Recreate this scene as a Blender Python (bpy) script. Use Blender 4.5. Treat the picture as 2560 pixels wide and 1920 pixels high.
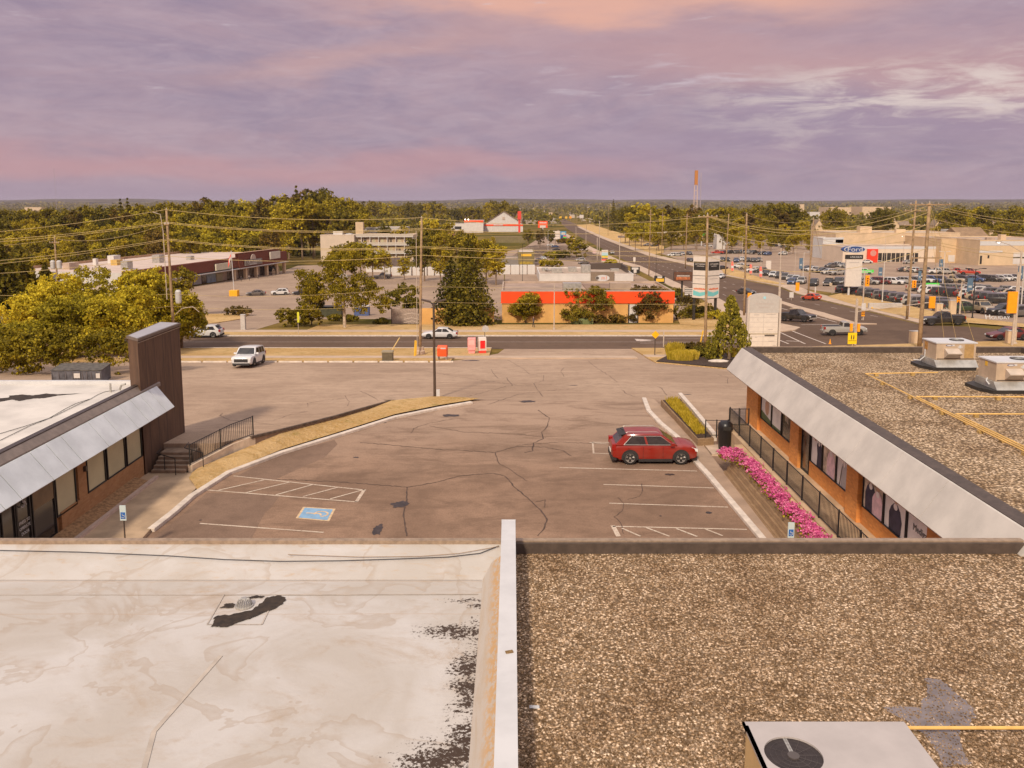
import bpy, bmesh, math, random
from mathutils import Vector, Matrix
R = math.radians
S = bpy.context.scene
for o in list(bpy.data.objects): bpy.data.objects.remove(o)
COL = S.collection
rnd = random.Random(7)

# ---------------------------------------------------------------- camera
F, CY, PITCH, CAMZ = 2100.0, 793.0, math.atan(290/2100), 13.7
cam_d = bpy.data.cameras.new('camera'); cam = bpy.data.objects.new('camera', cam_d); COL.objects.link(cam)
cam.location = (0, 0, CAMZ); cam.rotation_euler = (R(90)-PITCH, 0, 0)
cam_d.sensor_width = 36; cam_d.lens = F/2560*36; cam_d.shift_y = -(960-CY)/2560
cam_d.clip_start = .1; cam_d.clip_end = 40000
S.camera = cam

# ---------------------------------------------------------------- node helper
class NT:
    def __init__(s, tree): s.t = tree; s.n = tree.nodes; s.l = tree.links
    def new(s, kind, **kw):
        nd = s.n.new(kind)
        for k, v in kw.items(): setattr(nd, k, v)
        return nd
    def put(s, sock, v):
        if hasattr(v, 'default_value') or isinstance(v, bpy.types.NodeSocket): s.l.new(v, sock)
        elif isinstance(v, (tuple, list)) and len(v) == 3 and sock.type == 'RGBA': sock.default_value = (*v, 1)
        else: sock.default_value = v
    def m(s, op, a, b=0.0, c=0.0, clamp=False):
        nd = s.new('ShaderNodeMath', operation=op, use_clamp=clamp)
        s.put(nd.inputs[0], a); s.put(nd.inputs[1], b)
        if op in ('MULTIPLY_ADD', 'SMOOTH_MIN', 'COMPARE'): s.put(nd.inputs[2], c)
        return nd.outputs[0]
    def mix(s, f, a, b, mode='MIX'):
        nd = s.new('ShaderNodeMix', data_type='RGBA', blend_type=mode)
        s.put(nd.inputs[0], f); s.put(nd.inputs[6], a); s.put(nd.inputs[7], b)
        return nd.outputs[2]
    def ss(s, v, lo, hi):
        nd = s.new('ShaderNodeMapRange', interpolation_type='SMOOTHSTEP')
        s.put(nd.inputs[0], v); nd.inputs[1].default_value = lo; nd.inputs[2].default_value = hi
        return nd.outputs[0]
    def noise(s, co, scale, detail=4, rough=.55, dist=0.0):
        nd = s.new('ShaderNodeTexNoise'); s.put(nd.inputs['Vector'], co)
        nd.inputs['Scale'].default_value = scale; nd.inputs['Detail'].default_value = detail
        nd.inputs['Roughness'].default_value = rough; nd.inputs['Distortion'].default_value = dist
        return nd.outputs[0]
    def comb(s, x, y, z=0.0):
        nd = s.new('ShaderNodeCombineXYZ'); s.put(nd.inputs[0], x); s.put(nd.inputs[1], y); s.put(nd.inputs[2], z); return nd.outputs[0]
    def sep(s, v):
        nd = s.new('ShaderNodeSeparateXYZ'); s.put(nd.inputs[0], v); return nd.outputs
    def scalev(s, v, sc):
        nd = s.new('ShaderNodeMapping'); s.put(nd.inputs[0], v); nd.inputs['Scale'].default_value = sc; return nd.outputs[0]
    def bump(s, h, strength=.3, dist=.02):
        nd = s.new('ShaderNodeBump'); nd.inputs['Strength'].default_value = strength; nd.inputs['Distance'].default_value = dist
        s.put(nd.inputs['Height'], h); return nd.outputs[0]

# ---------------------------------------------------------------- sky (evening cloud cover over a Nishita sky)
SUN_EL, SUN_AZ = R(38), R(198)      # sun from behind and to the left of the camera
W = bpy.data.worlds.new('World'); S.world = W; W.use_nodes = True
n = NT(W.node_tree); n.n.clear()
out = n.new('ShaderNodeOutputWorld'); bg = n.new('ShaderNodeBackground')
sky = n.new('ShaderNodeTexSky', sky_type='NISHITA', sun_disc=False, sun_elevation=SUN_EL, sun_rotation=SUN_AZ)
skyc = n.mix(1.0, sky.outputs[0], (.07, .07, .07), 'MULTIPLY')
tc = n.new('ShaderNodeTexCoord').outputs['Generated']
sx, sy, sz = n.sep(tc)
wz = n.m('ADD', n.m('MAXIMUM', sz, 0), .09)
flat = n.comb(n.m('DIVIDE', sx, wz), n.m('DIVIDE', sy, wz))
warp = n.noise(flat, .55, 4, .55)
warp2 = n.noise(n.comb(n.m('MULTIPLY', sx, 2.2), n.m('MULTIPLY', sz, 9.0)), 1.6, 5, .55)
w = n.m('MULTIPLY_ADD', n.m('SUBTRACT', warp2, .5), .12, sz)          # warped elevation
def band(c, slope, width, u0=None, u1=None, soft=.12):
    d = n.m('ABSOLUTE', n.m('SUBTRACT', w, n.m('MULTIPLY_ADD', sx, slope, c)))
    k = n.ss(d, width, 0)
    if u0 is not None: k = n.m('MULTIPLY', k, n.ss(sx, u0-soft, u0+soft))
    if u1 is not None: k = n.m('MULTIPLY', k, n.ss(sx, u1+soft, u1-soft))
    return k
wisp = n.ss(n.noise(n.comb(n.m('MULTIPLY', sx, 4.5), n.m('MULTIPLY', sz, 21)), 2.6, 8, .64, .5), .42, .64)
wisp2 = n.ss(n.noise(n.comb(n.m('MULTIPLY', sx, 4), n.m('MULTIPLY', sz, 26)), 3.6, 7, .6, .3), .5, .8)
big = n.ss(n.noise(n.comb(n.m('MULTIPLY', sx, 3.5), n.m('MULTIPLY', sz, 13)), 1.1, 8, .66, .7), .32, .7)
fin = n.ss(n.noise(n.comb(n.m('MULTIPLY', sx, 7), n.m('MULTIPLY', sz, 26)), 1.7, 8, .64, .9), .3, .75)
c = n.mix(big, (.300, .252, .335), (.425, .325, .372))
c = n.mix(n.m('MULTIPLY', fin, .5), c, (.49, .41, .46))
fin2 = n.ss(n.noise(n.comb(n.m('MULTIPLY', sx, 13), n.m('MULTIPLY', sz, 36)), 2.0, 8, .7, .6), .45, .7); c = n.mix(n.m('MULTIPLY', fin2, .16), c, (.25, .20, .29))
c = n.mix(n.m('MULTIPLY', band(.040, -.01, .030, None, .15), .60), c, (.54, .315, .32))
c = n.mix(n.m('MULTIPLY', band(.18, -.10, .07, .0, None, .22), .75), c, (.53, .345, .34))
c = n.mix(n.m('MULTIPLY', band(.222, -.02, .036, -.18, .36), .85), c, (.80, .47, .34))
c = n.mix(n.m('MULTIPLY', band(.19, .18, .030, -.32, .0), .5), c, (.62, .40, .35))
c = n.mix(n.m('MULTIPLY', band(.055, .05, .05, .05, None, .2), .55), c, (.34, .27, .36))
c = n.mix(n.m('MULTIPLY', n.m('MULTIPLY', band(.090, .05, .062, .26, None, .12), wisp), .85), c, (.74, .68, .61))
c = n.mix(n.m('MULTIPLY', n.m('MULTIPLY', band(.128, .0, .035, .05, .30, .08), wisp2), .9), c, (.66, .63, .66))
c = n.mix(n.m('MULTIPLY', n.m('MULTIPLY', band(.13, .0, .12, -.5, .3, .1), wisp2), .22), c, (.56, .50, .56))
c = n.mix(n.m('MULTIPLY', band(.235, .0, .03, -.6, -.3), .35), c, (.50, .44, .52))
c = n.mix(n.ss(sz, .028, .002), c, (.37, .30, .37))
spot = n.m('MULTIPLY', n.ss(n.noise(n.comb(n.m('MULTIPLY', sx, 9), n.m('MULTIPLY', sz, 55)), 1.3, 6, .6, .3), .64, .78), n.ss(sz, .03, .07)); c = n.mix(n.m('MULTIPLY', spot, .6), c, (.66, .62, .66))
# the cloud deck brightens towards the zenith, well above the frame
c = n.mix(1.0, c, (1.02, .935, .955), 'MULTIPLY')
c = n.mix(n.ss(sz, .26, .75), c, (.90, .86, .92))
c = n.mix(.04, c, skyc)
n.put(bg.inputs[0], c); bg.inputs[1].default_value = 1.0
n.l.new(bg.outputs[0], out.inputs[0])
# ---------------------------------------------------------------- sun
sl = bpy.data.lights.new('sun', 'SUN'); so = bpy.data.objects.new('sun', sl); COL.objects.link(so)
sl.energy = 3.4; sl.angle = R(5); sl.color = (1, .87, .70)
az = SUN_AZ
sd = Vector((math.sin(az)*math.cos(SUN_EL), math.cos(az)*math.cos(SUN_EL), math.sin(SUN_EL)))
so.rotation_euler = sd.to_track_quat('Z', 'Y').to_euler()
S.view_settings.view_transform = 'Standard'; S.view_settings.look = 'None'; S.view_settings.gamma = 1
S.view_settings.exposure = 0.07
S.render.engine = 'CYCLES'

# ---------------------------------------------------------------- terrain
PROF = [(-80, 13.7), (57, 13.7), (81, 15.8), (103, 17.8), (120, 18.6), (200, 23.2), (354, 25.8), (700, 31), (1000, 34), (2000, 42), (4000, 50), (7000, 40), (9500, 14), (13000, 4)]
def fY(y):
    if y <= PROF[0][0]: return 0.0
    for (a, da), (b, db) in zip(PROF, PROF[1:]):
        if y <= b: return CAMZ - (da+(db-da)*(y-a)/(b-a))
    return CAMZ-PROF[-1][1]
def gX(x): return .03*min(max(x-30, 0), 60)
def H(x, y): return fY(y)+gX(x)
ct, st = math.cos(PITCH), math.sin(PITCH)
def ray(px, py):
    u, v = (px-1280)/F, (py-CY)/F
    return Vector((u, ct-v*st, -st-v*ct))
def atz(px, py, z=0.0):            # point of the view at height z
    d = ray(px, py); t = (z-CAMZ)/d.z; return Vector((d.x*t, d.y*t, z))
def aty(px, py, y):                # point of the view at distance y
    d = ray(px, py); t = y/d.y; return Vector((d.x*t, y, CAMZ+d.z*t))
def G(px, py):                     # point on the terrain
    d = ray(px, py); lo, hi = 20.0, 12000.0
    def g(t): return CAMZ+d.z*t-H(d.x*t, d.y*t)
    a = lo
    while a < hi:
        b = a*1.01
        if g(b) < 0:
            for _ in range(30):
                m = (a+b)/2
                if g(m) > 0: a = m
                else: b = m
            return Vector((d.x*a, d.y*a, H(d.x*a, d.y*a)))
        a = b
    return Vector((d.x*hi, d.y*hi, 0))
ZM = {'1': (0, 440, 640/2212), '2': (600, 440, 640/2212), '3': (1200, 440, 640/2212), '4': (1800, 440, 760/2212),
      '5': (0, 780, 640/1831), '6': (1500, 880, 640/2212), 'a': (1800, 560, 380/2101), 'b': (2180, 560, 380/2101),
      'A': (1360, 480, 260/2157), 'T': (1560, 480, 260/1438), 'C': (900, 780, 340/2212), 'D': (440, 860, 1460/2212),
      'W': (180, 600, 540/2212), 'M': (780, 520, 460/2212), 'B': (1600, 820, 260/2212), 'R': (1840, 960, 560/2212),
      'P': (1000, 500, 400/2212), 'F': (1960, 600, 260/2212), 'Y': (1700, 620, 260/1659), 'U': (500, 1130, 600/2212),
      'E': (2260, 840, 300/2212), 'g': (2000, 840, 560/2212), 's': (0, 0, 1)}
def q(k, x, y): a, b, s = ZM[k]; return a+x*s, b+y*s
def gq(k, x, y): return G(*q(k, x, y))
def zq(k, x, y, z=0.0): return atz(*q(k, x, y), z)

# ---------------------------------------------------------------- materials
MATS = {}
def mat(name, col, rough=.75, var=.15, scale=3.0, metal=0.0, bump=0.0, bscale=None, spec=.4, emit=None, coat=0.0):
    if name in MATS: return MATS[name]
    m = bpy.data.materials.new(name); m.use_nodes = True; n = NT(m.node_tree)
    b = n.n['Principled BSDF']; co = n.new('ShaderNodeTexCoord').outputs['Object']
    nz = n.noise(co, scale, 5, .6)
    k = n.ss(nz, .3, .7)
    dark = tuple(v*(1-var) for v in col); lite = tuple(min(1, v*(1+var)) for v in col)
    n.put(b.inputs['Base Color'], n.mix(k, dark, lite))
    b.inputs['Roughness'].default_value = rough; b.inputs['Metallic'].default_value = metal
    b.inputs['Specular IOR Level'].default_value = spec; b.inputs['Coat Weight'].default_value = coat
    if bump: n.put(b.inputs['Normal'], n.bump(n.noise(co, bscale or scale*4, 4), bump, .02))
    if emit:
        b.inputs['Emission Color'].default_value = (*emit[:3], 1); b.inputs['Emission Strength'].default_value = emit[3]
    MATS[name] = m; return m
def rawmat(name):
    m = bpy.data.materials.new(name); m.use_nodes = True; n = NT(m.node_tree); MATS[name] = m
    return m, n, n.n['Principled BSDF'], n.new('ShaderNodeTexCoord').outputs['Object']

def m_asphalt(name, c1, c2, fine=14, streak=False, rough=.9, far_c=None):
    m, n, b, co = rawmat(name)
    a = n.ss(n.noise(co, .09, 6, .6, .5), .35, .65); d = n.noise(co, fine, 3, .7); e = n.ss(n.noise(co, 1.1, 6, .7), .42, .68)
    c = n.mix(a, c1, c2)
    c = n.mix(n.m('MULTIPLY', e, .38), c, tuple(v*.62 for v in c1))
    if streak:
        sw = n.noise(n.scalev(co, (.12, 1.1, 1)), 1.0, 5, .6, .8)
        c = n.mix(n.m('MULTIPLY', n.ss(sw, .5, .72), .35), c, tuple(min(1, v*1.35) for v in c2))
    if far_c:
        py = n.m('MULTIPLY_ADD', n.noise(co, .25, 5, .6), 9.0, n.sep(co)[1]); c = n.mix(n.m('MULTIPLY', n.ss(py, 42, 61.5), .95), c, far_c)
        tp = n.ss(n.noise(n.scalev(co, (.35, 1.0, 1)), .5, 7, .75, .6), .45, .66); c = n.mix(n.m('MULTIPLY', tp, .6), c, tuple(v*.7 for v in c1))
    c = n.mix(n.m('MULTIPLY', n.ss(d, .35, .7), .35), c, tuple(v*.5 for v in c1))
    n.put(b.inputs['Base Color'], c); b.inputs['Roughness'].default_value = rough
    b.inputs['Specular IOR Level'].default_value = .2
    n.put(b.inputs['Normal'], n.bump(d, .4, .02)); return m
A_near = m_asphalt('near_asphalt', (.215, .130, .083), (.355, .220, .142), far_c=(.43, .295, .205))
A_patch = m_asphalt('patch_asphalt', (.190, .118, .080), (.265, .168, .114))
A_lot = m_asphalt('worn_asphalt', (.37, .25, .168), (.48, .335, .23), streak=True)
A_road = m_asphalt('road_asphalt', (.13, .079, .050), (.17, .106, .068))
A_far = m_asphalt('lot_asphalt', (.33, .225, .155), (.43, .30, .205), streak=True)
CONC = mat('concrete', (.52, .38, .27), .9, .18, 1.6, bump=.2)
CONC_L = mat('curb_concrete', (.60, .50, .41), .9, .15, 2.5, bump=.2)
SIDEW = mat('sidewalk_concrete', (.50, .36, .25), .9, .12, .5)
def m_line():
    m, n, b, co = rawmat('worn_line_paint'); w = n.ss(n.noise(co, 9, 5, .8), .50, .62); w2 = n.ss(n.noise(co, .8, 3), .3, .7)
    c = n.mix(w2, (.62, .50, .38), (.50, .38, .28)); n.put(b.inputs['Base Color'], n.mix(n.m('MULTIPLY', w, .8), c, (.26, .165, .11))); b.inputs['Roughness'].default_value = .85; return m
PAINT = m_line()
WHITE = mat('white_paint', (.56, .54, .52), .5, .05, 2)
def m_drygrass():
    m, n, b, co = rawmat('dry_grass')
    a = n.ss(n.noise(co, .12, 6, .65, .6), .38, .62); d = n.ss(n.noise(co, 5, 5, .75), .3, .7); e = n.ss(n.noise(co, .9, 6, .7), .52, .72)
    c = n.mix(a, (.60, .385, .17), (.48, .28, .10)); mdp = n.ss(n.noise(n.scalev(co, (.6, 1, 1)), 1.3, 7, .75, .4), .46, .66); c = n.mix(n.m('MULTIPLY', mdp, .65), c, (.34, .19, .045)); c = n.mix(n.m('MULTIPLY', e, .75), c, (.20, .15, .02)); c = n.mix(n.m('MULTIPLY', d, .45), c, (.68, .49, .27))
    n.put(b.inputs['Base Color'], c); b.inputs['Roughness'].default_value = 1; b.inputs['Specular IOR Level'].default_value = 0
    n.put(b.inputs['Normal'], n.bump(d, .8, .05)); return m
DRY = m_drygrass()
def m_ground():
    m, n, b, co = rawmat('ground_land')
    a = n.ss(n.noise(co, .012, 7, .65, .4), .4, .6); d = n.ss(n.noise(co, .2, 6, .7), .35, .65); fld = n.ss(n.noise(n.scalev(co, (1, .25, 1)), .0035, 6, .7), .45, .6)
    c = n.mix(a, (.30, .19, .06), (.10, .085, .02)); c = n.mix(n.m('MULTIPLY', d, .6), c, (.07, .06, .015)); c = n.mix(n.m('MULTIPLY', fld, .6), c, (.13, .09, .035))
    n.put(b.inputs['Base Color'], c); b.inputs['Roughness'].default_value = 1; b.inputs['Specular IOR Level'].default_value = 0; return m
LAND = m_ground()
def m_brick(name, c1, c2, mort, scale=1.0, axis='x'):
    m, n, b, co = rawmat(name)
    x, y, z = n.sep(co)
    v = n.comb(n.m('ADD', x, y), z, 0)
    br = n.new('ShaderNodeTexBrick'); n.put(br.inputs['Vector'], v); br.inputs['Scale'].default_value = 4.2*scale
    br.inputs['Mortar Size'].default_value = .012; br.inputs['Brick Width'].default_value = .9; br.inputs['Row Height'].default_value = .32
    br.inputs['Color1'].default_value = (*c1, 1); br.inputs['Color2'].default_value = (*c2, 1); br.inputs['Mortar'].default_value = (*mort, 1)
    d = n.ss(n.noise(co, 1.2, 5, .6), .35, .7)
    n.put(b.inputs['Base Color'], n.mix(n.m('MULTIPLY', d, .3), br.outputs[0], tuple(v*.6 for v in c1)))
    b.inputs['Roughness'].default_value = .9; n.put(b.inputs['Normal'], n.bump(br.outputs[1], -.3, .02)); return m
BRICK = m_brick('orange_brick', (.76, .30, .065), (.60, .215, .045), (.50, .30, .14))
BRICK_BR = m_brick('brown_brick', (.36, .17, .065), (.42, .215, .09), (.30, .19, .10))
BRICK_DK = m_brick('dark_red_shingle', (.19, .050, .022), (.155, .038, .017), (.10, .03, .015), .45)
BLOCK = m_brick('retaining_block', (.26, .155, .075), (.33, .205, .105), (.12, .075, .04), .75)
def m_gravel(name, sc, c_lo, c_mid, c_hi):
    m, n, b, co = rawmat(name)
    v = n.new('ShaderNodeTexVoronoi'); n.put(v.inputs['Vector'], n.scalev(co, (1, 1, .3))); v.inputs['Scale'].default_value = sc; v.inputs['Randomness'].default_value = 1
    v2 = n.new('ShaderNodeTexVoronoi'); n.put(v2.inputs['Vector'], co); v2.inputs['Scale'].default_value = sc*1.9
    r = n.sep(v.outputs['Color'])[0]; dark = n.ss(v.outputs['Distance'], .25, .62)
    c = n.mix(n.ss(r, .1, .95), c_mid, c_hi)
    c = n.mix(n.ss(n.sep(v2.outputs['Color'])[1], .6, .95), c, c_lo)
    c = n.mix(n.m('MULTIPLY', dark, .8), c, tuple(v*.3 for v in c_lo))
    big = n.ss(n.noise(co, .45, 6, .6, .5), .4, .68)
    c = n.mix(n.m('MULTIPLY', big, .7), c, n.mix(1.0, c, (.50, .42, .33), 'MULTIPLY')); b2 = n.ss(n.noise(co, 2.2, 5, .7, .3), .5, .7); c = n.mix(n.m('MULTIPLY', b2, .4), c, n.mix(1.0, c, (.55, .46, .38), 'MULTIPLY'))
    mos = n.ss(n.noise(co, .8, 5, .7), .6, .8); c = n.mix(n.m('MULTIPLY', mos, .3), c, (.17, .12, .03))
    n.put(b.inputs['Base Color'], c); b.inputs['Roughness'].default_value = .85; b.inputs['Specular IOR Level'].default_value = .2
    n.put(b.inputs['Normal'], n.bump(v.outputs['Distance'], -.8, .04)); return m
GRAVEL = m_gravel('roof_gravel', 16, (.22, .125, .05), (.46, .29, .155), (.95, .70, .47))
GRAVEL2 = m_gravel('roof_gravel_far', 11, (.28, .17, .08), (.54, .37, .21), (.90, .67, .45))
def m_membrane():
    m, n, b, co = rawmat('white_roof_membrane')
    c = n.mix(n.ss(n.noise(co, .3, 5, .6, .8), .35, .65), (.46, .405, .345), (.545, .50, .455))
    st = n.ss(n.noise(n.scalev(co, (1, 1.6, 1)), .45, 8, .72, .5), .50, .72); c = n.mix(n.m('MULTIPLY', st, .65), c, (.39, .285, .19))
    # water lines left by drying puddles
    pn = n.noise(co, .42, 4, .5, .9); ring = n.ss(n.m('SUBTRACT', pn, .52), .06, .0); ring = n.m('MULTIPLY', ring, n.ss(n.m('SUBTRACT', pn, .52), -.004, .004)); c = n.mix(n.m('MULTIPLY', ring, .45), c, (.38, .29, .21))
    pn2 = n.noise(co, 1.7, 6, .7, .3); c = n.mix(n.m('MULTIPLY', n.ss(pn2, .55, .8), .5), c, (.38, .27, .18))
    x, y, z = n.sep(co)
    fb = n.ss(n.noise(n.scalev(co, (.9, 3.2, 1)), 2.2, 5, .7, .5), .55, .72)          # scuffs along the far edge
    c = n.mix(n.m('MULTIPLY', n.m('MULTIPLY', fb, n.ss(y, 17.2, 19.8)), .55), c, (.47, .31, .17))
    for sy_ in (17.9, 19.55):
        k = n.ss(n.m('ABSOLUTE', n.m('SUBTRACT', y, n.m('MULTIPLY_ADD', n.noise(co, 1.5, 2), .1, sy_-.05))), .03, .0); c = n.mix(n.m('MULTIPLY', k, .45), c, (.43, .29, .18))
    # black mould growing in patches next to the parapet
    spk = n.noise(co, 15, 5, .75); cl = n.noise(n.scalev(co, (.7, 1.5, 1)), 1.8, 5, .7, .5)
    tot = None
    for (cx, cy, rx, ry, kk) in [(-.80, 15.3, .42, 1.5, 1.2), (-1.15, 12.8, .95, .6, 1.3), (-.85, 13.3, .4, 1.0, 1.2), (-1.25, 17.15, .85, .36, 1.2), (-.78, 17.5, .3, .3, .9), (-1.15, 18.55, .55, .14, 1.0), (-.78, 18.3, .25, .16, 1.1), (-1.0, 11.6, 1.1, .6, 1.3)]:
        dx = n.m('DIVIDE', n.m('SUBTRACT', x, cx), rx); dy = n.m('DIVIDE', n.m('SUBTRACT', y, cy), ry)
        d = n.m('SQRT', n.m('ADD', n.m('MULTIPLY', dx, dx), n.m('MULTIPLY', dy, dy)))
        k = n.m('MULTIPLY', n.ss(d, 1.6, .0), kk); tot = k if tot is None else n.m('MAXIMUM', tot, k)
    v = n.m('ADD', n.m('MULTIPLY', tot, .46), n.m('ADD', n.m('MULTIPLY', n.m('SUBTRACT', cl, .5), 1.5), n.m('MULTIPLY', n.m('SUBTRACT', spk, .5), 2.4)))
    mm = n.m('MULTIPLY', n.ss(v, .30, .46), n.ss(tot, .02, .3)); c = n.mix(mm, c, (.055, .032, .018))
    n.put(b.inputs['Base Color'], c); b.inputs['Roughness'].default_value = .55; b.inputs['Specular IOR Level'].default_value = .3
    n.put(b.inputs['Normal'], n.bump(n.noise(co, 1.3, 5, .6, .4), .25, .08)); return m
MEMB = m_membrane()
MEMB2 = mat('white_membrane_plain', (.62, .56, .49), .6, .14, .5)
def m_stained():
    m, n, b, co = rawmat('stained_flashing'); x, y, z = n.sep(co)
    a = n.ss(n.noise(n.scalev(co, (6, .5, 1)), 1.6, 6, .7, .4), .42, .62); e = n.ss(n.noise(n.scalev(co, (3, 1.2, 1)), 4, 5, .75), .42, .56)
    k = n.m('MULTIPLY', n.ss(x, -.60, -.36), .9)
    c = n.mix(n.m('MULTIPLY', a, .45), (.47, .40, .33), (.42, .31, .20)); c = n.mix(n.m('MULTIPLY', n.m('MULTIPLY', e, k), .9), c, (.52, .28, .09))
    n.put(b.inputs['Base Color'], c); b.inputs['Roughness'].default_value = .7; return m
STAINED = m_stained()
CAPW = mat('white_metal_cap', (.58, .56, .54), .4, .07, 1.2, spec=.5)
DKTRIM = mat('brown_metal_trim', (.085, .060, .045), .55, .2, 4)
BRTRIM = mat('tan_metal_edge', (.30, .21, .14), .5, .2, 6)
PANEL_L = mat('pale_blue_grey_panel', (.68, .70, .68), .45, .12, .7, spec=.5)
PANEL_R = mat('cream_grey_panel', (.56, .50, .43), .45, .11, .7)
STEEL = mat('galvanised_steel', (.46, .43, .38), .4, .2, 2, metal=.5)
BLACKM = mat('black_metal', (.022, .019, .017), .5, .2, 5)
def m_tower():
    m, n, b, co = rawmat('dark_brown_siding')
    x, y, z = n.sep(co); g = n.m('FRACT', n.m('MULTIPLY', n.m('ADD', x, y), .95)); k = n.m('MAXIMUM', n.ss(g, .035, .0), n.ss(g, .965, 1.0))
    c = n.mix(n.ss(n.noise(n.scalev(co, (2, 2, .35)), 2, 5, .6), .3, .7), (.075, .036, .017), (.130, .066, .033))
    n.put(b.inputs['Base Color'], n.mix(k, c, (.015, .01, .007))); b.inputs['Roughness'].default_value = .7; n.put(b.inputs['Normal'], n.bump(k, -.6, .03)); return m
TOWER = m_tower()
GLASSD = mat('dark_glass', (.035, .030, .026), .12, .5, .8, spec=.8)
BLIND = mat('cream_blind', (.50, .44, .27), .35, .10, .6, spec=.6)
WOODP = mat('weathered_wood', (.33, .215, .115), .9, .28, 2.5)
STEELP = mat('grey_pole', (.50, .40, .31), .6, .12, 3)
WIRE = mat('overhead_wire', (.52, .38, .16), .5, .1, 1)
YEL = mat('yellow_paint', (.80, .46, .04), .5, .1, 3)
GASY = mat('yellow_pipe_paint', (.72, .44, .13), .5, .15, 2)
ORG = mat('orange_housing', (.95, .35, .01), .5, .06, 3)
RED = mat('red_plastic', (.75, .06, .035), .45, .08, 3)
REDOR = mat('orange_red_panel', (.90, .072, .006), .6, .08, .6)
PINK = mat('pink_box', (.85, .33, .30), .5, .1, 4)
TANW = mat('tan_stucco', (.66, .36, .115), .9, .12, .5)
CREAMW = mat('cream_wall', (.60, .46, .33), .85, .10, .3)
PEACHW = mat('peach_wall', (.62, .45, .28), .85, .10, .3)
WHITEW = mat('white_wall', (.60, .55, .50), .8, .07, .4)
ROOFG = mat('grey_flat_roof', (.42, .31, .23), .9, .2, .4)
ROOFD = mat('dark_shingle_roof', (.11, .075, .055), .9, .25, .8)
ROOFB = mat('brown_roof', (.27, .17, .095), .9, .15, .5)
OLIVE = mat('olive_wall', (.20, .155, .07), .8, .12, .5)
MULCH = mat('dark_mulch', (.055, .030, .018), 1, .4, 8, bump=.8)
BLUEP = mat('blue_paint', (.22, .36, .50), .8, .12, 3)
BLUES = mat('blue_sign', (.03, .13, .40), .4, .05, 3)
DKB = mat('navy_sign', (.035, .075, .22), .35, .06, 3)
TEAL = mat('teal_sign', (.17, .50, .50), .5, .06, 3)
GREEN = mat('green_sign', (.10, .65, .09), .4, .05, 3)
BLK = mat('black_sign', (.03, .026, .022), .5, .2, 3)
GREY = mat('grey_sign', (.48, .44, .40), .5, .05, 3)
TYRE = mat('tyre_rubber', (.028, .024, .022), .85, .2, 10)
RIM = mat('alloy_rim', (.50, .46, .41), .3, .05, 3, metal=.6)
HEADL = mat('headlight_lens', (.72, .70, .66), .15, .05, 3, spec=.8)
TAILL = mat('tail_light_lens', (.30, .012, .008), .25, .05, 3)
PLATE = mat('licence_plate', (.70, .66, .58), .5, .05, 3)
DKPL = mat('black_plastic_cladding', (.030, .026, .024), .6, .1, 6)
LAMPON = mat('lit_lamp', (.9, .85, .8), .4, .02, 3, emit=(1, .86, .75, 6))
def m_paint():
    m, n, b, co = rawmat('car_paint')
    oi = n.new('ShaderNodeObjectInfo')
    d = n.ss(n.noise(co, 1.5, 4), .3, .8)
    n.put(b.inputs['Base Color'], n.mix(n.m('MULTIPLY', d, .12), oi.outputs['Color'], (.3, .24, .18)))
    b.inputs['Roughness'].default_value = .28; b.inputs['Coat Weight'].default_value = .3; b.inputs['Coat Roughness'].default_value = .08; return m
CARP = m_paint()
def m_leaf(name, dark, mid, lite, sc=.5):
    m, n, b, co = rawmat(name)
    g = n.new('ShaderNodeNewGeometry'); oi = n.new('ShaderNodeObjectInfo')
    a = n.m('ADD', n.m('MULTIPLY', g.outputs['Random Per Island'], .55), n.m('MULTIPLY', n.noise(co, sc, 3), .9))
    a = n.m('ADD', a, n.m('MULTIPLY', n.m('SUBTRACT', oi.outputs['Random'], .5), .35))
    c = n.mix(n.ss(a, .35, .8), dark, mid); c = n.mix(n.ss(a, .75, 1.1), c, lite)
    n.put(b.inputs['Base Color'], c); b.inputs['Roughness'].default_value = .75; b.inputs['Specular IOR Level'].default_value = .15
    tr = n.new('ShaderNodeBsdfTranslucent'); n.put(tr.inputs[0], c); mx = n.new('ShaderNodeMixShader'); mx.inputs[0].default_value = .3
    o = n.n['Material Output']; n.l.new(b.outputs[0], mx.inputs[1]); n.l.new(tr.outputs[0], mx.inputs[2]); n.l.new(mx.outputs[0], o.inputs[0]); return m
LEAF_Y = m_leaf('yellow_green_leaves', (.20, .16, .012), (.44, .345, .020), (.78, .60, .042))
LEAF_G = m_leaf('olive_leaves', (.13, .10, .008), (.33, .245, .016), (.64, .47, .03))
LEAF_D = m_leaf('dark_green_leaves', (.07, .060, .008), (.18, .142, .014), (.36, .265, .024))
LEAF_R = m_leaf('bronze_leaves', (.06, .040, .009), (.16, .105, .018), (.32, .19, .03))
LEAF_S = m_leaf('spruce_needles', (.040, .035, .006), (.12, .098, .012), (.30, .23, .025), .8)
FLOW = m_leaf('pink_petals', (.45, .05, .17), (.75, .14, .34), (.95, .36, .52), 2)
GRASSY = m_leaf('yellow_grass_blades', (.28, .20, .015), (.52, .37, .03), (.72, .52, .09), 2)
BARK = mat('grey_brown_bark', (.22, .145, .085), .95, .3, 3)
BARKB = mat('pale_birch_bark', (.50, .39, .28), .9, .35, 3)

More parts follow.
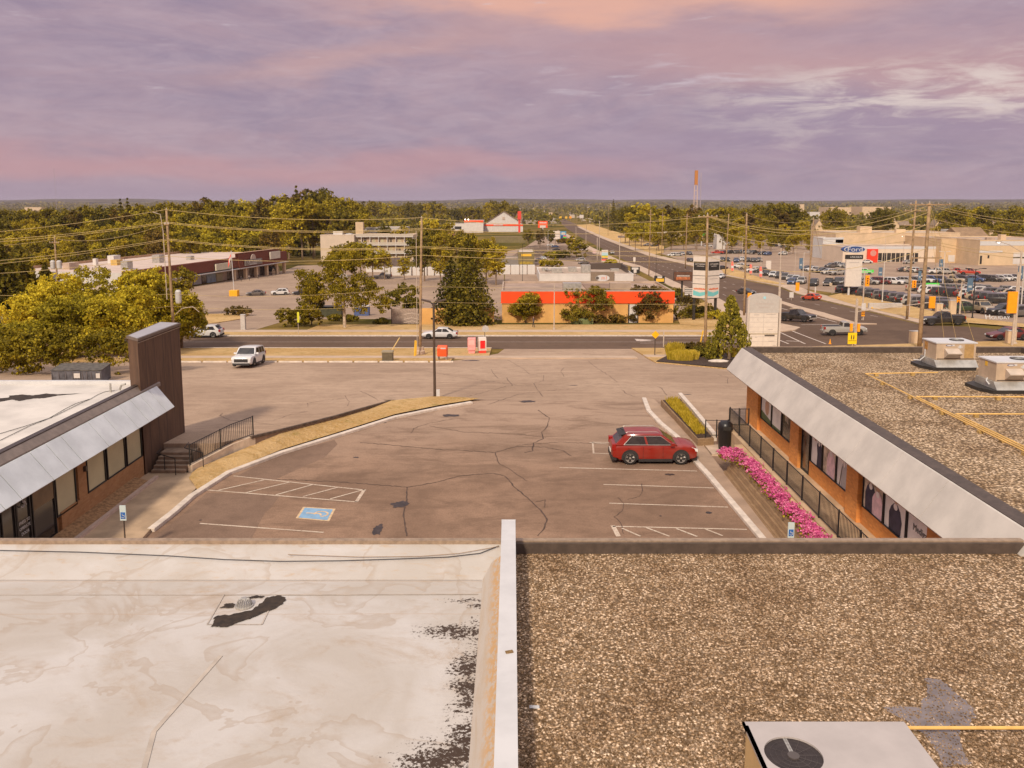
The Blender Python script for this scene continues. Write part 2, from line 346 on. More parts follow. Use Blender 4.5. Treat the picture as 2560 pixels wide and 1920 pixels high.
# ---------------------------------------------------------------- mesh builder
class MB:
    def __init__(s): s.v = []; s.f = []; s.mi = []; s.cur = 0
    def add(s, vs, fs):
        o = len(s.v); s.v += [tuple(v) for v in vs]
        for f in fs: s.f.append([i+o for i in f]); s.mi.append(s.cur)
        return s
    def box(s, x0, x1, y0, y1, z0, z1, rz=0, c=None):
        vs = [(x, y, z) for x in (x0, x1) for y in (y0, y1) for z in (z0, z1)]
        if rz:
            cx, cy = c or ((x0+x1)/2, (y0+y1)/2); ca, sa = math.cos(rz), math.sin(rz)
            vs = [(cx+(x-cx)*ca-(y-cy)*sa, cy+(x-cx)*sa+(y-cy)*ca, z) for x, y, z in vs]
        return s.add(vs, [(0, 1, 3, 2), (4, 6, 7, 5), (0, 4, 5, 1), (2, 3, 7, 6), (0, 2, 6, 4), (1, 5, 7, 3)])
    def prism(s, pts, z0, z1):            # polygon in xy extruded in z (z may be functions of point)
        k = len(pts); f0 = z0 if callable(z0) else (lambda x, y: z0); f1 = z1 if callable(z1) else (lambda x, y: z1)
        a = sum(pts[i][0]*pts[(i+1) % k][1]-pts[(i+1) % k][0]*pts[i][1] for i in range(k))
        if a < 0: pts = pts[::-1]
        vs = [(p[0], p[1], f0(p[0], p[1])) for p in pts]+[(p[0], p[1], f1(p[0], p[1])) for p in pts]
        return s.add(vs, [list(range(k))[::-1], list(range(k, 2*k))]+[(i, (i+1) % k, (i+1) % k+k, i+k) for i in range(k)])
    def ext(s, prof, axis, a, b):         # profile (u,z) extruded along axis 'x' or 'y'
        k = len(prof)
        if axis == 'y': vs = [(u, a, z) for u, z in prof]+[(u, b, z) for u, z in prof]
        else: vs = [(a, u, z) for u, z in prof]+[(b, u, z) for u, z in prof]
        return s.add(vs, [list(range(k))[::-1], list(range(k, 2*k))]+[(i, (i+1) % k, (i+1) % k+k, i+k) for i in range(k)])
    def tube(s, pts, r, k=6, cap=True):
        pts = [Vector(p) for p in pts]; rs = r if isinstance(r, (list, tuple)) else [r]*len(pts)
        o = len(s.v); vs = []; up = Vector((0, 0, 1)); nx = None
        for i, p in enumerate(pts):
            d = (pts[min(i+1, len(pts)-1)]-pts[max(i-1, 0)]).normalized()
            a = d.cross(up if abs(d.z) < .98 else Vector((1, 0, 0))).normalized() if nx is None else (nx-d*nx.dot(d)).normalized()
            nx = a; b = d.cross(a)
            vs += [tuple(p+(a*math.cos(t)+b*math.sin(t))*rs[i]) for t in [2*math.pi*j/k for j in range(k)]]
        fs = [(i*k+j, i*k+(j+1) % k, (i+1)*k+(j+1) % k, (i+1)*k+j) for i in range(len(pts)-1) for j in range(k)]
        if cap: fs += [list(range(k))[::-1], list(range((len(pts)-1)*k, len(pts)*k))]
        return s.add(vs, fs)
    def lathe(s, prof, c=(0, 0), k=12):
        vs = [(c[0]+r*math.cos(2*math.pi*j/k), c[1]+r*math.sin(2*math.pi*j/k), z) for r, z in prof for j in range(k)]
        m = len(prof)
        return s.add(vs, [(i*k+j, i*k+(j+1) % k, (i+1)*k+(j+1) % k, (i+1)*k+j) for i in range(m-1) for j in range(k)]+[list(range(k))[::-1], list(range((m-1)*k, m*k))])
    def quad(s, a, b, c, d): return s.add([a, b, c, d], [(0, 1, 2, 3)])
    def ycyl(s, cx, cz, r, y0, y1, k=20):   # cylinder along y
        vs = [(cx+r*math.cos(2*math.pi*j/k), y, cz+r*math.sin(2*math.pi*j/k)) for y in (y0, y1) for j in range(k)]
        return s.add(vs, [(j, (j+1) % k, (j+1) % k+k, j+k) for j in range(k)]+[list(range(k))[::-1], list(range(k, 2*k))])
    def build(s, name, mats, parent=None, smooth=False, bevel=0):
        me = bpy.data.meshes.new(name); me.from_pydata(s.v, [], s.f)
        ms = mats if isinstance(mats, (list, tuple)) else [mats]
        for m in ms: me.materials.append(m)
        if len(ms) > 1: me.polygons.foreach_set('material_index', s.mi)
        bm = bmesh.new(); bm.from_mesh(me); bmesh.ops.recalc_face_normals(bm, faces=bm.faces); bm.to_mesh(me); bm.free()
        if smooth: me.polygons.foreach_set('use_smooth', [True]*len(me.polygons))
        me.update(); o = bpy.data.objects.new(name, me); COL.objects.link(o)
        if parent is not None: o.parent = parent
        if bevel:
            md = o.modifiers.new('bevel', 'BEVEL'); md.width = bevel; md.segments = 2; md.limit_method = 'ANGLE'
        return o
def tag(o, label=None, cat=None, group=None, kind=None):
    if label: o['label'] = label
    if cat: o['category'] = cat
    if group: o['group'] = group
    if kind: o['kind'] = kind
    return o
def thing(name, label, cat, loc=(0, 0, 0), rz=0.0, group=None):
    o = bpy.data.objects.new(name, None); COL.objects.link(o); o.empty_display_size = .3
    o.location = loc; o.rotation_euler = (0, 0, rz); return tag(o, label, cat, group)
def copy_tree(o, parent=None):
    c = o.copy(); COL.objects.link(c); c.parent = parent
    for ch in o.children: copy_tree(ch, c)
    return c
def put(proto, used, loc, rz=0.0, label=None, group=None, scale=1.0):
    o = proto if not used.get(proto.name) else copy_tree(proto)
    used[proto.name] = True
    o.location = loc; o.rotation_euler = (0, 0, rz); o.scale = (scale,)*3 if not isinstance(scale, tuple) else scale
    if label: o['label'] = label
    if group: o['group'] = group
    return o
USED = {}
LEGIBLE = {"CATTLEJOHN'S", 'Ford', 'LINCOLN', 'H', 'OLIDAY', 'Medigas', 'm1', 'C', 'PRESS TO', 'OPERATE', 'DOOR'}
def text(s, size, m, parent, loc, rot, depth=.01, name='lettering', sx=1.0, align='CENTER'):
    if s not in LEGIBLE:             # writing too small or blurred to read in the photo: one jagged line of strokes
        rr2 = random.Random(s); wd = size*.62*len(s); x = -wd/2; up_ = []; 
        while x < wd/2: h_ = size*rr2.uniform(.12, .36); w_ = size*rr2.uniform(.12, .3); up_ += [(x, h_), (x+w_, h_), (x+w_, size*.02), (x+w_+size*.1, size*.02)]; x += w_+size*.1
        poly = up_+[(up_[-1][0], -size*.25), (up_[0][0], -size*.25)]
        mb = MB(); mb.add([(px_, py_, 0) for px_, py_ in poly], [list(range(len(poly)))]); o = mb.build('faint_writing', m, parent); o.location = loc; o.rotation_euler = rot; o.scale = (sx, 1, 1); return o
    cu = bpy.data.curves.new(name, 'FONT'); cu.body = s; cu.size = size; cu.extrude = depth; cu.align_x = align; cu.align_y = 'CENTER'
    t = bpy.data.objects.new('t', cu); COL.objects.link(t); me = bpy.data.meshes.new_from_object(t); bpy.data.objects.remove(t)
    me.materials.clear(); me.materials.append(m); o = bpy.data.objects.new(name, me); COL.objects.link(o); o.parent = parent
    o.location = loc; o.rotation_euler = rot; o.scale = (sx, 1, 1); return o

BX = [30, 90]; BY = [p[0] for p in PROF]
def drape(name, pts, dz, m, hf=H, kind='structure', parent=None, thick=0):
    bm = bmesh.new(); vs = [bm.verts.new((p[0], p[1], 0)) for p in pts]; bm.faces.new(vs)
    x0, x1 = min(p[0] for p in pts), max(p[0] for p in pts); y0, y1 = min(p[1] for p in pts), max(p[1] for p in pts)
    for k, arr in ((0, BX), (1, BY)):
        for c in arr:
            if (x0, y0)[k] < c < (x1, y1)[k]:
                co = (c, 0, 0) if k == 0 else (0, c, 0); no = (1, 0, 0) if k == 0 else (0, 1, 0)
                bmesh.ops.bisect_plane(bm, geom=bm.verts[:]+bm.edges[:]+bm.faces[:], plane_co=co, plane_no=no)
    for v in bm.verts: v.co.z = hf(v.co.x, v.co.y)+dz
    if thick:
        bm.normal_update()
        r = bmesh.ops.extrude_face_region(bm, geom=bm.faces[:])
        for e in r['geom']:
            if isinstance(e, bmesh.types.BMVert): e.co.z -= thick
    bmesh.ops.triangulate(bm, faces=bm.faces[:]); bmesh.ops.recalc_face_normals(bm, faces=bm.faces)
    if not thick:
        for f in bm.faces:
            if f.normal.z < 0: f.normal_flip()
    me = bpy.data.meshes.new(name); bm.to_mesh(me); bm.free(); me.materials.append(m)
    o = bpy.data.objects.new(name, me); COL.objects.link(o); o.parent = parent
    if kind: o['kind'] = kind
    return o
def strip(pts, w, dz=0.0, hf=H, mb=None):      # flat ribbon following points on the ground
    mb = mb or MB(); pts = [Vector((p[0], p[1], 0)) for p in pts]; ws = w if isinstance(w, list) else [w]*len(pts); L = []
    for i, p in enumerate(pts):
        d = (pts[min(i+1, len(pts)-1)]-pts[max(i-1, 0)]).normalized(); nrm = Vector((-d.y, d.x, 0))*ws[i]/2
        for s_ in (nrm, -nrm):
            v = p+s_; L.append((v.x, v.y, hf(v.x, v.y)+dz))
    mb.add(L, [(2*i, 2*i+1, 2*i+3, 2*i+2) for i in range(len(pts)-1)]); return mb
def kerb(pts, w, h, z0=0.0, mb=None, hf=H):       # raised kerb along points
    mb = mb or MB(); pts = [Vector((p[0], p[1], 0)) for p in pts]; L = []
    for i, p in enumerate(pts):
        d = (pts[min(i+1, len(pts)-1)]-pts[max(i-1, 0)]).normalized(); nrm = Vector((-d.y, d.x, 0))*w/2
        a, b = p+nrm, p-nrm; za, zb = hf(a.x, a.y)+z0, hf(b.x, b.y)+z0
        L += [(a.x, a.y, za-.02), (a.x, a.y, za+h), (b.x, b.y, zb+h), (b.x, b.y, zb-.02)]
    fs = [(4*i+j, 4*i+(j+1) % 4, 4*i+4+(j+1) % 4, 4*i+4+j) for i in range(len(pts)-1) for j in range(4)]
    k = 4*(len(pts)-1); fs += [(3, 2, 1, 0), (k, k+1, k+2, k+3)]
    mb.add(L, fs); return mb
def densify(pts, step):
    o = []
    for a, b in zip(pts, pts[1:]):
        a, b = Vector(a[:2]), Vector(b[:2]); k = max(1, int((b-a).length/step))
        o += [a+(b-a)*i/k for i in range(k)]
    o.append(Vector(pts[-1][:2])); return o
# ================================================================ SETTING
# base ground, one sheet to the horizon (with a hole in level handled by the profile), and the far hills
drape('ground', [(-9000, -80), (9000, -80), (9000, 12500), (-9000, 12500)], -.02, LAND)
def hills():
    mb = MB(); nx, ny = 110, 12; vs = []
    for j in range(ny):
        y = 7600+j*420
        for i in range(nx):
            x = -9000+18000*i/(nx-1)
            e = math.sin(x*.0011+1)*.45+math.sin(x*.0027+y*.0008)*.3+math.sin(x*.0061+2+y*.002)*.18+.45
            up = math.sin(math.pi*min(1, max(0, (j-1)/(ny-2))))
            top = 18+22*max(0, e)
            vs.append((x, y, fY(y)-.5+(top-fY(y))*up if 0 < j < ny-1 else fY(y)-3))
    mb.add(vs, [(j*nx+i, j*nx+i+1, (j+1)*nx+i+1, (j+1)*nx+i) for j in range(ny-1) for i in range(nx-1)])
    o = mb.build('hills', mat('wooded_hills', (.10, .080, .045), 1, .5, .004, spec=0), smooth=True); o['kind'] = 'structure'
hills()

# --- near car park
lotc = [zq('D', *p) for p in [(0, 610), (60, 560), (200, 470), (400, 395), (610, 332), (830, 264), (1000, 228), (1130, 214)]]
near_poly = [(-22, 21)]+[(p.x, p.y) for p in [zq('D', -90, 705), zq('D', 0, 640)]]+[(p.x, p.y) for p in [zq('D', *a) for a in [(60, 580), (200, 490), (400, 415), (610, 350), (830, 280), (1000, 245), (1120, 224)]]]+[(-1.5, 58.5), (11, 59.5), (10.7, 46), (10.7, 21)]
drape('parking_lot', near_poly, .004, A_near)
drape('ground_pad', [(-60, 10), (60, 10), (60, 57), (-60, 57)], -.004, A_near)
drape('asphalt_patch', [tuple(zq('D', *a).xy) for a in [(600, 364), (612, 380), (560, 432), (470, 470), (375, 514), (225, 503), (330, 450), (420, 412)]], .0075, A_patch)
drape('asphalt_patch', [tuple(zq('U', *a).xy) for a in [(730, 412), (650, 520), (600, 560), (545, 660), (450, 850), (-500, 850), (-140, 560), (60, 380), (420, 385)]], .0075, A_patch)
# --- upper car park and driveway
up_px = [('s', -700, 905), ('s', 560, 905), ('s', 1100, 906), ('s', 1180, 896), ('s', 1245, 884), ('s', 1262, 871.5), ('s', 1590, 870.5), ('s', 1610, 886), ('B', 100, 620), ('B', 330, 742), ('B', 1100, 812), ('B', 1860, 885), ('s', 1900, 930)]
up = [(p.x, p.y) for p in [gq(*a) for a in up_px]]
drape('upper_parking_lot', up+[(60, 76), (60, 57.2), (-60, 57.2)], .005, A_lot)
drape('lot_far_part', [(-4, 57.2), (60, 57.2), (60, 50.6), (11.0, 50.6), (11, 52.5), (10.2, 57), (9, 57.2)], .006, A_lot)
# the left part of the upper car park stands above the near one at its low end
def UP(x, y): return max(0.0, (57-y)*.075) if y < 57 else H(x, y)
wall_px = [(285, 398), (345, 378), (480, 330), (610, 283), (700, 246), (810, 203)]
wl = [zq('D', x, y, .35) for x, y in wall_px]; wl = [(p.x, p.y) for p in wl]
left_poly = [(-60, 57.2), (-60, 42.9), (-15.7, 42.9), (-14.7, 43.8)]+wl[:-1]+[(wl[-1][0], min(57.2, wl[-1][1]))]+[(-9.0, 57.2)]
drape('raised_parking_lot', left_poly, .008, A_lot, hf=UP, thick=1.6)
# dry grass island between the two levels
kl_ = [zq('D', *a) for a in [(80, 560), (130, 532), (200, 490), (400, 407), (610, 342), (830, 272), (1000, 237), (1125, 217)]]
def resample(pts, n_):
    P_ = [Vector((p[0], p[1])) for p in pts]; L_ = [0]
    for a, b in zip(P_, P_[1:]): L_.append(L_[-1]+(b-a).length)
    o_ = []
    for i in range(n_):
        s_ = L_[-1]*i/(n_-1)
        for j in range(len(P_)-1):
            if s_ <= L_[j+1]+1e-6: o_.append(P_[j]+(P_[j+1]-P_[j])*((s_-L_[j])/(L_[j+1]-L_[j]))); break
    return o_
up_ = [(-15.95, 40.0), (-16.1, 41.0), (-15.0, 42.9), (-14.1, 44.4)]+wl[1:]+[tuple(zq('D', 980, 203).xy), tuple(zq('D', 1172, 212).xy)]
NA = 40; A1 = resample(up_, NA); A2 = resample(kl_, NA); vs_ = []
for i in range(NA):
    for k_ in range(6):
        t_ = k_/5; p = A1[i].lerp(A2[i], t_); zu = max(.14, min(UP(A1[i].x, A1[i].y)-.10, .16+.09*max(0, A1[i].y-40))) if A1[i].y < 57 else .12
        vs_.append((p.x, p.y, (zu*(1-t_)+.12*t_)+.05*math.sin(t_*3.14)))
mb = MB(); mb.add(vs_, [(i*6+k_, i*6+k_+1, i*6+k_+7, i*6+k_+6) for i in range(NA-1) for k_ in range(5)])
o = mb.build('island_grass', DRY, smooth=True); o['kind'] = 'structure'
mb = MB(); kerb(densify([p for p in [zq('D', *a) for a in [(-95, 712), (-10, 645), (60, 583), (200, 493), (400, 417), (610, 352), (830, 282), (1000, 247), (1120, 226)]]], 2.0), .32, .16, mb=mb, hf=lambda x, y: 0.0)
o = mb.build('island_kerb', CONC_L, bevel=.03); o['kind'] = 'structure'
mb = MB(); pts = densify(wl, 1.5); kerb(pts, .16, .12, z0=0, mb=mb, hf=UP); o = mb.build('lot_edge_kerb', mat('dark_timber_edge', (.12, .08, .055), .9, .3, 4)); o['kind'] = 'structure'
# --- right-hand sidewalk, kerbs
KR = [(1610, 998.6), (1622, 1030), (1652, 1062), (1691, 1094), (1722, 1130), (1740, 1157.7), (1770, 1190), (1812, 1240), (1850, 1285), (1899, 1343), (1960, 1420)]
krw = [atz(*p) for p in KR]
o = kerb(densify(krw, 1.0), .30, .15, hf=lambda x, y: 0.0).build('right_kerb', CONC_L, bevel=.03); o['kind'] = 'structure'
drape('right_sidewalk', [(p.x+.14, p.y) for p in krw]+[(10.75, 22), (10.75, 47), (10.3, 48.5), (9.85, 57)], .12, mat('brown_sidewalk', (.36, .245, .165), .9, .15, .7, bump=.2), hf=lambda x, y: 0.0, thick=.2)
# --- left walkway by the building
wk = [zq('5', *p, .15) for p in [(940, 1195), (1435, 1225), (1160, 1480), (1040, 1600)]]
drape('left_walkway', [(-18.4, 21.2), (-18.4, 40.9), (-16.2, 40.9), (wk[1].x, wk[1].y)]+[tuple(zq('D', *a_).xy) for a_ in [(55, 578), (-8, 640), (-92, 708), (-200, 830)]]+[(-17.5, 21.2)], .14, mat('walkway_concrete', (.42, .29, .18), .9, .22, .7, bump=.2), hf=lambda x, y: 0.0, thick=.18)
# --- painted markings
mb = MB()
def ln(k, a, b, w=.10, dz=.012, z=0): strip([zq(k, *a), zq(k, *b)], w, dz, hf=lambda x, y: 0.0, mb=mb)
for a, b in [((310, 222), (1515, 352)), ((65, 352), (1450, 462)), ((0, 660), (1140, 743))]: ln('U', a, b)
ln('U', (1515, 348), (1440, 462), .16)
for a, b in [((170, 355), (590, 260)), ((420, 378), (840, 277)), ((700, 397), (1050, 300)), ((950, 413), (1280, 325)), ((1200, 435), (1500, 352))]: ln('U', a, b, .10, .016)
for a, b in [((-350, 1000), (838, 1030)), ((30, 1146), (985, 1176)), ((80, 1308), (1105, 1342)), ((110, 1508), (1270, 1535)), ((-90, 782), (70, 798))]: ln('6', a, b)
ln('D', (1578, 372), (1660, 374), .08); ln('D', (1578, 372), (1582, 416), .10); ln('D', (1582, 414), (1650, 417), .08)
ln('6', (110, 1500), (160, 1595), .2)
for a, b in [((190, 1525), (350, 1595)), ((400, 1520), (600, 1595)), ((660, 1528), (840, 1597)), ((910, 1532), (1060, 1590))]: ln('6', a, b, .1, .016)
o = mb.build('parking_lines', PAINT); o['kind'] = 'structure'
# wheelchair symbol square on the near lot
cs = [zq('U', *p) for p in [(950, 507), (1250, 525), (1190, 640), (882, 612)]]
cc = sum(cs, Vector())/4
mb = MB(); mb.add([(p.x, p.y, .010) for p in cs], [(0, 1, 2, 3)]); o = mb.build('painted_square_border', mat('square_border_paint', (.60, .42, .24), .8, .2, 5)); o['kind'] = 'structure'
mb = MB(); mb.add([((p-cc)*.86+cc)[:2]+(.014,) for p in cs], [(0, 1, 2, 3)]); o = mb.build('painted_square', BLUEP); o['kind'] = 'structure'
ux = (cs[1]-cs[0]).normalized(); uy = (cs[0]-cs[3]).normalized(); mb = MB()
def sp(a, b): v = cc+ux*a+uy*b; return (v.x, v.y)
Lh = lambda x, y: 0.0
ring = [sp(.25+.30*math.cos(t), -.0+.30*math.sin(t)) for t in [R(200-j*22) for j in range(14)]]
strip(ring, .09, .018, Lh, mb); strip([sp(-.45, .0), sp(.0, .0)], .10, .019, Lh, mb); strip([sp(-.1, .0), sp(.20, .02)], .12, .0195, Lh, mb); strip([sp(.2, .02), sp(.28, -.2)], .09, .020, Lh, mb)
o = mb.build('painted_wheelchair_symbol', mat('symbol_paint', (.62, .44, .27), .8, .2, 5)); o['kind'] = 'structure'
# tar-sealed cracks and oil patches
CR = [[(380, 513), (560, 520), (720, 530), (875, 543)], [(875, 543), (980, 525), (1080, 500), (1200, 490)], [(875, 543), (872, 600), (862, 640), (868, 690), (874, 728)],
      [(1200, 490), (1245, 500), (1290, 550), (1340, 590), (1380, 630), (1405, 665), (1395, 700), (1370, 728)], [(700, 373), (860, 388), (1000, 400), (1120, 406), (1210, 412), (1290, 388), (1400, 392), (1470, 405), (1497, 425)],
      [(1370, 250), (1412, 280), (1408, 310), (1385, 335), (1390, 360), (1355, 375), (1350, 405), (1320, 412)], [(1255, 60), (1310, 90), (1340, 115), (1395, 120), (1390, 140), (1355, 150), (1370, 175), (1390, 200)],
      [(1195, 98), (1205, 115), (1220, 130)], [(1252, 128), (1275, 158)], [(1560, 65), (1600, 95), (1640, 120), (1672, 145)], [(1470, 88), (1458, 105), (1470, 125)], [(1820, 160), (1840, 170), (1860, 195)], [(1685, 172), (1710, 190), (1740, 200)],
      [(1765, 530), (1768, 555), (1755, 578), (1710, 590)], [(1672, 582), (1695, 605), (1690, 635), (1660, 655), (1685, 680), (1695, 720)], [(890, 338), (900, 320), (960, 300), (1050, 285)], [(1100, 200), (1160, 185), (1260, 158), (1560, 150), (1800, 160)],
      [(500, 248), (498, 230), (560, 215), (640, 205)], [(165, 300), (180, 282), (170, 300), (210, 325), (280, 330), (400, 355)], [(370, 325), (430, 295), (500, 275)], [(700, 180), (735, 195), (765, 215)],
      [(960, 310), (1090, 335), (1290, 340), (1400, 355)], [(1180, 230), (1300, 190), (1380, 180), (1560, 165)], [(2050, 115), (2090, 128), (2090, 150)], [(640, 195), (655, 220), (650, 245)], [(1210, 412), (1220, 450), (1270, 480), (1330, 520)],
      [(1360, 600), (1400, 590), (1395, 620)], [(1650, 380), (1440, 372), (1290, 385)], [(60, 410), (300, 390)], [(800, 110), (930, 100), (1100, 130), (1290, 155)]]
mb = MB(); r2 = random.Random(5)
for i, cr in enumerate(CR):
    P_ = []
    for (ax, ay), (bx, by) in zip(cr, cr[1:]):
        k = max(2, int(math.hypot(bx-ax, by-ay)/9))
        for j in range(k): P_.append((ax+(bx-ax)*j/k+r2.uniform(-2.2, 2.2), ay+(by-ay)*j/k+r2.uniform(-1.4, 1.4)))
    P_.append(cr[-1])
    P_ = [gq('D', *p) for p in P_]
    left = [UP(p.x, p.y) > .05 and p.x < -11.5 for p in P_]
    hf = (lambda x, y: UP(x, y) if (x < -8 and y > 43.6 and i in (17, 18, 19, 20, 24)) else H(x, y))
    wsc = .035 if i not in (0, 1, 2, 4, 3, 5) else .06
    strip(P_, [wsc*r2.uniform(.5, 1.5) for _ in P_], .013, hf, mb)
o = mb.build('tar_sealed_cracks', mat('crack_tar', (.085, .050, .034), .8, .3, 5)); o['kind'] = 'structure'
mb = MB()
def blot(k, x, y, rx, ry, m_=mb):
    c0 = gq(k, x, y); pts = []
    for j in range(22):
        t = 2*math.pi*j/22; rr = 1+r2.uniform(-.28, .28); pts.append((c0.x+rx*rr*math.cos(t), c0.y+ry*rr*math.sin(t), H(c0.x, c0.y)+.015))
    m_.add(pts, [list(range(22))])
for a in [('D', 850, 608, .38, .42), ('D', 765, 705, .2, .55), ('D', 1040, 271, .55, .32), ('D', 1333, 218, .5, .3), ('D', 1870, 495, .22, .14), ('D', 2018, 640, .14, .12), ('D', 1835, 652, .06, .05), ('D', 92, 668, .06, .06), ('D', 682, 430, .16, .1), ('D', 790, 298, .12, .1), ('D', 1938, 192, .3, .1), ('D', 1505, 157, .4, .1), ('C', 1800, 795, .9, .35)]: blot(*a)
o = mb.build('oil_stains', mat('oil_stain', (.045, .030, .025), .5, .4, 3)); o['kind'] = 'structure'

# --- cross street with verges (profile in Y; everything on the terrain)
def band_px(name, yl0, yl1, xs, m, dz, thick=0):   # horizontal band between picture rows, for a range of columns
    top = [G(x, yl0(x) if callable(yl0) else yl0) for x in xs]; bot = [G(x, yl1(x) if callable(yl1) else yl1) for x in xs]
    return drape(name, [(p.x, p.y) for p in top]+[(p.x, p.y) for p in bot[::-1]], dz, m, thick=thick)
Yf, Yn = G(1280, 841).y, G(1280, 871.5).y           # far and near edge of the street
street = [(-500, Yn), (34, Yn-.5), (100, Yn-1.5), (260, Yn-4), (260, Yf-4)]
re = [(p.x, p.y) for p in [G(*a) for a in [(2560, 831), (2433, 817), (2305, 813)]]]
rr_ = [(p.x, p.y) for p in [G(*a) for a in [(2252, 800), (2180, 782), (2062, 754), (1945, 717), (1800, 689)]]]
far_r = [(67, 350), (78, 700), (90, 1000), (118, 2000)]
far_l = [(102, 2000), (66, 1000), (58, 700), (48.5, 350)]
lf_ = [(p.x, p.y) for p in [G(*a) for a in [(1709, 717), (1800, 750), (1857, 780), (1925, 815), (1938, 822), (1930, 830)]]]
drape('road', street+re+rr_+far_r+far_l+lf_+[(30, Yf), (-500, Yf)], .006, A_road)
def hband(name, y0, y1, x0, x1, m, dz, thick=0): drape(name, [(x0, y0), (x1, y0), (x1, y1), (x0, y1)], dz, m, thick=thick)
Y = lambda py: G(1280, py).y
hband('far_kerb', Yf, Yf+.45, -500, 34, CONC_L, .15, .2)
hband('far_verge_grass', Yf+.46, Y(832), -500, 33, DRY, .12, .15)
hband('far_sidewalk', Y(832)+.01, Y(826.5), -500, 32, SIDEW, .13, .15)
hband('far_slope_grass', Y(826.5)+.01, Y(812), -30, 36, DRY, .06)
xv = G(1225, 885).x
hband('near_kerb', Yn-.45, Yn-.01, -500, xv, CONC_L, .15, .2)
hband('near_verge_grass', Y(892), Yn-.46, -500, xv, DRY, .12, .15)
hband('near_sidewalk', Y(897.5), Y(892)-.01, -500, G(1590, 895).x, SIDEW, .13, .15)
hband('near_inner_grass', Y(904), Y(897.5)-.01, -500, G(1130, 900).x, DRY, .11, .15)
xr0 = G(1592, 880).x
hband('right_verge_grass', Y(889), Yn-.3, xr0, 60, DRY, .12, .15)
hband('right_verge_path', Y(895), Y(889)-.01, xr0, 60, SIDEW, .12, .15)
bed = [gq('B', *p) for p in [(100, 622), (600, 560), (2300, 640), (2400, 900), (1860, 883), (1100, 812), (330, 745)]]
drape('verge_soil', [(p.x, p.y) for p in bed], .10, DRY, thick=.15)
bed = [gq('B', *p) for p in [(335, 738), (560, 625), (900, 560), (1900, 560), (2300, 700), (2300, 905), (1860, 880), (1100, 808)]]
drape('mulch_bed', [(p.x, p.y) for p in bed], .16, MULCH)
# street markings
mb = MB()
yc = (Yf+Yn)/2; 
strip([(-400, Y(855)), (30, Y(855))], .14, .014, H, mb)
strip([tuple(gq('B', 0, 325).xy), (31, gq('B', 1500, 312).y)], .16, .015, H, mb)
strip([tuple(gq('B', 520, 232).xy), (31, gq('B', 1300, 228).y)], .13, .015, H, mb)
strip([tuple(gq('B', 0, 280).xy), tuple(gq('B', 230, 275).xy)], .35, .016, H, mb)
a0 = gq('B', 330, 262); mb.add([(a0.x-2.6, a0.y-1.0, H(a0.x, a0.y)+.04), (a0.x, a0.y, H(a0.x, a0.y)+.04), (a0.x-2.6, a0.y+1.0, H(a0.x, a0.y)+.04)], [(0, 1, 2)])
def rl(k, a, b, w=.15): strip(densify([gq(k, *a), gq(k, *b)], 6), w, .016, H, mb)
for a, b in [((430, 1135), (620, 1222)), ((510, 1122), (770, 1222)), ((420, 955), (490, 975)), ((425, 1000), (480, 1018)), ((640, 1010), (850, 1065)), ((420, 1190), (500, 1222))]: rl('4', a, b, .22)
rl('4', (760, 1035), (880, 1048), .45); rl('4', (590, 1083), (1140, 1075), .35); rl('4', (480, 1200), (590, 1205), .4)
# lane dashes on the long road
for off, w0 in ((.25, .15), (.5, .22), (.75, .15)):
    yy = 135
    while yy < 900:
        def X(y_):
            l = [(36+6.4*(y_-113)/41) if y_ < 154 else 42.4+(y_-154)/34*4.3 if y_ < 188 else 46.7+(y_-188)/162*1.8 if y_ < 350 else 48.5+(y_-350)/650*17.5][0]
            r = [66 if y_ < 350 else 67+(y_-350)/650*23][0]
            return l+(r-l)*off
        if off != .5 or True: strip([(X(yy), yy), (X(yy+3.2), yy+3.2)], w0, .016, H, mb)
        yy += 9.5
o = mb.build('road_markings', mat('road_line_paint', (.55, .44, .36), .8, .2, 3)); o['kind'] = 'structure'
# raised median of the long road and its verges
md = [gq('4', *p) for p in [(1140, 1080), (1000, 1075), (760, 1000), (560, 948), (425, 905), (425, 925), (600, 985), (800, 1045), (960, 1082)]]
drape('median_island', [(p.x, p.y) for p in md], .15, SIDEW, thick=.2)
cr = [gq('a', *p) for p in [(770, 1370), (870, 1390), (1110, 1440), (1040, 1475), (800, 1500), (600, 1500), (600, 1370)]]
drape('corner_island', [(p.x, p.y) for p in cr], .15, SIDEW, thick=.2)
# land west of the long road : pavement of the shops, grass; east: verge and dealership lot
sw = [(1938, 820), (1857, 777), (1800, 746), (1709, 713), (1604, 665), (1551, 651), (1480, 618), (1419, 585)]
a = [G(*p) for p in sw]; left = [(p.x-.4, p.y) for p in a]; left2 = [(p.x-4.2, p.y) for p in a]
drape('west_sidewalk', left+left2[::-1], .13, SIDEW, thick=.15)
cg = [G(*p) for p in [(1700, 812), (1905, 826), (1930, 815), (1850, 778), (1795, 750), (1720, 765), (1690, 790)]]
drape('corner_grass', [(p.x, p.y) for p in cg], .10, DRY)
ew = [(2305, 813), (2252, 799), (2180, 781), (2062, 753), (1945, 716), (1800, 688), (1740, 668), (1619, 640), (1538, 610), (1442, 567)]
a = [G(*p) for p in ew]; drape('east_sidewalk', [(p.x+.4, p.y+.3) for p in a]+[(p.x+5, p.y+3) for p in a[::-1]], .13, SIDEW, thick=.15)
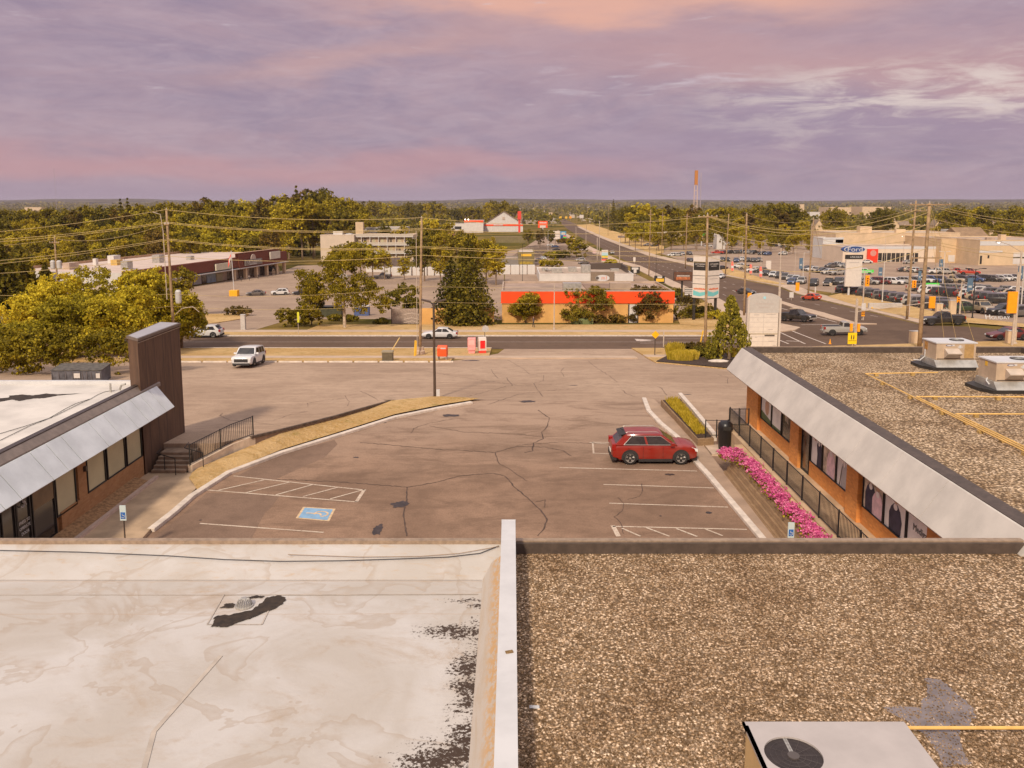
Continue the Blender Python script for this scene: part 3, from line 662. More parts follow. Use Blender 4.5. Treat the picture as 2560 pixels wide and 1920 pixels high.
lots = [('castle_side_lot', [(300, 790), (300, 752), (455, 722), (712, 676), (745, 664), (900, 660), (1000, 668), (1260, 672), (1260, 800), (1105, 800), (985, 798), (860, 797), (720, 800), (700, 806), (640, 824), (600, 841), (440, 841), (440, 800)]),
        ('west_shops_lot', [(1262, 700), (1262, 630), (1340, 612), (1440, 614), (1500, 640), (1600, 690), (1690, 735), (1740, 770), (1700, 800), (1262, 800)]),
        ('west_upper_lot', [(1280, 640), (1340, 600), (1396, 575), (1470, 622), (1540, 660)]),
        ('middle_lot', [(1640, 630), (1680, 615), (1900, 596), (2010, 600), (2060, 620), (2060, 650), (1960, 660), (1900, 690), (1800, 680), (1700, 650)]),
        ('dealer_lot', [(1830, 690), (1960, 640), (2000, 640), (2060, 628), (2620, 628), (2760, 860), (2560, 812), (2430, 796), (2360, 790), (2290, 770), (2200, 752), (2120, 735), (2010, 722), (1900, 702)])]
for nm, px in lots:
    drape(nm if nm != 'castle_side_lot' else 'shopping_lot', [(p.x, p.y) for p in [G(*a) for a in px]], .004 if 'deal' not in nm else .008, A_far)
iv = [G(*q('W', *p)) for p in [(1180, 800), (1190, 765), (1600, 760), (1790, 745), (1815, 765), (1740, 810), (1500, 850), (1240, 880), (1180, 860)]]
drape('lot_island_grass', [(p.x, p.y) for p in iv], .12, DRY, thick=.2)
dv = [G(*p) for p in [(2068, 742), (2110, 733), (2200, 752), (2290, 770), (2380, 792), (2560, 812), (2600, 824), (2400, 808), (2310, 802), (2230, 786), (2130, 762)]]
drape('dealer_verge_grass', [(p.x, p.y) for p in dv], .16, DRY)
dv = [G(*p) for p in [(1800, 668), (1850, 678), (1915, 700), (1968, 712), (1940, 712), (1880, 702), (1810, 686)]]
drape('long_verge_grass', [(p.x, p.y) for p in dv], .16, DRY)
dv = [G(*p) for p in [(1440, 563), (1475, 560), (1560, 585), (1660, 616), (1660, 632), (1625, 638), (1545, 608)]]
drape('far_field_grass', [(p.x, p.y) for p in dv], .10, DRY)
# concrete parking stops on the street side of the upper lot
proto = tag(MB().ext([(-.12, 0), (-.09, .13), (.09, .13), (.12, 0)], 'x', -1.15, 1.15).build('parking_stop', CONC_L), 'x', 'parking stop')
sx_ = [(395+i*63) for i in range(12)]
for i, x in enumerate(sx_):
    p = G(x+16, 906); put(proto, USED, p+Vector((0, 0, .01)), r2.uniform(-.02, .02), 'pale concrete parking stop, %s from the left along the street verge' % ['first', 'second', 'third', 'fourth', 'fifth', 'sixth', 'seventh', 'eighth', 'ninth', 'tenth', 'eleventh', 'twelfth'][i], 'concrete stops along the street verge')

# ================================================================ NEAR BUILDINGS
# --- building under the camera
B0 = thing('flat_roof_building', 'flat roofed building in the foreground, half white membrane and half gravel', 'building', (0, 15, 0))
def bb(): return MB()
YE = 21.2
o = MB().box(-30, -.27, -12, YE-.62, 0, 4.45).build('membrane_roof', MEMB, B0); o.location = (0, -15, 0)
mb = MB().ext([(-16, 0), (-16, 0)], 'y', 0, 0) if False else MB()
mb.ext([(YE-1.55, 4.453), (YE-.18, 4.78), (YE-.18, 4.2), (YE-1.55, 4.2)], 'x', -30, -.27)
o = mb.build('sloped_edge_flashing', MEMB, B0); o.location = (0, -15, 0)
mb = MB().box(-30, 30, YE-.18, YE, 4.0, 4.90-.02); o = mb.build('parapet_cap', BRTRIM, B0); o.location = (0, -15, 0)
mb = MB().box(-.272, 30, YE-.27, YE-.19, 4.0, 4.84); o = mb.build('parapet_inner_face', DKTRIM, B0); o.location = (0, -15, 0)
mb = MB().ext([(-.72, 4.455), (-.26, 4.80), (-.26, 4.3), (-.72, 4.3)], 'y', -12, YE-.9); o = mb.build('stained_cant_strip', STAINED, B0); o.location = (0, -15, 0)
mb = MB().box(-.27, .09, -12, YE-.02, 3.9, 5.38); mb.box(-.275, .095, YE-.03, YE+.015, 4.3, 5.385)
o = mb.build('dividing_parapet', CAPW, B0); o.location = (0, -15, 0)
mb = MB().box(.09, 30, -12, YE-.275, 0, 4.56); o = mb.build('gravel_roof', GRAVEL, B0); o.location = (0, -15, 0)
mb = MB().box(-30, 30, -12, YE-.05, .0, 4.02); mb.box(-30, 30, YE-.3, YE-.06, 0, 4.0); o = mb.build('wall', BRICK_BR, B0); o.location = (0, -15, 0)
# bare membrane patch in the gravel
px = [(1320, 880), (1500, 900), (1640, 915), (1800, 1040), (1880, 1140), (1820, 1230), (1760, 1300), (1790, 1420), (1840, 1493), (1640, 1493), (1600, 1330), (1380, 1200), (1200, 1100), (1500, 1090), (1540, 960)]
zz = lambda x, y: atz(1760+x*.36166, 1380+y*.36166, 4.5)
pp = []
for (a_, b_) in zip([(1240, 1090), (1500, 1085), (1545, 960), (1540, 900), (1640, 905), (1740, 990), (1815, 1060), (1880, 1145), (1850, 1200), (1790, 1240), (1760, 1310), (1800, 1400), (1850, 1500), (1650, 1500), (1560, 1330), (1400, 1190)], [0]*16):
    p = zz(*a_); pp.append((p.x+r2.uniform(-.03, .03), p.y+r2.uniform(-.03, .03), 4.506))
pd = []
for a_, b_ in zip(pp, pp[1:]+pp[:1]):
    for t in range(5):
        t /= 5; pd.append((a_[0]+(b_[0]-a_[0])*t+r2.uniform(-.035, .035), a_[1]+(b_[1]-a_[1])*t+r2.uniform(-.035, .035), 4.566))
mb = MB(); mb.add(pd, [list(range(len(pd)))]); o = mb.build('bare_patch', mat('bare_grey_felt', (.20, .165, .16), .8, .2, 3, bump=.2), B0); o.location = (0, -15, 0)
# loose stones: on the patch rim and scattered over the gravel
def stones(n_, area, name, parent, z, off, smin=.014, smax=.03, rim=None):
    mb = MB()
    for i in range(n_):
        if rim and i < n_*.0: pass
        x = r2.uniform(area[0], area[1]); y = area[2]+(area[3]-area[2])*(r2.random()**1.5); s_ = r2.uniform(smin, smax); a = r2.uniform(0, 6.28)
        c_, s1 = math.cos(a)*s_, math.sin(a)*s_; w_ = r2.uniform(.6, .95)
        vs = [(x+c_, y+s1, z), (x-s1*w_, y+c_*w_, z), (x-c_, y-s1, z), (x+s1*w_, y-c_*w_, z), (x+c_*.4, y+s1*.4, z+s_*.9), (x-s1*.4, y+c_*.4, z+s_*.85), (x-c_*.4, y-s1*.4, z+s_*.9), (x+s1*.4, y-c_*.4, z+s_*.8)]
        mb.add(vs, [(0, 1, 5, 4), (1, 2, 6, 5), (2, 3, 7, 6), (3, 0, 4, 7), (4, 5, 6, 7)])
    m = m_leaf('loose_stone', (.16, .095, .045), (.40, .265, .155), (.80, .62, .46), 3) if 'loose_stone' not in MATS else MATS['loose_stone']
    o = mb.build(name, m, parent, smooth=False); o.location = off; return o
o = stones(42000, (.12, 10.5, 11.6, YE-.3), 'loose_gravel', B0, 4.555, (0, -15, 0)); o['kind'] = 'stuff'
# seams and patch around the drain
D0 = atz(611, 1516, 4.45)
mb = MB(); s4 = [atz(*q_, 4.45) for q_ in [(560, 1488), (690, 1488), (655, 1562), (518, 1562)]]
for a, b in zip(s4, s4[1:]+s4[:1]): strip([a, b], .03, 4.466, Lh, mb)
strip([atz(552, 1640, 4.45), atz(385, 1830, 4.45), atz(360, 1925, 4.45)], .09, 4.462, Lh, mb); strip([(-29, YE-1.6), (-.75, YE-1.6)], .015, 4.462, Lh, mb)
strip([atz(-10, 1488, 4.45), atz(560, 1488, 4.45)], .02, 4.463, Lh, mb); strip([atz(690, 1488, 4.45), atz(1195, 1486, 4.45)], .05, 4.463, Lh, mb)
o = mb.build('membrane_seam', mat('seam_membrane', (.46, .385, .31), .6, .12, 3), B0); o.location = (0, -15, 0)
mb = MB()
def tarblob(cx, cy, pts): mb.add([(cx+x, cy+y, 4.472) for x, y in pts], [list(range(len(pts)))])
def rag(pts):
    o_ = []
    for a, b in zip(pts, pts[1:]+pts[:1]):
        for t in range(6): o_.append((a[0]+(b[0]-a[0])*t/6+r2.uniform(-.03, .03), a[1]+(b[1]-a[1])*t/6+r2.uniform(-.03, .03)))
    return o_
tarblob(D0.x, D0.y-.1, rag([(-.42, -.85), (-.1, -.88), (.2, -.6), (.5, -.3), (.82, .1), (.90, .42), (.66, .62), (.42, .5), (.33, .2), (.22, -.12), (-.1, -.30), (-.5, -.40)]))
tarblob(D0.x, D0.y, rag([(-.55, -.12), (-.25, -.08), (-.22, .08), (-.42, .12)])); tarblob(D0.x, D0.y, rag([(-.05, .32), (.25, .40), (.38, .5), (.1, .5), (-.05, .42)]))
o = mb.build('black_tar_patch', mat('roof_tar', (.035, .022, .012), .7, .4, 6), B0); o.location = (0, -15, 0)
dr = thing('roof_drain', 'domed metal strainer drain with black tar around it on the white roof', 'roof drain', (D0.x, D0.y, 4.46))
mb = MB().lathe([(.20, 0), (.20, .03), (.15, .035)], k=18); mb.build('flange', STEEL, dr)
mb = MB()
for j in range(18):
    t = 2*math.pi*j/18; mb.tube([(.17*math.cos(t), .17*math.sin(t), .02), (.155*math.cos(t), .155*math.sin(t), .10), (.11*math.cos(t), .11*math.sin(t), .17), (.04*math.cos(t), .04*math.sin(t), .19)], .010, 4)
mb.lathe([(.07, .180), (.06, .2), (.0, .205)], k=12); mb.build('dome_grate', STEEL, dr)
# cables on the near roof
def cable(name, label, pts, z, r, m, dens=True):
    mb = MB(); mb.tube([(p.x, p.y, z(p) if callable(z) else z) for p in pts], r, 5); return tag(mb.build(name, m), label, 'cable')
pk = [atz(x, y, 4.65) for x, y in [(-20, 1385), (200, 1388), (420, 1394), (560, 1400), (700, 1403), (850, 1402), (1000, 1399), (1120, 1396), (1200, 1390), (1247, 1378)]]
cable('roof_cable', 'thin black cable lying along the far edge of the white roof', pk, lambda p: 4.50+.33*max(0, (p.y-(YE-1.55)))/1.37, .012, BLACKM)
pk = [atz(x, y, 4.65) for x, y in [(720, 1392), (900, 1396), (1050, 1395), (1150, 1390), (1247, 1379)]]
cable('roof_cable', 'thin tan cable beside the black one near the white roof divider', pk, lambda p: 4.50+.33*max(0, (p.y-(YE-1.55)))/1.37, .009, mat('tan_cable', (.30, .20, .12), .6, .1, 3))
pk = [atz(x, y, 4.55) for x, y in [(1291, 1384), (1300, 1420), (1313, 1470), (1320, 1492), (1309, 1520), (1318, 1570), (1316, 1650), (1328, 1700), (1335, 1770), (1341, 1800), (1342, 1860), (1333, 1930)]]
cable('roof_cable', 'thin white wire trailing down the gravel beside the white divider', pk, 4.535, .009, WHITE)
pk = atz(1336, 1774, 4.52)
tag(MB().box(pk.x-.09, pk.x+.09, pk.y-.04, pk.y+.04, 4.5, 4.58).build('wire_clip', WHITE), 'small white block holding the wire on the gravel', 'clip')
tag(MB().box(-.12, .02, 14.6, 14.68, 5.378, 5.40, .3).build('dead_leaf', mat('brown_leaf', (.22, .13, .05), .9, .3, 20)), 'small brown leaf stuck on top of the white divider', 'leaf')

# --- rooftop unit in the foreground
hv = thing('rooftop_unit', 'big white topped air conditioning unit with a round fan at the bottom edge', 'air conditioner', (4.9, 12.4, 4.5))
x0, x1 = atz(1861, 1804, 5.4).x-4.9, atz(2263, 1808, 5.4).x-4.9; yb = atz(1861, 1804, 5.4).y-12.4
MB().box(x0+.04, x1-.04, -1.2, yb-.04, .10, .86).build('casing', mat('unit_casing', (.52, .34, .15), .6, .1, 2), hv)
MB().box(x0-.0, x0+.035, -1.2, yb-.1, .1, .9).box(x0-.015, x0+.0, -1.1, yb-.2, .1, .9).build('side_post', mat('unit_post', (.60, .40, .18), .5, .1, 2), hv)
fc = atz(1984, 1886, 5.4); fx, fy = fc.x-4.9, fc.y-12.4; fr = .43
mb = MB()
k = 40; ringp = [(fx+fr*math.cos(2*math.pi*j/k), fy+fr*math.sin(2*math.pi*j/k)) for j in range(k)]
# top plate with a round hole
def sq(j):
    t = 2*math.pi*j/k; c_, s_ = math.cos(t), math.sin(t); m_ = max(abs(c_), abs(s_)); return (fx+.56*c_/m_, fy+.56*s_/m_)
outer = [sq(j) for j in range(k)]
vs = [(x, y, .90) for x, y in ringp]+[(x, y, .90) for x, y in outer]+[(x, y, .78) for x, y in ringp]
mb.add(vs, [(j, (j+1) % k, (j+1) % k+k, j+k) for j in range(k)]+[(j, (j+1) % k, (j+1) % k+2*k, j+2*k) for j in range(k)])
mb.box(x0, fx-.56, -1.2, yb, .86, .90).box(fx+.56, x1, -1.2, yb, .86, .90).box(fx-.56, fx+.56, fy+.56, yb, .86, .90).box(fx-.56, fx+.56, -1.2, fy-.56, .86, .90)
mb.build('top_plate', mat('unit_top', (.45, .395, .36), .45, .08, 1), hv)
MB().lathe([(fr+.02, .30), (fr+.02, .86), (fr+.018, .87)], (fx, fy), 32).build('fan_shaft', mat('fan_dark', (.035, .025, .022), .6, .2, 4), hv)
mb = MB()
for j in range(4):
    t0 = R(20+90*j); L = []
    for (r_, dt, zz_) in [(.08, -.2, .70), (.38, -.45, .74), (.40, .25, .60), (.08, .4, .62)]: L.append((fx+r_*math.cos(t0+dt), fy+r_*math.sin(t0+dt), zz_))
    mb.quad(*L)
mb.build('fan_blade', mat('fan_blade', (.34, .26, .22), .5, .15, 4), hv)
mb = MB()
for j in range(1, 5):
    r_ = fr*j/5; mb.tube([(fx+r_*math.cos(2*math.pi*i/28), fy+r_*math.sin(2*math.pi*i/28), .885) for i in range(29)], .0018, 3)
for j in range(12): mb.tube([(fx, fy, .887), (fx+fr*math.cos(j*math.pi/6), fy+fr*math.sin(j*math.pi/6), .887)], .002, 3)
mb.lathe([(.09, .72), (.09, .89)], (fx, fy), 14); mb.build('fan_guard', mat('fan_guard', (.10, .08, .07), .5, .1, 3), hv)
MB().box(fx-.03, fx+.03, fy, fy+fr, .84, .875).build('motor_mount', STEEL, hv)
tag(MB().tube([(7.05-.0, 0, 0)]+[(18, 0, 0)], .03, 8).build('gas_pipe', GASY), 'yellow gas pipe running right from the foreground unit', 'pipe')
o = bpy.data.objects['gas_pipe']; pz = atz(2263, 1815, 4.8); o.location = (pz.x-7.05, pz.y-.05, 4.8)

# --- left building with sloped fascia and tall brown pylon wall
LB = thing('storefront_building', 'low left storefront building with pale blue sloped fascia and white roof', 'building', (-24, 31.85, 0))
def lb(name, mb, m, par=None, **k):
    o = mb.build(name, m, par or LB, **k); o.location = (24, -33, 0) if (par is None) else (0, 0, 0); return o
XW = -18.4; YF = 43.45
lb('roof', MB().box(-45, XW-.30, 22.0, YF-.25, 3.9, 4.42), MEMB2)
lb('roof_edge', MB().box(-45, XW-.31, YF-.249, YF, 3.9, 4.6), CAPW)
lb('cant_strip', MB().ext([(XW-1.0, 4.43), (XW-.42, 4.60), (XW-.42, 4.3), (XW-1.0, 4.3)], 'y', 22, YF-.25), MEMB2)
lb('black_roof_trim', MB().box(XW-.42, XW-.16, 22.0, YF+.05, 4.45, 4.66), mat('black_trim_metal', (.05, .036, .028), .4, .2, 4))
lb('grey_trim', MB().ext([(XW-.155, 4.2), (XW-.155, 4.62), (XW+.12, 4.36), (XW+.12, 4.2)], 'y', 22.0, YF+.5), mat('grey_brown_trim', (.22, .17, .135), .5, .15, 3))
seams = [0, 1.0, 2.0, 3.05, 4.2, 5.8, 7.1, 9.3, 10.4, 11.5, 13.6, 14.6, 16.2, 18.1, 20.5, 21.8]
for i, (a, b) in enumerate(zip(seams, seams[1:])):
    y1, y0 = 43.4-a-.02, 43.4-b+.02
    lb('fascia_panel', MB().ext([(XW+.13, 4.30), (XW+.17, 4.30), (XW+1.02, 3.22), (XW+.98, 3.18), (XW+.13, 4.2)], 'y', y0, y1), PANEL_L)
lb('fascia_backing', MB().ext([(XW, 4.2), (XW+.125, 4.21), (XW+.96, 3.17), (XW+.0, 3.17)], 'y', 22.0, 43.38), mat('fascia_frame', (.10, .08, .055), .7, .2, 3))
lb('wall', MB().box(-45, XW-.12, 22.0, 43.2, 0, 3.9), BRICK_BR)
lb('wall_base', MB().box(XW-.119, XW+.02, 34.0, 41.68, 0, 1.12).box(XW-.119, XW, 35.5, 36.2, 1.12, 3.9).box(XW-.119, XW+.02, 22.0, 30.0, 0, .5), BRICK_BR)
lb('planting_strip', MB().ext([(XW+.02, .14), (XW+.02, .40), (XW+.75, .20), (XW+.75, .14)], 'y', 22, 40.6), mat('brown_pebbles', (.33, .185, .085), .95, .35, 7, bump=.7))
lb('walk_kerb', MB().box(XW+.75, XW+.93, 23, 41.2, .1, .27), mat('walk_kerb', (.50, .36, .28), .9, .1, 2))
def win(parent, y0, y1, z0, z1, pane, xo=XW, side=1, nm='window', fr=.05, mid=None, loc=(24, -33, 0), fmat=BLACKM):
    a = xo-.10*side; b = xo+.02*side
    f = MB(); xa, xb = min(a, b), max(a, b)
    f.box(xa, xb, y0, y0+fr, z0, z1).box(xa, xb, y1-fr, y1, z0, z1).box(xa, xb, y0+fr, y1-fr, z0, z0+fr).box(xa, xb, y0+fr, y1-fr, z1-fr, z1)
    w_ = f.build(nm, fmat, parent); w_.location = loc
    c_ = (xa+xb)/2; MB().box(c_-.01, c_+.01, y0+fr, y1-fr, z0+fr, z1-fr).build('pane', pane, w_)
    return w_
for y0, y1, z0, pn in [(40.0, 41.62, 1.12, BLIND), (38.05, 39.85, 1.12, BLIND), (36.25, 37.9, 1.12, BLIND), (33.72, 35.3, 1.0, BLIND)]: win(LB, y0, y1, z0, 3.6, pn, fr=.06)
w_ = win(LB, 32.05, 33.65, .3, 3.6, GLASSD, fr=.06); MB().box(XW-.03, XW-.0, 32.12, 33.58, 1.9, 3.4).build('painted_brown_reflection', mat('brown_reflection_and_band', (.16, .10, .05), .3, .2, 2), w_)  # reflection in the upper glass painted as a brown sheet
win(LB, 30.1, 30.95, .3, 3.6, GLASSD, fr=.06); win(LB, 28.4, 30.0, .3, 3.6, GLASSD, fr=.06)
dd = win(LB, 31.0, 31.95, .15, 3.4, GLASSD, nm='door', fr=.09)
for i, s_ in enumerate(['PRESS TO', 'OPERATE', 'DOOR']): text(s_, .17, WHITE, dd, (XW+.025, 31.47, 1.75-.22*i), (R(90), 0, R(90)), .004)
mb = MB(); mb.tube([(XW+.03, 31.42+.13*math.cos(t), 2.45+.13*math.sin(t)) for t in [R(200+20*j) for j in range(12)]], .02, 5); mb.tube([(XW+.03, 31.44, 2.78), (XW+.03, 31.44, 2.5), (XW+.03, 31.58, 2.48), (XW+.03, 31.64, 2.35)], .022, 5); mb.build('wheelchair_symbol', WHITE, dd)
lb('wall_light', MB().box(XW, XW+.12, 35.95, 36.1, 2.2, 2.42), DKTRIM)
# brown pylon wall
TY0, TY1 = 41.72, 47.0
TP4 = [(-18.33, TY0), (-19.2, TY0+.85), (-19.55, TY1+.35), (-18.36, TY1)]; tw = MB(); tw.prism(TP4, .0, 6.90); lb('pylon_wall', tw, TOWER)
lb('pylon_cap', MB().prism([(-18.28, TY0-.07), (-19.26, TY0+.84), (-19.62, TY1+.42), (-18.3, TY1+.06)], 6.91, 7.04), mat('brown_cap', (.15, .11, .085), .5, .1, 3))
lb('pylon_cap_top', MB().prism([(-18.35, TY0+.03), (-19.16, TY0+.9), (-19.5, TY1+.3), (-18.38, TY1-.04)], 7.041, 7.06), mat('cap_sheet', (.38, .36, .36), .35, .08, 1))
lb('cap_trim', MB().box(-18.325, -18.30, TY0, TY1, 6.80, 6.84), BRTRIM)
lb('vent_pipe', MB().tube([(-19.7, 41.5, 4.4), (-19.7, 41.5, 4.85)], .05, 8), STEEL); lb('vent_elbow', MB().tube([(-19.3, 41.6, 4.5), (-19.2, 41.6, 4.75), (-19.0, 41.6, 4.8)], .05, 8), STEEL)
mb = MB()
for pts in [rag([(-24.3, 39.6), (-23.9, 39.45), (-23.6, 39.9), (-23.1, 39.6), (-22.7, 40.1), (-22.2, 40.2), (-21.9, 40.7), (-20.9, 41.2), (-22.0, 41.0), (-22.7, 41.15), (-23.1, 40.75), (-23.7, 40.95), (-24.2, 40.7), (-24.0, 40.3), (-24.5, 40.1)])]: mb.add([(x, y, 4.428) for x, y in pts], [list(range(len(pts)))])
lb('black_tar_patch', mb, mat('roof_tar', (.035, .022, .012), .7, .4, 6))
mb = MB(); pk = [zq('5', *p, 4.45) for p in [(820, 560), (750, 570), (700, 590), (650, 620), (560, 660), (500, 690), (400, 740), (200, 820), (0, 918)]]; mb.tube([(p.x, p.y, 4.45) for p in pk], .012, 5); tag(mb.build('roof_cable', BLACKM), 'black cable snaking across the white roof of the left storefront', 'cable')
mb = MB(); pk = [zq('5', *p, 4.45) for p in [(650, 620), (540, 655), (470, 690), (350, 760), (200, 810), (0, 870)]]; mb.tube([(p.x, p.y, 4.45) for p in pk], .012, 5); tag(mb.build('roof_cable', BLACKM), 'second black cable curving over the left storefront roof, above the other', 'cable')
# stairs and ramp wall with railing
stp = thing('stairway', 'short concrete stairway climbing beside the dark brown pylon wall', 'stairs', (-17.2, 41.3, .15))
mb = MB()
for j in range(5): mb.box(-.95, .75, -.5+.30*j, 1.6, .0+.14*j, .14*(j+1))
mb.build('steps', mat('stair_concrete', (.26, .175, .115), .9, .25, 2), stp)
RW = [zq('5', 1305, 1190, .15), zq('5', 1650, 990, .5), zq('5', 1800, 920, .75)]
RW = [(-16.25, 41.0), (RW[1].x+.05, RW[1].y), (RW[2].x+.1, RW[2].y)]
wr = thing('ramp_wall', 'low pale concrete wall under the black railing beside the ramp', 'wall', (RW[0][0], RW[0][1], 0))
def wallh(t): return .50+.55*t
mb = MB(); d1 = Vector((RW[1][0]-RW[0][0], RW[1][1]-RW[0][1])); mb2 = densify([Vector((a[0], a[1], 0)) for a in RW], .6)
L = []
for i, p in enumerate(mb2):
    t = i/(len(mb2)-1); p = Vector((p.x-RW[0][0], p.y-RW[0][1])); L += [(p.x-.12, p.y, 0), (p.x-.12, p.y, wallh(t)), (p.x+.12, p.y-.05, wallh(t)), (p.x+.12, p.y-.05, 0)]
k = len(mb2); mb.add(L, [(4*i+j, 4*i+(j+1) % 4, 4*i+4+(j+1) % 4, 4*i+4+j) for i in range(k-1) for j in range(4)]+[(3, 2, 1, 0), (4*k-4, 4*k-3, 4*k-2, 4*k-1)])
mb.build('wall_body', mat('pale_concrete', (.56, .42, .30), .9, .15, 2, bump=.2), wr)
def railing(name, label, pts, zf, h, sp=.115, post=1.9, m=BLACKM, cat='railing'):
    o0 = Vector((pts[0][0], pts[0][1], 0)); r_ = thing(name, label, cat, (o0.x, o0.y, zf(0)))
    L = []; 
    for a, b in zip(pts, pts[1:]): L.append((Vector((a[0], a[1])), Vector((b[0], b[1]))))
    tot = sum((b-a).length for a, b in L)
    def at(s_):
        for a, b in L:
            l = (b-a).length
            if s_ <= l+1e-6: v = a+(b-a)*(s_/l); return Vector((v.x-o0.x, v.y-o0.y, 0))
            s_ -= l
        v = L[-1][1]; return Vector((v.x-o0.x, v.y-o0.y, 0))
    z = lambda s_: zf(s_/tot)-zf(0)
    k = int(tot/sp); mb = MB()
    for i in range(k+1): p = at(i*sp); zz_ = z(i*sp); mb.box(p.x-.009, p.x+.009, p.y-.009, p.y+.009, zz_+.08, zz_+h)
    mb.build('balusters', m, r_)
    mb = MB(); n_ = 24
    for hh in (h, .09): mb.tube([at(tot*i/n_)+Vector((0, 0, z(tot*i/n_)+hh)) for i in range(n_+1)], .022, 5)
    mb.build('rails', m, r_)
    np_ = max(1, round(tot/post))
    for i in range(np_+1):
        p = at(tot*i/np_); zz_ = z(tot*i/np_); MB().box(p.x-.028, p.x+.028, p.y-.028, p.y+.028, zz_-.05, zz_+h+.04).build('post', m, r_)
    return r_
railing('railing', 'black metal railing with bars on the low wall left of the grass island', RW, wallh, 1.05)
hr = thing('handrail', 'black pipe handrail beside the stairs at the brown pylon wall', 'handrail', (-18.0, 40.6, .15))
MB().tube([(0, 1.2, 1.0), (0, .6, .9), (1.2, -.1, .85)], .022, 6).tube([(1.2, -.1, .85), (1.2, -.1, 0)], .022, 6).tube([(.5, .3, .88), (.5, .3, 0)], .022, 6).build('rail', BLACKM, hr)
hr = copy_tree(hr); hr.location = (-16.9, 41.4, .2); hr['label'] = 'second black pipe handrail on the stairs next to the low wall'

# --- right building
RB = thing('brick_building', 'right orange brick building with cream sloped fascia and gravel roof', 'building', (20, 34.7, 0))
def rb(name, mb, m, **k):
    o = mb.build(name, m, RB, **k); o.location = (-20, -36, 0); return o
XR, YR = 13.65, 50.2
rb('gravel_roof', MB().box(XR+.45, 30.0, 22.0, YR-.12, 4.0, 4.84), GRAVEL2)
rb('parapet', MB().box(XR+.46, 30.3, YR-.12, YR+.06, 4.0, 5.16).box(30.0, 30.3, 23, YR-.12, 4, 5.16), DKTRIM)
rb('parapet_edge', MB().box(XR+.30, 30.32, YR+.0, YR+.08, 5.161, 5.19), BRTRIM)
rb('dark_roof_trim', MB().ext([(XR-.02, 4.9), (XR-.02, 5.12), (XR+.46, 5.16), (XR+.62, 4.845), (XR+.62, 4.6), (XR, 4.6)], 'y', 22.0, YR+.06), DKTRIM)
seams = [YR+.1, 46, 41.5, 37.4, 34.8, 32.4, 29.5, 26.5, 22.05]
for a, b in zip(seams, seams[1:]):
    rb('fascia_panel', MB().ext([(XR-.03, 5.10), (XR-.07, 5.08), (XR-.92, 3.84), (XR-.88, 3.78), (XR-.03, 4.9)], 'y', b+.008, a-.008), PANEL_R)
rb('fascia_backing', MB().ext([(XR, 5.0), (XR-.03, 5.0), (XR-.86, 3.80), (XR-.86, 3.76), (XR, 3.76)], 'y', 22.0, YR+.05), mat('soffit_brown', (.10, .07, .045), .7, .2, 3))
rb('wall', MB().box(XR+.1, 30.2, 22.0, 48.6, -.5, 4.0), BRICK)
wm = MB()
for y0, y1, z1 in [(41.0, 46.3, 1.9), (34.0, 38.6, 1.9), (27.4, 32.8, 1.9), (22, 26.4, 1.9)]: wm.box(XR, XR+.099, y0, y1, .9, z1)
rb('sill_wall', wm, BRICK)
for y0, y1 in [(46.3, 48.5), (39.7, 40.9), (32.85, 34.0), (26.4, 27.4)]:
    rb('brick_pier', MB().box(XR-.16, XR+.099, y0, y1, -.2 if y0 > 46 else .9, 3.76), BRICK)
WMATS = {}
def poster(parent, y0, y1, z0, z1, bgm, shapes, x=XR-.005):
    W_ = y1-y0; Hh = z1-z0
    for nm, pts, m in shapes:
        mb = MB(); vs = [(x, y1-u*W_, z0+v*Hh) for u, v in pts]; mb.add(vs, [list(range(len(vs)))])
        o = mb.build(nm, m, parent)
        x -= .0025
SK = mat('poster_skin', (.60, .36, .22), .6, .1, 3); HAIR = mat('poster_hair', (.14, .08, .04), .6, .2, 5); NAVY = mat('poster_navy', (.05, .045, .07), .6, .3, 4); PNK = mat('poster_pink', (.85, .58, .56), .6, .15, 4)
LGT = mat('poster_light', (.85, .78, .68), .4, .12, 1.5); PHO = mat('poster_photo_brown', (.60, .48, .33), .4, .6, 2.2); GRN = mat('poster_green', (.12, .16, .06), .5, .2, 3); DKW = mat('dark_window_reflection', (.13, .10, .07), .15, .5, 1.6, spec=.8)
def blobp(cx, cy, rx, ry, k=14): return [(cx+rx*math.cos(2*math.pi*j/k), cy+ry*math.sin(2*math.pi*j/k)) for j in range(k)]
def figure(cx, w, coat, hy=.72):
    return [('figure_coat', [(cx-w, 0), (cx-w*1.1, .35), (cx-w*.8, hy-.16), (cx-w*.3, hy-.06), (cx+w*.3, hy-.06), (cx+w*.8, hy-.16), (cx+w*1.15, .3), (cx+w, 0)], coat), ('figure_face', blobp(cx, hy+.03, w*.42, .085), SK), ('figure_hair', [(cx-w*.5, hy), (cx-w*.52, hy+.1), (cx, hy+.17), (cx+w*.52, hy+.1), (cx+w*.5, hy+.0), (cx+w*.3, hy+.09), (cx-w*.3, hy+.09)], HAIR), ('figure_scarf', blobp(cx, hy-.12, w*.35, .07), LGT)]
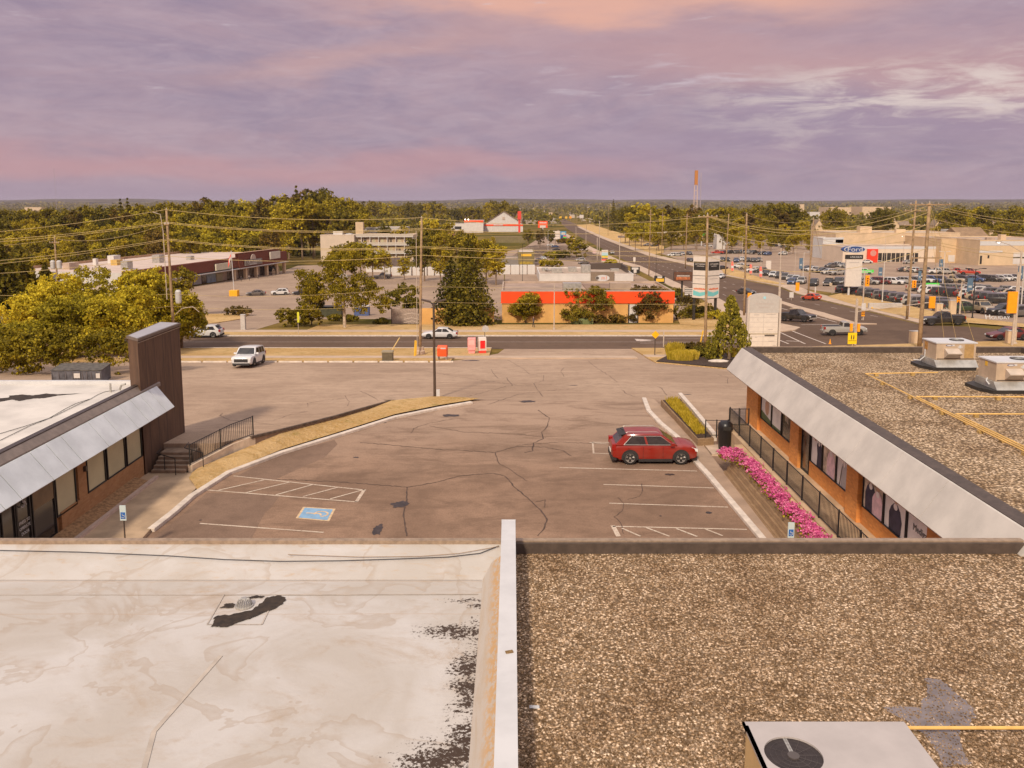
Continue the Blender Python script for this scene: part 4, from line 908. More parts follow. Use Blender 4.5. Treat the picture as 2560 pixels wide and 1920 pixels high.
wins = [(44.4, 46.25, LGT, [('green_band', [(0, 0), (1, 0), (1, .12), (0, .25)], GRN), ('figure_shape', blobp(.55, .45, .2, .25), SK)]),
        (42.75, 44.35, LGT, [('green_band', [(0, 0), (1, 0), (1, .08), (0, .08)], GRN), ('green_top', [(0, .85), (1, .8), (1, .9), (0, .95)], GRN)]),
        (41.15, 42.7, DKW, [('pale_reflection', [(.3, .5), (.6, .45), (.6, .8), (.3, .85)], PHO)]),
        (37.1, 38.5, LGT, figure(.7, .24, NAVY)+figure(.35, .2, LGT, .66)),
        (35.5, 37.05, PHO, figure(.6, .28, PNK, .7)),
        (34.05, 35.45, LGT, figure(.55, .22, GREY, .7)+[('cane', [(.2, 0), (.25, 0), (.42, .5), (.38, .5)], HAIR)]),
        (30.95, 32.75, PHO, figure(.35, .25, NAVY, .68)+figure(.72, .24, PNK, .62)),
        (29.15, 30.9, LGT, figure(.5, .27, NAVY, .66)), (27.45, 29.1, LGT, [])]
for i, (y0, y1, m_, shp) in enumerate(wins):
    w_ = win(RB, y0, y1, 1.92, 3.74, m_, xo=XR, side=-1, loc=(-20, -36, 0), fr=.035)
    if shp: poster(w_, y0+.04, y1-.04, 1.96, 3.70, m_, shp, x=XR-.0+.025)
    if i == 8: text('Medigas', .34, mat('sign_grey_letters', (.10, .09, .08), .5, .05, 3), w_, (XR+.02, 28.15, 2.72), (R(90), 0, R(-90)), .004)
for y0, y1 in [(40.95, 41.1), ]: rb('downpipe', MB().box(XR-.05, XR+.05, y0, y1, 1.2, 3.76), BLACKM)
win(RB, 38.65, 39.68, 1.22, 3.74, DKW, xo=XR, side=-1, nm='door', loc=(-20, -36, 0), fr=.05)
win(RB, 26.45, 27.35, 1.22, 3.74, DKW, xo=XR, side=-1, nm='door', loc=(-20, -36, 0), fr=.05)
# raised walk with steps, coping, block wall, flowers
o = drape('raised_walkway', [(12.0, 22.0), (XR-.0, 22.0), (XR-.0, 46.4), (12.0, 46.4)], 1.2, mat('raised_walk_concrete', (.50, .34, .20), .9, .2, .8, bump=.2), hf=Lh, thick=1.3)
wb = thing('block_retaining_wall', 'sloping retaining wall of tan concrete blocks below the pink flowers', 'wall', (10.9, 34, 0))
L = []; 
MB().ext([(-.28, 0), (-.16, .22), (-.06, .22), (.0, .45), (.08, .45), (.14, .68), (.22, .68), (.28, .9), (.6, .9), (.6, 0)], 'y', -12.6, 7.0).build('blocks', BLOCK, wb)
wb2 = MB().ext([(.6, 0), (.6, .96), (1.13, 1.02), (1.13, 0)], 'y', -12.6, 6.6).build('soil', MULCH, wb)
cp = thing('stepped_coping', 'row of tan concrete coping blocks below the black railing', 'coping', (12.0, 34, 0))
yy = 22.0; hh = 0
while yy < 42.3: MB().box(-.42, .14, yy-34, yy-34+2.02, .6, 1.12+.05*(int(yy) % 2)).build('coping_block', mat('tan_coping', (.50, .33, .18), .9, .18, 3, bump=.3), cp, bevel=.05); yy += 2.06
rail_r = railing('railing', 'long black bar railing along the raised walk of the brick building', [(12.22, 45.9), (12.22, 22.2)], lambda t: 1.2, 1.05, .125, 2.05)
railing('railing', 'short black railing crossing the end of the raised walk', [(12.22, 46.0), (13.3, 46.0)], lambda t: 1.15, 1.0, .3, .6)
railing('railing', 'low black railing left of the black bin by the planter', [(10.85, 45.8), (12.1, 45.8)], lambda t: .6, .95, .6, .6)
# planter with ornamental grass
PL = thing('grass_planter', 'narrow raised block planter of yellow ornamental grass beside the red car', 'planter', (10.6, 51.5, 0))
pa = [zq('6', *p, .5) for p in [(525, 412), (700, 402), (985, 745), (845, 755)]]
pa = [(p.x-10.6, p.y-51.5) for p in pa]
MB().prism(pa, 0, .5).build('block_edge', BLOCK, PL); c_ = (sum(p[0] for p in pa)/4, sum(p[1] for p in pa)/4)
pi_ = [((x-c_[0])*.86+c_[0], (y-c_[1])*.95+c_[1]) for x, y in pa]; MB().prism(pi_, .5, .53).build('soil', MULCH, PL)
kq = [zq('D', *p, 0) for p in [(1908, 208), (1935, 240), (1965, 275), (2040, 368)]]
o = kerb(densify(kq, 1), .28, .45, hf=Lh).build('planter_kerb', CONC_L, bevel=.03); o['kind'] = 'structure'
# roof top units on the brick building
def rtu(label, x, y, z, rz=0):
    u = thing('rooftop_unit', label, 'air conditioner', (x, y, z), rz)
    cas = mat('beige_unit_casing', (.50, .37, .25), .55, .12, 1.5)
    MB().ext([(-.75, 0), (-.75, .18), (2.5, .18), (2.5, 0)], 'x', 0, 0.001) if False else None
    MB().prism([(-.30, -.40), (1.95, -.40), (2.15, -.1), (2.15, 1.5), (-.05, 1.8), (-.65, 1.4), (-.65, .35)], 0, .16).build('black_base', BLK, u)
    MB().ext([(-.34, .161), (-.02, .50), (1.5, .50), (1.55, .161)], 'x', -.1, 2.12).build('steel_curb', STEEL, u)
    MB().box(0, 2.1, 0, 1.5, .502, 1.38).build('casing', cas, u, bevel=.01)
    MB().box(-.04, 2.16, -.03, 1.54, 1.381, 1.44).build('top', mat('unit_white_top', (.62, .60, .58), .4, .06, 1), u)
    mb = MB()
    for j in range(16): mb.box(1.5, 1.98, -.012, -.0015, .62+j*.045, .64+j*.045)
    mb.box(1.49, 1.99, -.006, -.001, .6, 1.34); mb.build('grille', mat('tan_grille', (.45, .28, .11), .6, .15, 4), u)
    MB().ext([(0, 1.12), (-.42, .92), (-.42, .88), (-.05, .62), (0, .62)], 'x', .42, 1.18).build('intake_hood', mat('hood_beige', (.52, .42, .33), .5, .1, 2), u)
    mb = MB(); mb.lathe([(.36, 1.441), (.36, 1.475), (.33, 1.48)], (1.45, .78), 26); mb.build('fan', mat('fan_black', (.05, .04, .035), .5, .2, 5), u)
    mb = MB()
    for j in range(1, 6): mb.tube([(1.45+.06*j*math.cos(2*math.pi*i/20), .78+.06*j*math.sin(2*math.pi*i/20), 1.486) for i in range(21)], .006, 4)
    mb.build('fan_guard', STEEL, u)
    mb = MB(); mb.ycyl(0, 0, .1, -.012, -.002, 24); o = mb.build('maker_badge', mat('badge_navy', (.08, .09, .22), .5, .05, 3), u); o.location = (.66, 0, 1.28); o.scale = (1.7, 1, .5)
    mb = MB(); mb.ycyl(0, 0, .075, -.016, -.0125, 24); o2 = mb.build('badge_face', WHITE, o)
    MB().box(.82, .95, -.006, -.001, 1.25, 1.33).box(1.2, 1.3, -.006, -.001, 1.12, 1.3).box(1.12, 1.38, -.007, -.0015, 1.17, 1.22).box(1.24, 1.33, -.006, -.001, .75, .85).build('label_sticker', WHITE, u)
    MB().box(.05, 2.05, -.004, .0-.001, .53, .58).build('base_rail_slots', DKTRIM, u)
    return u
pu = zq('E', 545, 640, 4.84); u1 = rtu('beige rooftop unit nearer the far edge of the right gravel roof', pu.x+.28, pu.y+.4, 4.84)
MB().box(-.02, .0-.001, .95, 1.25, .9, 1.32).build('brown_control_box', mat('rust_box', (.45, .22, .06), .6, .3, 6), u1); MB().tube([(-.05, 1.1, .9), (-.05, 1.1, .5), (-.35, 1.0, .3), (-.6, 1.2, .3)], .03, 6).build('drain_pipe', WHITE, u1)
pu = zq('E', 1650, 1070, 4.84); u2 = rtu('beige rooftop unit with a yellow sticker, cut off by the right edge', pu.x+.28, pu.y+.4, 4.84)
MB().box(-.012, -.001, .75, .95, 1.1, 1.32).build('yellow_sticker', YEL, u2); MB().tube([(-.05, .6, .55), (-.15, .5, .45), (-.1, .3, .3)], .035, 6).build('drain_pipe', WHITE, u2)
gp = []
def pipe(label, pts, r=.03, z=4.98):
    p0 = Vector((pts[0][0], pts[0][1], 0)); t_ = thing('gas_pipe', label, 'pipe', (p0.x, p0.y, 4.84))
    MB().tube([(x-p0.x, y-p0.y, z-4.84) for x, y in pts], r, 6).build('pipe_run', GASY, t_)
    a, b = Vector(pts[0]), Vector(pts[-1]); k = max(1, int((b-a).length/3.0)); 
    for i in range(k+1):
        v = a+(b-a)*(i+.3)/(k+1); MB().box(v.x-p0.x-.09, v.x-p0.x+.09, v.y-p0.y-.09, v.y-p0.y+.09, .0, .11).build('support_block', mat('support_wood', (.42, .27, .09), .9, .3, 6), t_)
pipe('yellow gas pipe running along the right roof toward the far unit', [(18.05, 22), (18.05, 42.1)])
pipe('yellow gas pipe beside the longest one on the right roof', [(18.21, 22), (18.21, 37.0)])
pipe('yellow gas pipe on the right roof, right of the other two', [(18.37, 22), (18.37, 33.9)])
pipe('yellow gas pipe branching to the far rooftop unit', [(18.05, 42.1), (21.9, 42.4)]); pipe('yellow gas pipe branching to the unit with yellow sticker', [(18.21, 37.0), (29.5, 36.9)]); pipe('yellow gas pipe branching nearest on the right roof', [(18.37, 33.9), (29.5, 33.8)])
# ================================================================ VEHICLES
VT = {  # L, W, H, belt, hood front z, wheel r, wheelbase, windshield base, roof front, roof rear, rear base
 'suv':    dict(L=4.48, W=1.86, H=1.64, belt=1.06, hood=.95, r=.375, ax=(-1.30, 1.37), g=(1.18, .38, -1.55, -2.10)),
 'suv3':   dict(L=5.1, W=1.99, H=1.78, belt=1.12, hood=.98, r=.39, ax=(-1.50, 1.55), g=(1.12, .50, -2.05, -2.42)),
 'sedan':  dict(L=4.8, W=1.82, H=1.45, belt=.93, hood=.72, r=.33, ax=(-1.38, 1.42), g=(1.02, .22, -1.05, -1.85)),
 'hatch':  dict(L=4.3, W=1.78, H=1.46, belt=.94, hood=.74, r=.32, ax=(-1.25, 1.35), g=(1.02, .25, -1.35, -2.0)),
 'van':    dict(L=5.1, W=1.98, H=1.78, belt=1.05, hood=.88, r=.35, ax=(-1.50, 1.55), g=(1.55, .85, -2.2, -2.48)),
 'pickup': dict(L=5.7, W=2.02, H=1.88, belt=1.22, hood=1.08, r=.42, ax=(-1.75, 1.80), g=(1.10, .50, -.75, -.95)),
 'regcab': dict(L=5.5, W=2.00, H=1.84, belt=1.18, hood=1.04, r=.41, ax=(-1.70, 1.75), g=(1.10, .45, -.25, -.42)),
}
def wheel_mb(r, w=.23, seg=20):
    mb = MB()
    prof = [(r*.62, -w/2), (r*.93, -w/2), (r, -w/2+.04), (r, w/2-.04), (r*.93, w/2), (r*.62, w/2)]
    vs = [(p*math.cos(2*math.pi*j/seg), y, p*math.sin(2*math.pi*j/seg)) for p, y in prof for j in range(seg)]
    mb.add(vs, [(i*seg+j, i*seg+(j+1) % seg, (i+1)*seg+(j+1) % seg, (i+1)*seg+j) for i in range(5) for j in range(seg)])
    return mb
def rim_mb(r, w=.23, hero=False):
    mb = MB()
    if not hero:
        mb.ycyl(0, 0, r*.63, -w/2+.02, w/2-.01, 14); return mb
    for s_ in (1, -1):
        seg = 24; y0 = s_*(w/2-.035); y1 = s_*(w/2+.002)
        for (ra, rb_) in ((.55, .66),):
            vs = [(q_*r*math.cos(2*math.pi*j/seg), y, q_*r*math.sin(2*math.pi*j/seg)) for q_, y in ((ra, y1-.01*s_), (rb_, y1), (rb_, y0)) for j in range(seg)]
            mb.add(vs, [(i*seg+j, i*seg+(j+1) % seg, (i+1)*seg+(j+1) % seg, (i+1)*seg+j) for i in range(2) for j in range(seg)])
        for j in range(5):
            for d in (-.14, .14):
                t = 2*math.pi*j/5+.3; a = (r*.1*math.cos(t), y0, r*.1*math.sin(t)); b_ = (r*.58*math.cos(t+d), y1-.012*s_, r*.58*math.sin(t+d)); mb.tube([a, b_], .024, 5)
        mb.ycyl(0, 0, r*.15, min(y0, y1), max(y0, y1)-.01, 10)
    return mb
def car(kind, hero=False, clad=False):
    p = VT[kind]; L, W_, Hh, bl, hd, r = p['L'], p['W'], p['H'], p['belt'], p['hood'], p['r']; hw = W_/2; wb_, rf, rr, rb_ = p['g']; truck = kind in ('pickup', 'regcab')
    t = thing('parked_car' if not truck else 'pickup_truck', 'car', 'car' if not truck else 'pickup truck')
    gz = .2 if not truck else .38
    zr = bl-.02 if not truck else bl+.03; sed = kind == 'sedan'
    sts = [(-L/2, .80, gz+.22, zr-.22 if sed else zr-.12), (-L/2+.05, .92, gz+.12, zr-.08 if sed else zr-.03), (-L/2+.30, .97, gz+.06, zr-.03 if sed else zr), (rb_+.25 if not truck else -L/2+.6, .99, gz, zr), (rb_ if truck else -.4, 1, gz, zr if truck else bl),
           (0.2, 1, gz, bl), (wb_-.02, .99, gz, bl-.03), (wb_+.25, .985, gz, bl-.07), (L/2-.75, .975, gz+.01, hd+.075), (L/2-.40, .96, gz+.03, hd+.03), (L/2-.18, .94, gz+.05, hd-.02), (L/2-.04, .88, gz+.10, hd-.09), (L/2, .80, gz+.14, hd-.17)]
    sts = sorted(sts, key=lambda s_: s_[0])
    mb = MB(); vs = []
    def ring(x, ws, zb, zt):
        w = hw*ws; h = [(0, zb), (w*.80, zb), (w*.96, zb+.10), (w, zb+(zt-zb)*.45), (w*.985, zt-.14), (w*.95, zt-.05), (w*.86, zt), (w*.5, zt+.025), (0, zt+.035)]
        return [(x, y, z) for y, z in h]+[(x, -y, z) for y, z in h[-2:0:-1]]
    k = 16
    for s_ in sts: vs += ring(*s_)
    m_ = len(sts); fs = [(i*k+j, i*k+(j+1) % k, (i+1)*k+(j+1) % k, (i+1)*k+j) for i in range(m_-1) for j in range(k)]+[list(range(k))[::-1], list(range((m_-1)*k, m_*k))]
    mb.add(vs, fs)
    # pillars and roof in body colour
    tw = hw*.79; bw = hw*.94; zb0 = bl-.02
    def P(x, s_, top): return (x, s_*(tw if top else bw), Hh-.06 if top else zb0)
    # roof slab
    rv = []
    for x, zz_, ws in [(rr-.04, Hh-.10, .90), (rr+.12, Hh-.03, 1.0), ((rr+rf)/2, Hh, 1.02), (rf-.12, Hh-.02, 1.0), (rf+.06, Hh-.09, .92)]:
        w = tw*ws+.03; rv += [(x, -w, zz_-.07), (x, -w*.97, zz_-.025), (x, -w*.6, zz_), (x, 0, zz_+.01), (x, w*.6, zz_), (x, w*.97, zz_-.025), (x, w, zz_-.07)]
    mb.add(rv, [(i*7+j, i*7+j+1, (i+1)*7+j+1, (i+1)*7+j) for i in range(4) for j in range(6)]+[(i*7, (i+1)*7, (i+1)*7+6, i*7+6) for i in range(4)]+[tuple(range(7)), tuple(range(34, 27, -1))])
    bx, tx, zt_ = bw-.01, tw, Hh-.07
    cv = [(wb_, -bx, zb0), (wb_, bx, zb0), (rf, -tx, zt_), (rf, tx, zt_), (rr, -tx, zt_), (rr, tx, zt_), (rb_, -bx, zb0), (rb_, bx, zb0)]
    mb.add(cv, [(0, 1, 3, 2), (2, 3, 5, 4), (4, 5, 7, 6), (0, 2, 4, 6), (1, 7, 5, 3)])
    b = mb.build('body', CARP, t, smooth=True)
    md = b.modifiers.new('es', 'EDGE_SPLIT'); md.split_angle = R(38)
    def pane(nm, A, B, C_, D_, u0, u1, v0, v1, out, v1b=None):
        A, B, C_, D_ = map(Vector, (A, B, C_, D_)); f = lambda u, v: (A.lerp(B, u)).lerp(D_.lerp(C_, u), v)
        nrm = (B-A).cross(D_-A).normalized(); nrm = nrm if nrm.dot(Vector(out)) > 0 else -nrm
        ps = [f(u0, v0), f(u1, v0), f(u1-(u1-u0)*.02, v1), f(u0+(u1-u0)*.02, v1)]; g_ = MB(); g_.add([p+nrm*.008 for p in ps]+[p-nrm*.004 for p in ps], [(0, 1, 2, 3), (0, 4, 5, 1), (1, 5, 6, 2), (2, 6, 7, 3), (3, 7, 4, 0)]); return g_.build(nm, GLASSD, t)
    pane('windshield', cv[0], cv[1], cv[3], cv[2], .05, .95, .04, .93, (1, 0, 0)); pane('rear_window', cv[6], cv[7], cv[5], cv[4], .09, .91, .12, .9, (-1, 0, .3))
    SW = {'suv': [(.15, .50), (.535, .915)], 'suv3': [(.08, .30), (.33, .60), (.63, .92)], 'sedan': [(.17, .51), (.54, .91)], 'hatch': [(.17, .50), (.54, .91)], 'van': [(.05, .33), (.36, .62), (.65, .93)], 'pickup': [(.09, .49), (.54, .91)], 'regcab': [(.12, .88)]}[kind]
    for s_ in (0, 1):
        for u0, u1 in SW: pane('side_window', cv[6+s_], cv[0+s_], cv[2+s_], cv[4+s_], u0, u1, .05, .86, (0, 1 if s_ else -1, 0))
    if truck:
        z1 = zr+.045; MB().box(-L/2+.10, rb_-.12, -hw*.80, hw*.80, z1-.01, z1+.004).build('truck_bed', DKPL, t)
        mb = MB(); mb.box(-L/2+.02, rb_-.10, hw*.80, hw*.93, z1-.04, z1+.03).box(-L/2+.02, rb_-.10, -hw*.93, -hw*.80, z1-.04, z1+.03); mb.build('bed_rail', CARP, t)
    # wheels, arches
    for ax in p['ax']:
        for s_ in (1, -1):
            w_ = wheel_mb(r).build('wheel', TYRE, t, smooth=True); w_.location = (ax, s_*(hw-.105), r)
            rim_mb(r, hero=hero).build('rim', RIM, w_, smooth=not hero)
            mb = MB(); seg = 14; a0, a1 = R(-12), R(192); ro = r*1.20
            vs = [(ro*math.cos(a0+(a1-a0)*j/seg), y, ro*math.sin(a0+(a1-a0)*j/seg)) for y in (s_*(hw-.14)-0, s_*(hw+.008)) for j in range(seg+1)]
            n1 = seg+1; mb.add(vs, [(j, j+1, j+1+n1, j+n1) for j in range(seg)]+[list(range(n1)), list(range(n1, 2*n1))])
            o_ = mb.build('wheel_arch', DKPL, t); o_.location = (ax, 0, r)
    if clad or kind in ('suv', 'suv3'):
        MB().box(p['ax'][0]+r*1.2, p['ax'][1]-r*1.2, -hw-.006, hw+.006, gz-.02, gz+.12).build('sill_cladding', DKPL, t)
        MB().box(-L/2-.02, -L/2+.25, -hw*.86, hw*.86, gz+.02, gz+.26).build('rear_bumper_cladding', DKPL, t)
        MB().box(L/2-.25, L/2+.02, -hw*.78, hw*.78, gz+.0, gz+.2).build('front_bumper_cladding', DKPL, t)
    elif truck:
        MB().box(-L/2-.10, -L/2+.1, -hw*.92, hw*.92, gz+.06, gz+.28).build('rear_bumper', RIM, t)
        MB().box(L/2-.2, L/2+.08, -hw*.86, hw*.86, gz+.06, gz+.30).build('front_bumper', RIM, t)
    gx = L/2-.05; gh = (hd-.20, hd-.50) if not truck else (hd-.10, hd-.46)
    MB().box(gx-.14, gx+.068+(.02 if truck else 0), -hw*(.50 if kind not in ('suv3', 'pickup', 'regcab') else .64), hw*(.50 if kind not in ('suv3', 'pickup', 'regcab') else .64), gh[1], gh[0]).build('grille', DKPL, t)
    for s_ in (1, -1):
        MB().ext([(L/2-.30, hd-.18), (L/2+.015, hd-.27), (L/2+.01, hd-.13), (L/2-.30, hd-.02)], 'y', s_*hw*.54, s_*hw*.90).build('headlight', HEADL, t)
        zt_ = (bl-.30, bl-.06) if kind in ('sedan', 'hatch') else (bl-.28, bl+.04)
        MB().box(-L/2-.015, -L/2+.20, min(s_*hw*.66, s_*hw*.945), max(s_*hw*.66, s_*hw*.945), *zt_).build('tail_light', TAILL, t)
        MB().ext([(wb_-.38, bl-.02), (wb_-.20, bl-.02), (wb_-.22, bl+.14), (wb_-.36, bl+.14)], 'y', s_*(hw-.04), s_*(hw+.16)).build('mirror', CARP if not truck else DKPL, t)
    MB().box(-L/2-.03, -L/2+.04, -.26, .26, gz+.32, gz+.48).build('licence_plate', PLATE, t)
    return t
PROTO = {k: car(k, hero=(k in ('suv',))) for k in VT}
CU = {}
def setcol(o, c):
    for ch in [o]+list(o.children):
        ch.color = (*c, 1)
COLS = {'white': (.62, .59, .55), 'black': (.018, .015, .013), 'silver': (.36, .33, .29), 'grey': (.12, .10, .085), 'red': (.42, .028, .010), 'blue': (.035, .07, .17), 'maroon': (.14, .015, .012), 'green': (.035, .055, .025), 'tan': (.38, .29, .19), 'dark grey': (.045, .038, .033), 'orange-red': (.55, .06, .015)}
def place(kind, loc, heading, colour, label, group=None, cat=None, sc=1.0, nm=None):
    pr = PROTO[kind]; o = pr if kind not in CU else copy_tree(pr)
    CU[kind] = 1; o.location = loc; o.rotation_euler = (0, 0, R(heading)); o['label'] = label
    e = .6 # follow the slope of the ground
    c_, s_ = math.cos(R(heading)), math.sin(R(heading)); zf = H(loc[0]+c_*e, loc[1]+s_*e)-H(loc[0]-c_*e, loc[1]-s_*e)
    if abs(zf) < .3: o.rotation_euler = (0, -math.atan2(zf, 2*e), R(heading))
    if group: o['group'] = group
    elif 'group' in o: del o['group']
    o['category'] = cat or {'pickup': 'pickup truck', 'regcab': 'pickup truck', 'van': 'minivan', 'suv': 'suv', 'suv3': 'suv'}.get(kind, 'car')
    if nm: o.name = nm
    setcol(o, COLS[colour] if isinstance(colour, str) else colour); o.scale = (sc,)*3; return o
# hero red crossover: wheels touch at picture (1570,1165) and (1699,1165)
pR = atz(1634, 1157, 0); red = place('suv', (pR.x, pR.y+.55, .0), 0, (.25, .010, .003), 'shiny red crossover suv parked alone on the near lot beside the sidewalk', nm='red_suv')
MB().tube([(-1.64, -.882, 1.075), (.95, -.882, 1.065), (.30, -.752, 1.50), (-1.20, -.752, 1.51), (-1.64, -.882, 1.075)], .014, 5).build('window_trim', RIM, red)
MB().box(-.35, -.2, -.945, -.925, .86, .90).build('door_handle', CARP, red).color = (.25, .010, .003, 1)
MB().box(-1.45, -1.3, -.945, -.925, .88, .92).build('door_handle', CARP, red).color = (.25, .010, .003, 1)
for x_ in (-.62, .42): MB().box(x_-.006, x_+.006, -.937, -.932, .36, 1.0).build('door_seam', DKPL, red)
MB().ext([(-1.86, 1.50), (-1.50, 1.58), (-1.50, 1.625), (-1.88, 1.53)], 'y', -.64, .64).build('roof_spoiler', DKPL, red)
for s_ in (1, -1): MB().tube([(-1.5, s_*.62, 1.655), (-1.4, s_*.62, 1.70), (.1, s_*.62, 1.70), (.2, s_*.62, 1.66)], .014, 5).build('roof_rail', RIM, red)
MB().tube([(-1.55, 0, 1.62), (-1.72, 0, 1.72)], .02, 5).build('roof_fin', DKPL, red)
# white suv on the upper lot
pW = gq('C', 0, 0); pW = G(597, 918)
ws = place('suv3', (pW.x+.6, pW.y+1.2, pW.z+.01), -89, (.64, .62, .60), 'white three row suv with black grille parked on the upper lot near the street', nm='white_suv')
MB().box(2.505, 2.53, -.22, .22, .45, .58).build('yellow_plate', mat('yellow_plate', (.62, .47, .18), .5, .1, 3), ws)
# street traffic
place('sedan', gq('C', 1290, 440)+Vector((0, .9, .01)), 180, (.62, .59, .57), 'white sedan driving left along the near street', nm='white_sedan')
place('suv', G(508, 845)+Vector((0, 1.0, .01)), 180, 'white', 'white suv half hidden by the yellow-green tree on the near street')
place('regcab', gq('4', 870, 1165)+Vector((1, 1.2, .01)), -6, 'silver', 'silver regular cab pickup crossing the intersection to the right', nm='silver_pickup')
place('pickup', gq('4', 575, 1062)+Vector((0, .8, .01)), -52, 'black', 'black pickup with a light roof load coming down the long road', nm='black_pickup')
o = bpy.data.objects['black_pickup']; MB().box(-.9, .3, -.7, .7, 2.02, 2.10).build('roof_load', mat('load_tan', (.5, .38, .26), .8, .1, 3), o)
place('pickup', gq('4', 1650, 1090)+Vector((0, 1.2, .01)), 172, 'black', 'black and silver trimmed pickup driving left past the dealership lot', nm='black_pickup')
place('sedan', gq('4', 2150, 1200)+Vector((0, 1.5, .01)), 178, 'maroon', 'dark red car at the right edge of the street, cut off by the frame')
place('hatch', gq('4', 672, 905)+Vector((0, .7, .01)), 118, 'orange-red', 'orange-red hatchback driving away on the right side of the long road', nm='red_hatchback')
place('sedan', gq('4', 195, 860)+Vector((0, .7, .01)), -55, 'dark grey', 'dark sedan behind the arched white sign on the long road')
place('suv', gq('A', 1420, 1290)+Vector((0, 1, .01)), -92, 'silver', 'silver suv coming towards the camera far along the long road')
place('sedan', gq('3', 2085, 885)+Vector((0, .5, .01)), -120, 'white', 'white car just right of the tall double pylon sign')
# western lot cars
place('sedan', gq('2', 130, 1035)+Vector((0, .8, .01)), 197, 'grey', 'dark grey car leftmost of three parked in the lot by the red-brown shops', nm='grey_car')
place('suv', gq('2', 340, 1030)+Vector((0, .8, .01)), 197, 'white', 'white suv between two dark cars in the lot by the red-brown shops')
place('sedan', gq('2', 530, 1028)+Vector((0, .8, .01)), 197, 'black', 'black car beside the birch tree in the lot by the red-brown shops')
place('sedan', gq('1', 60, 1375)+Vector((0, .8, .01)), -20, 'silver', 'silver car at the left edge, behind the big yellow-green trees')
place('sedan', gq('1', -40, 1275)+Vector((0, .8, .01)), 160, 'dark grey', 'dark car cut off by the left edge behind the trees')
place('pickup', gq('2', 1230, 890)+Vector((0, .8, .01)), 190, 'grey', 'grey pickup by the white containers behind the birch tree')
place('suv', gq('2', 885, 890)+Vector((0, .8, .01)), -60, 'white', 'white car seen through the birch tree in front of the motel')
place('suv', gq('2', 610, 895)+Vector((0, 1, .01)), 190, 'black', 'black suv behind the birch tree, left of its crown')
place('suv', gq('2', 672, 605)+Vector((0, 1, .01)), 190, 'white', 'white car left of the blank motel wall')
# shops west of the long road
W_ = [('A', 760, 1440, 'suv', 195, 'silver', 'silver suv left of the round striped sign by the restaurant'), ('A', 830, 1500, 'sedan', 195, 'grey', 'grey car in front of the silver suv behind the white restaurant'),
      ('A', 230, 1150, 'sedan', 188, 'blue', 'blue sports car beside the twin white signboards'), ('A', 130, 1120, 'sedan', 190, 'white', 'white car left of the blue sports car'), ('A', 250, 1215, 'sedan', 180, 'black', 'black car in the shade below the blue sports car'),
      ('3', 545, 725, 'suv', -70, 'white', 'white suv beside the small dark shop with yellow sign'), ('3', 500, 740, 'sedan', -150, 'grey', 'grey car behind the white suv near the dark shop')]
for k, x, y, kd, h_, cl, lb_ in W_: place(kd, gq(k, x, y)+Vector((0, .8, .01)), h_, cl, lb_)
W_ = [('T', 680, 890, 'van', 178, 'white', 'white van parked beside the kerb right of the long road'), ('T', 745, 890, 'suv', 178, 'silver', 'silver suv right behind the white van'), ('T', 425, 755, 'suv', 178, 'black', 'black suv by the green hotel sign'),
      ('T', 325, 745, 'suv', 178, 'white', 'white suv left of the black one by the green hotel sign'), ('T', 925, 970, 'suv', -80, 'black', 'black suv left of the tall double pylon sign'), ('T', 910, 870, 'suv', -80, 'grey', 'grey suv further back, left of the tall double pylon sign'),
      ('T', 810, 870, 'sedan', -80, 'silver', 'silver car behind the utility pole near the pylon sign'), ('T', 1170, 760, 'sedan', 185, 'white', 'white car behind the tall double pylon sign'), ('T', 1290, 860, 'pickup', 180, 'red', 'red pickup right above the tall double pylon sign'),
      ('T', 1350, 960, 'suv', 190, 'dark grey', 'dark suv right beside the tall double pylon sign'), ('T', 1345, 1075, 'sedan', 190, 'black', 'black car low on the verge right of the pylon sign')]
for k, x, y, kd, h_, cl, lb_ in W_: place(kd, gq(k, x, y)+Vector((0, .8, .01)), h_, cl, lb_)
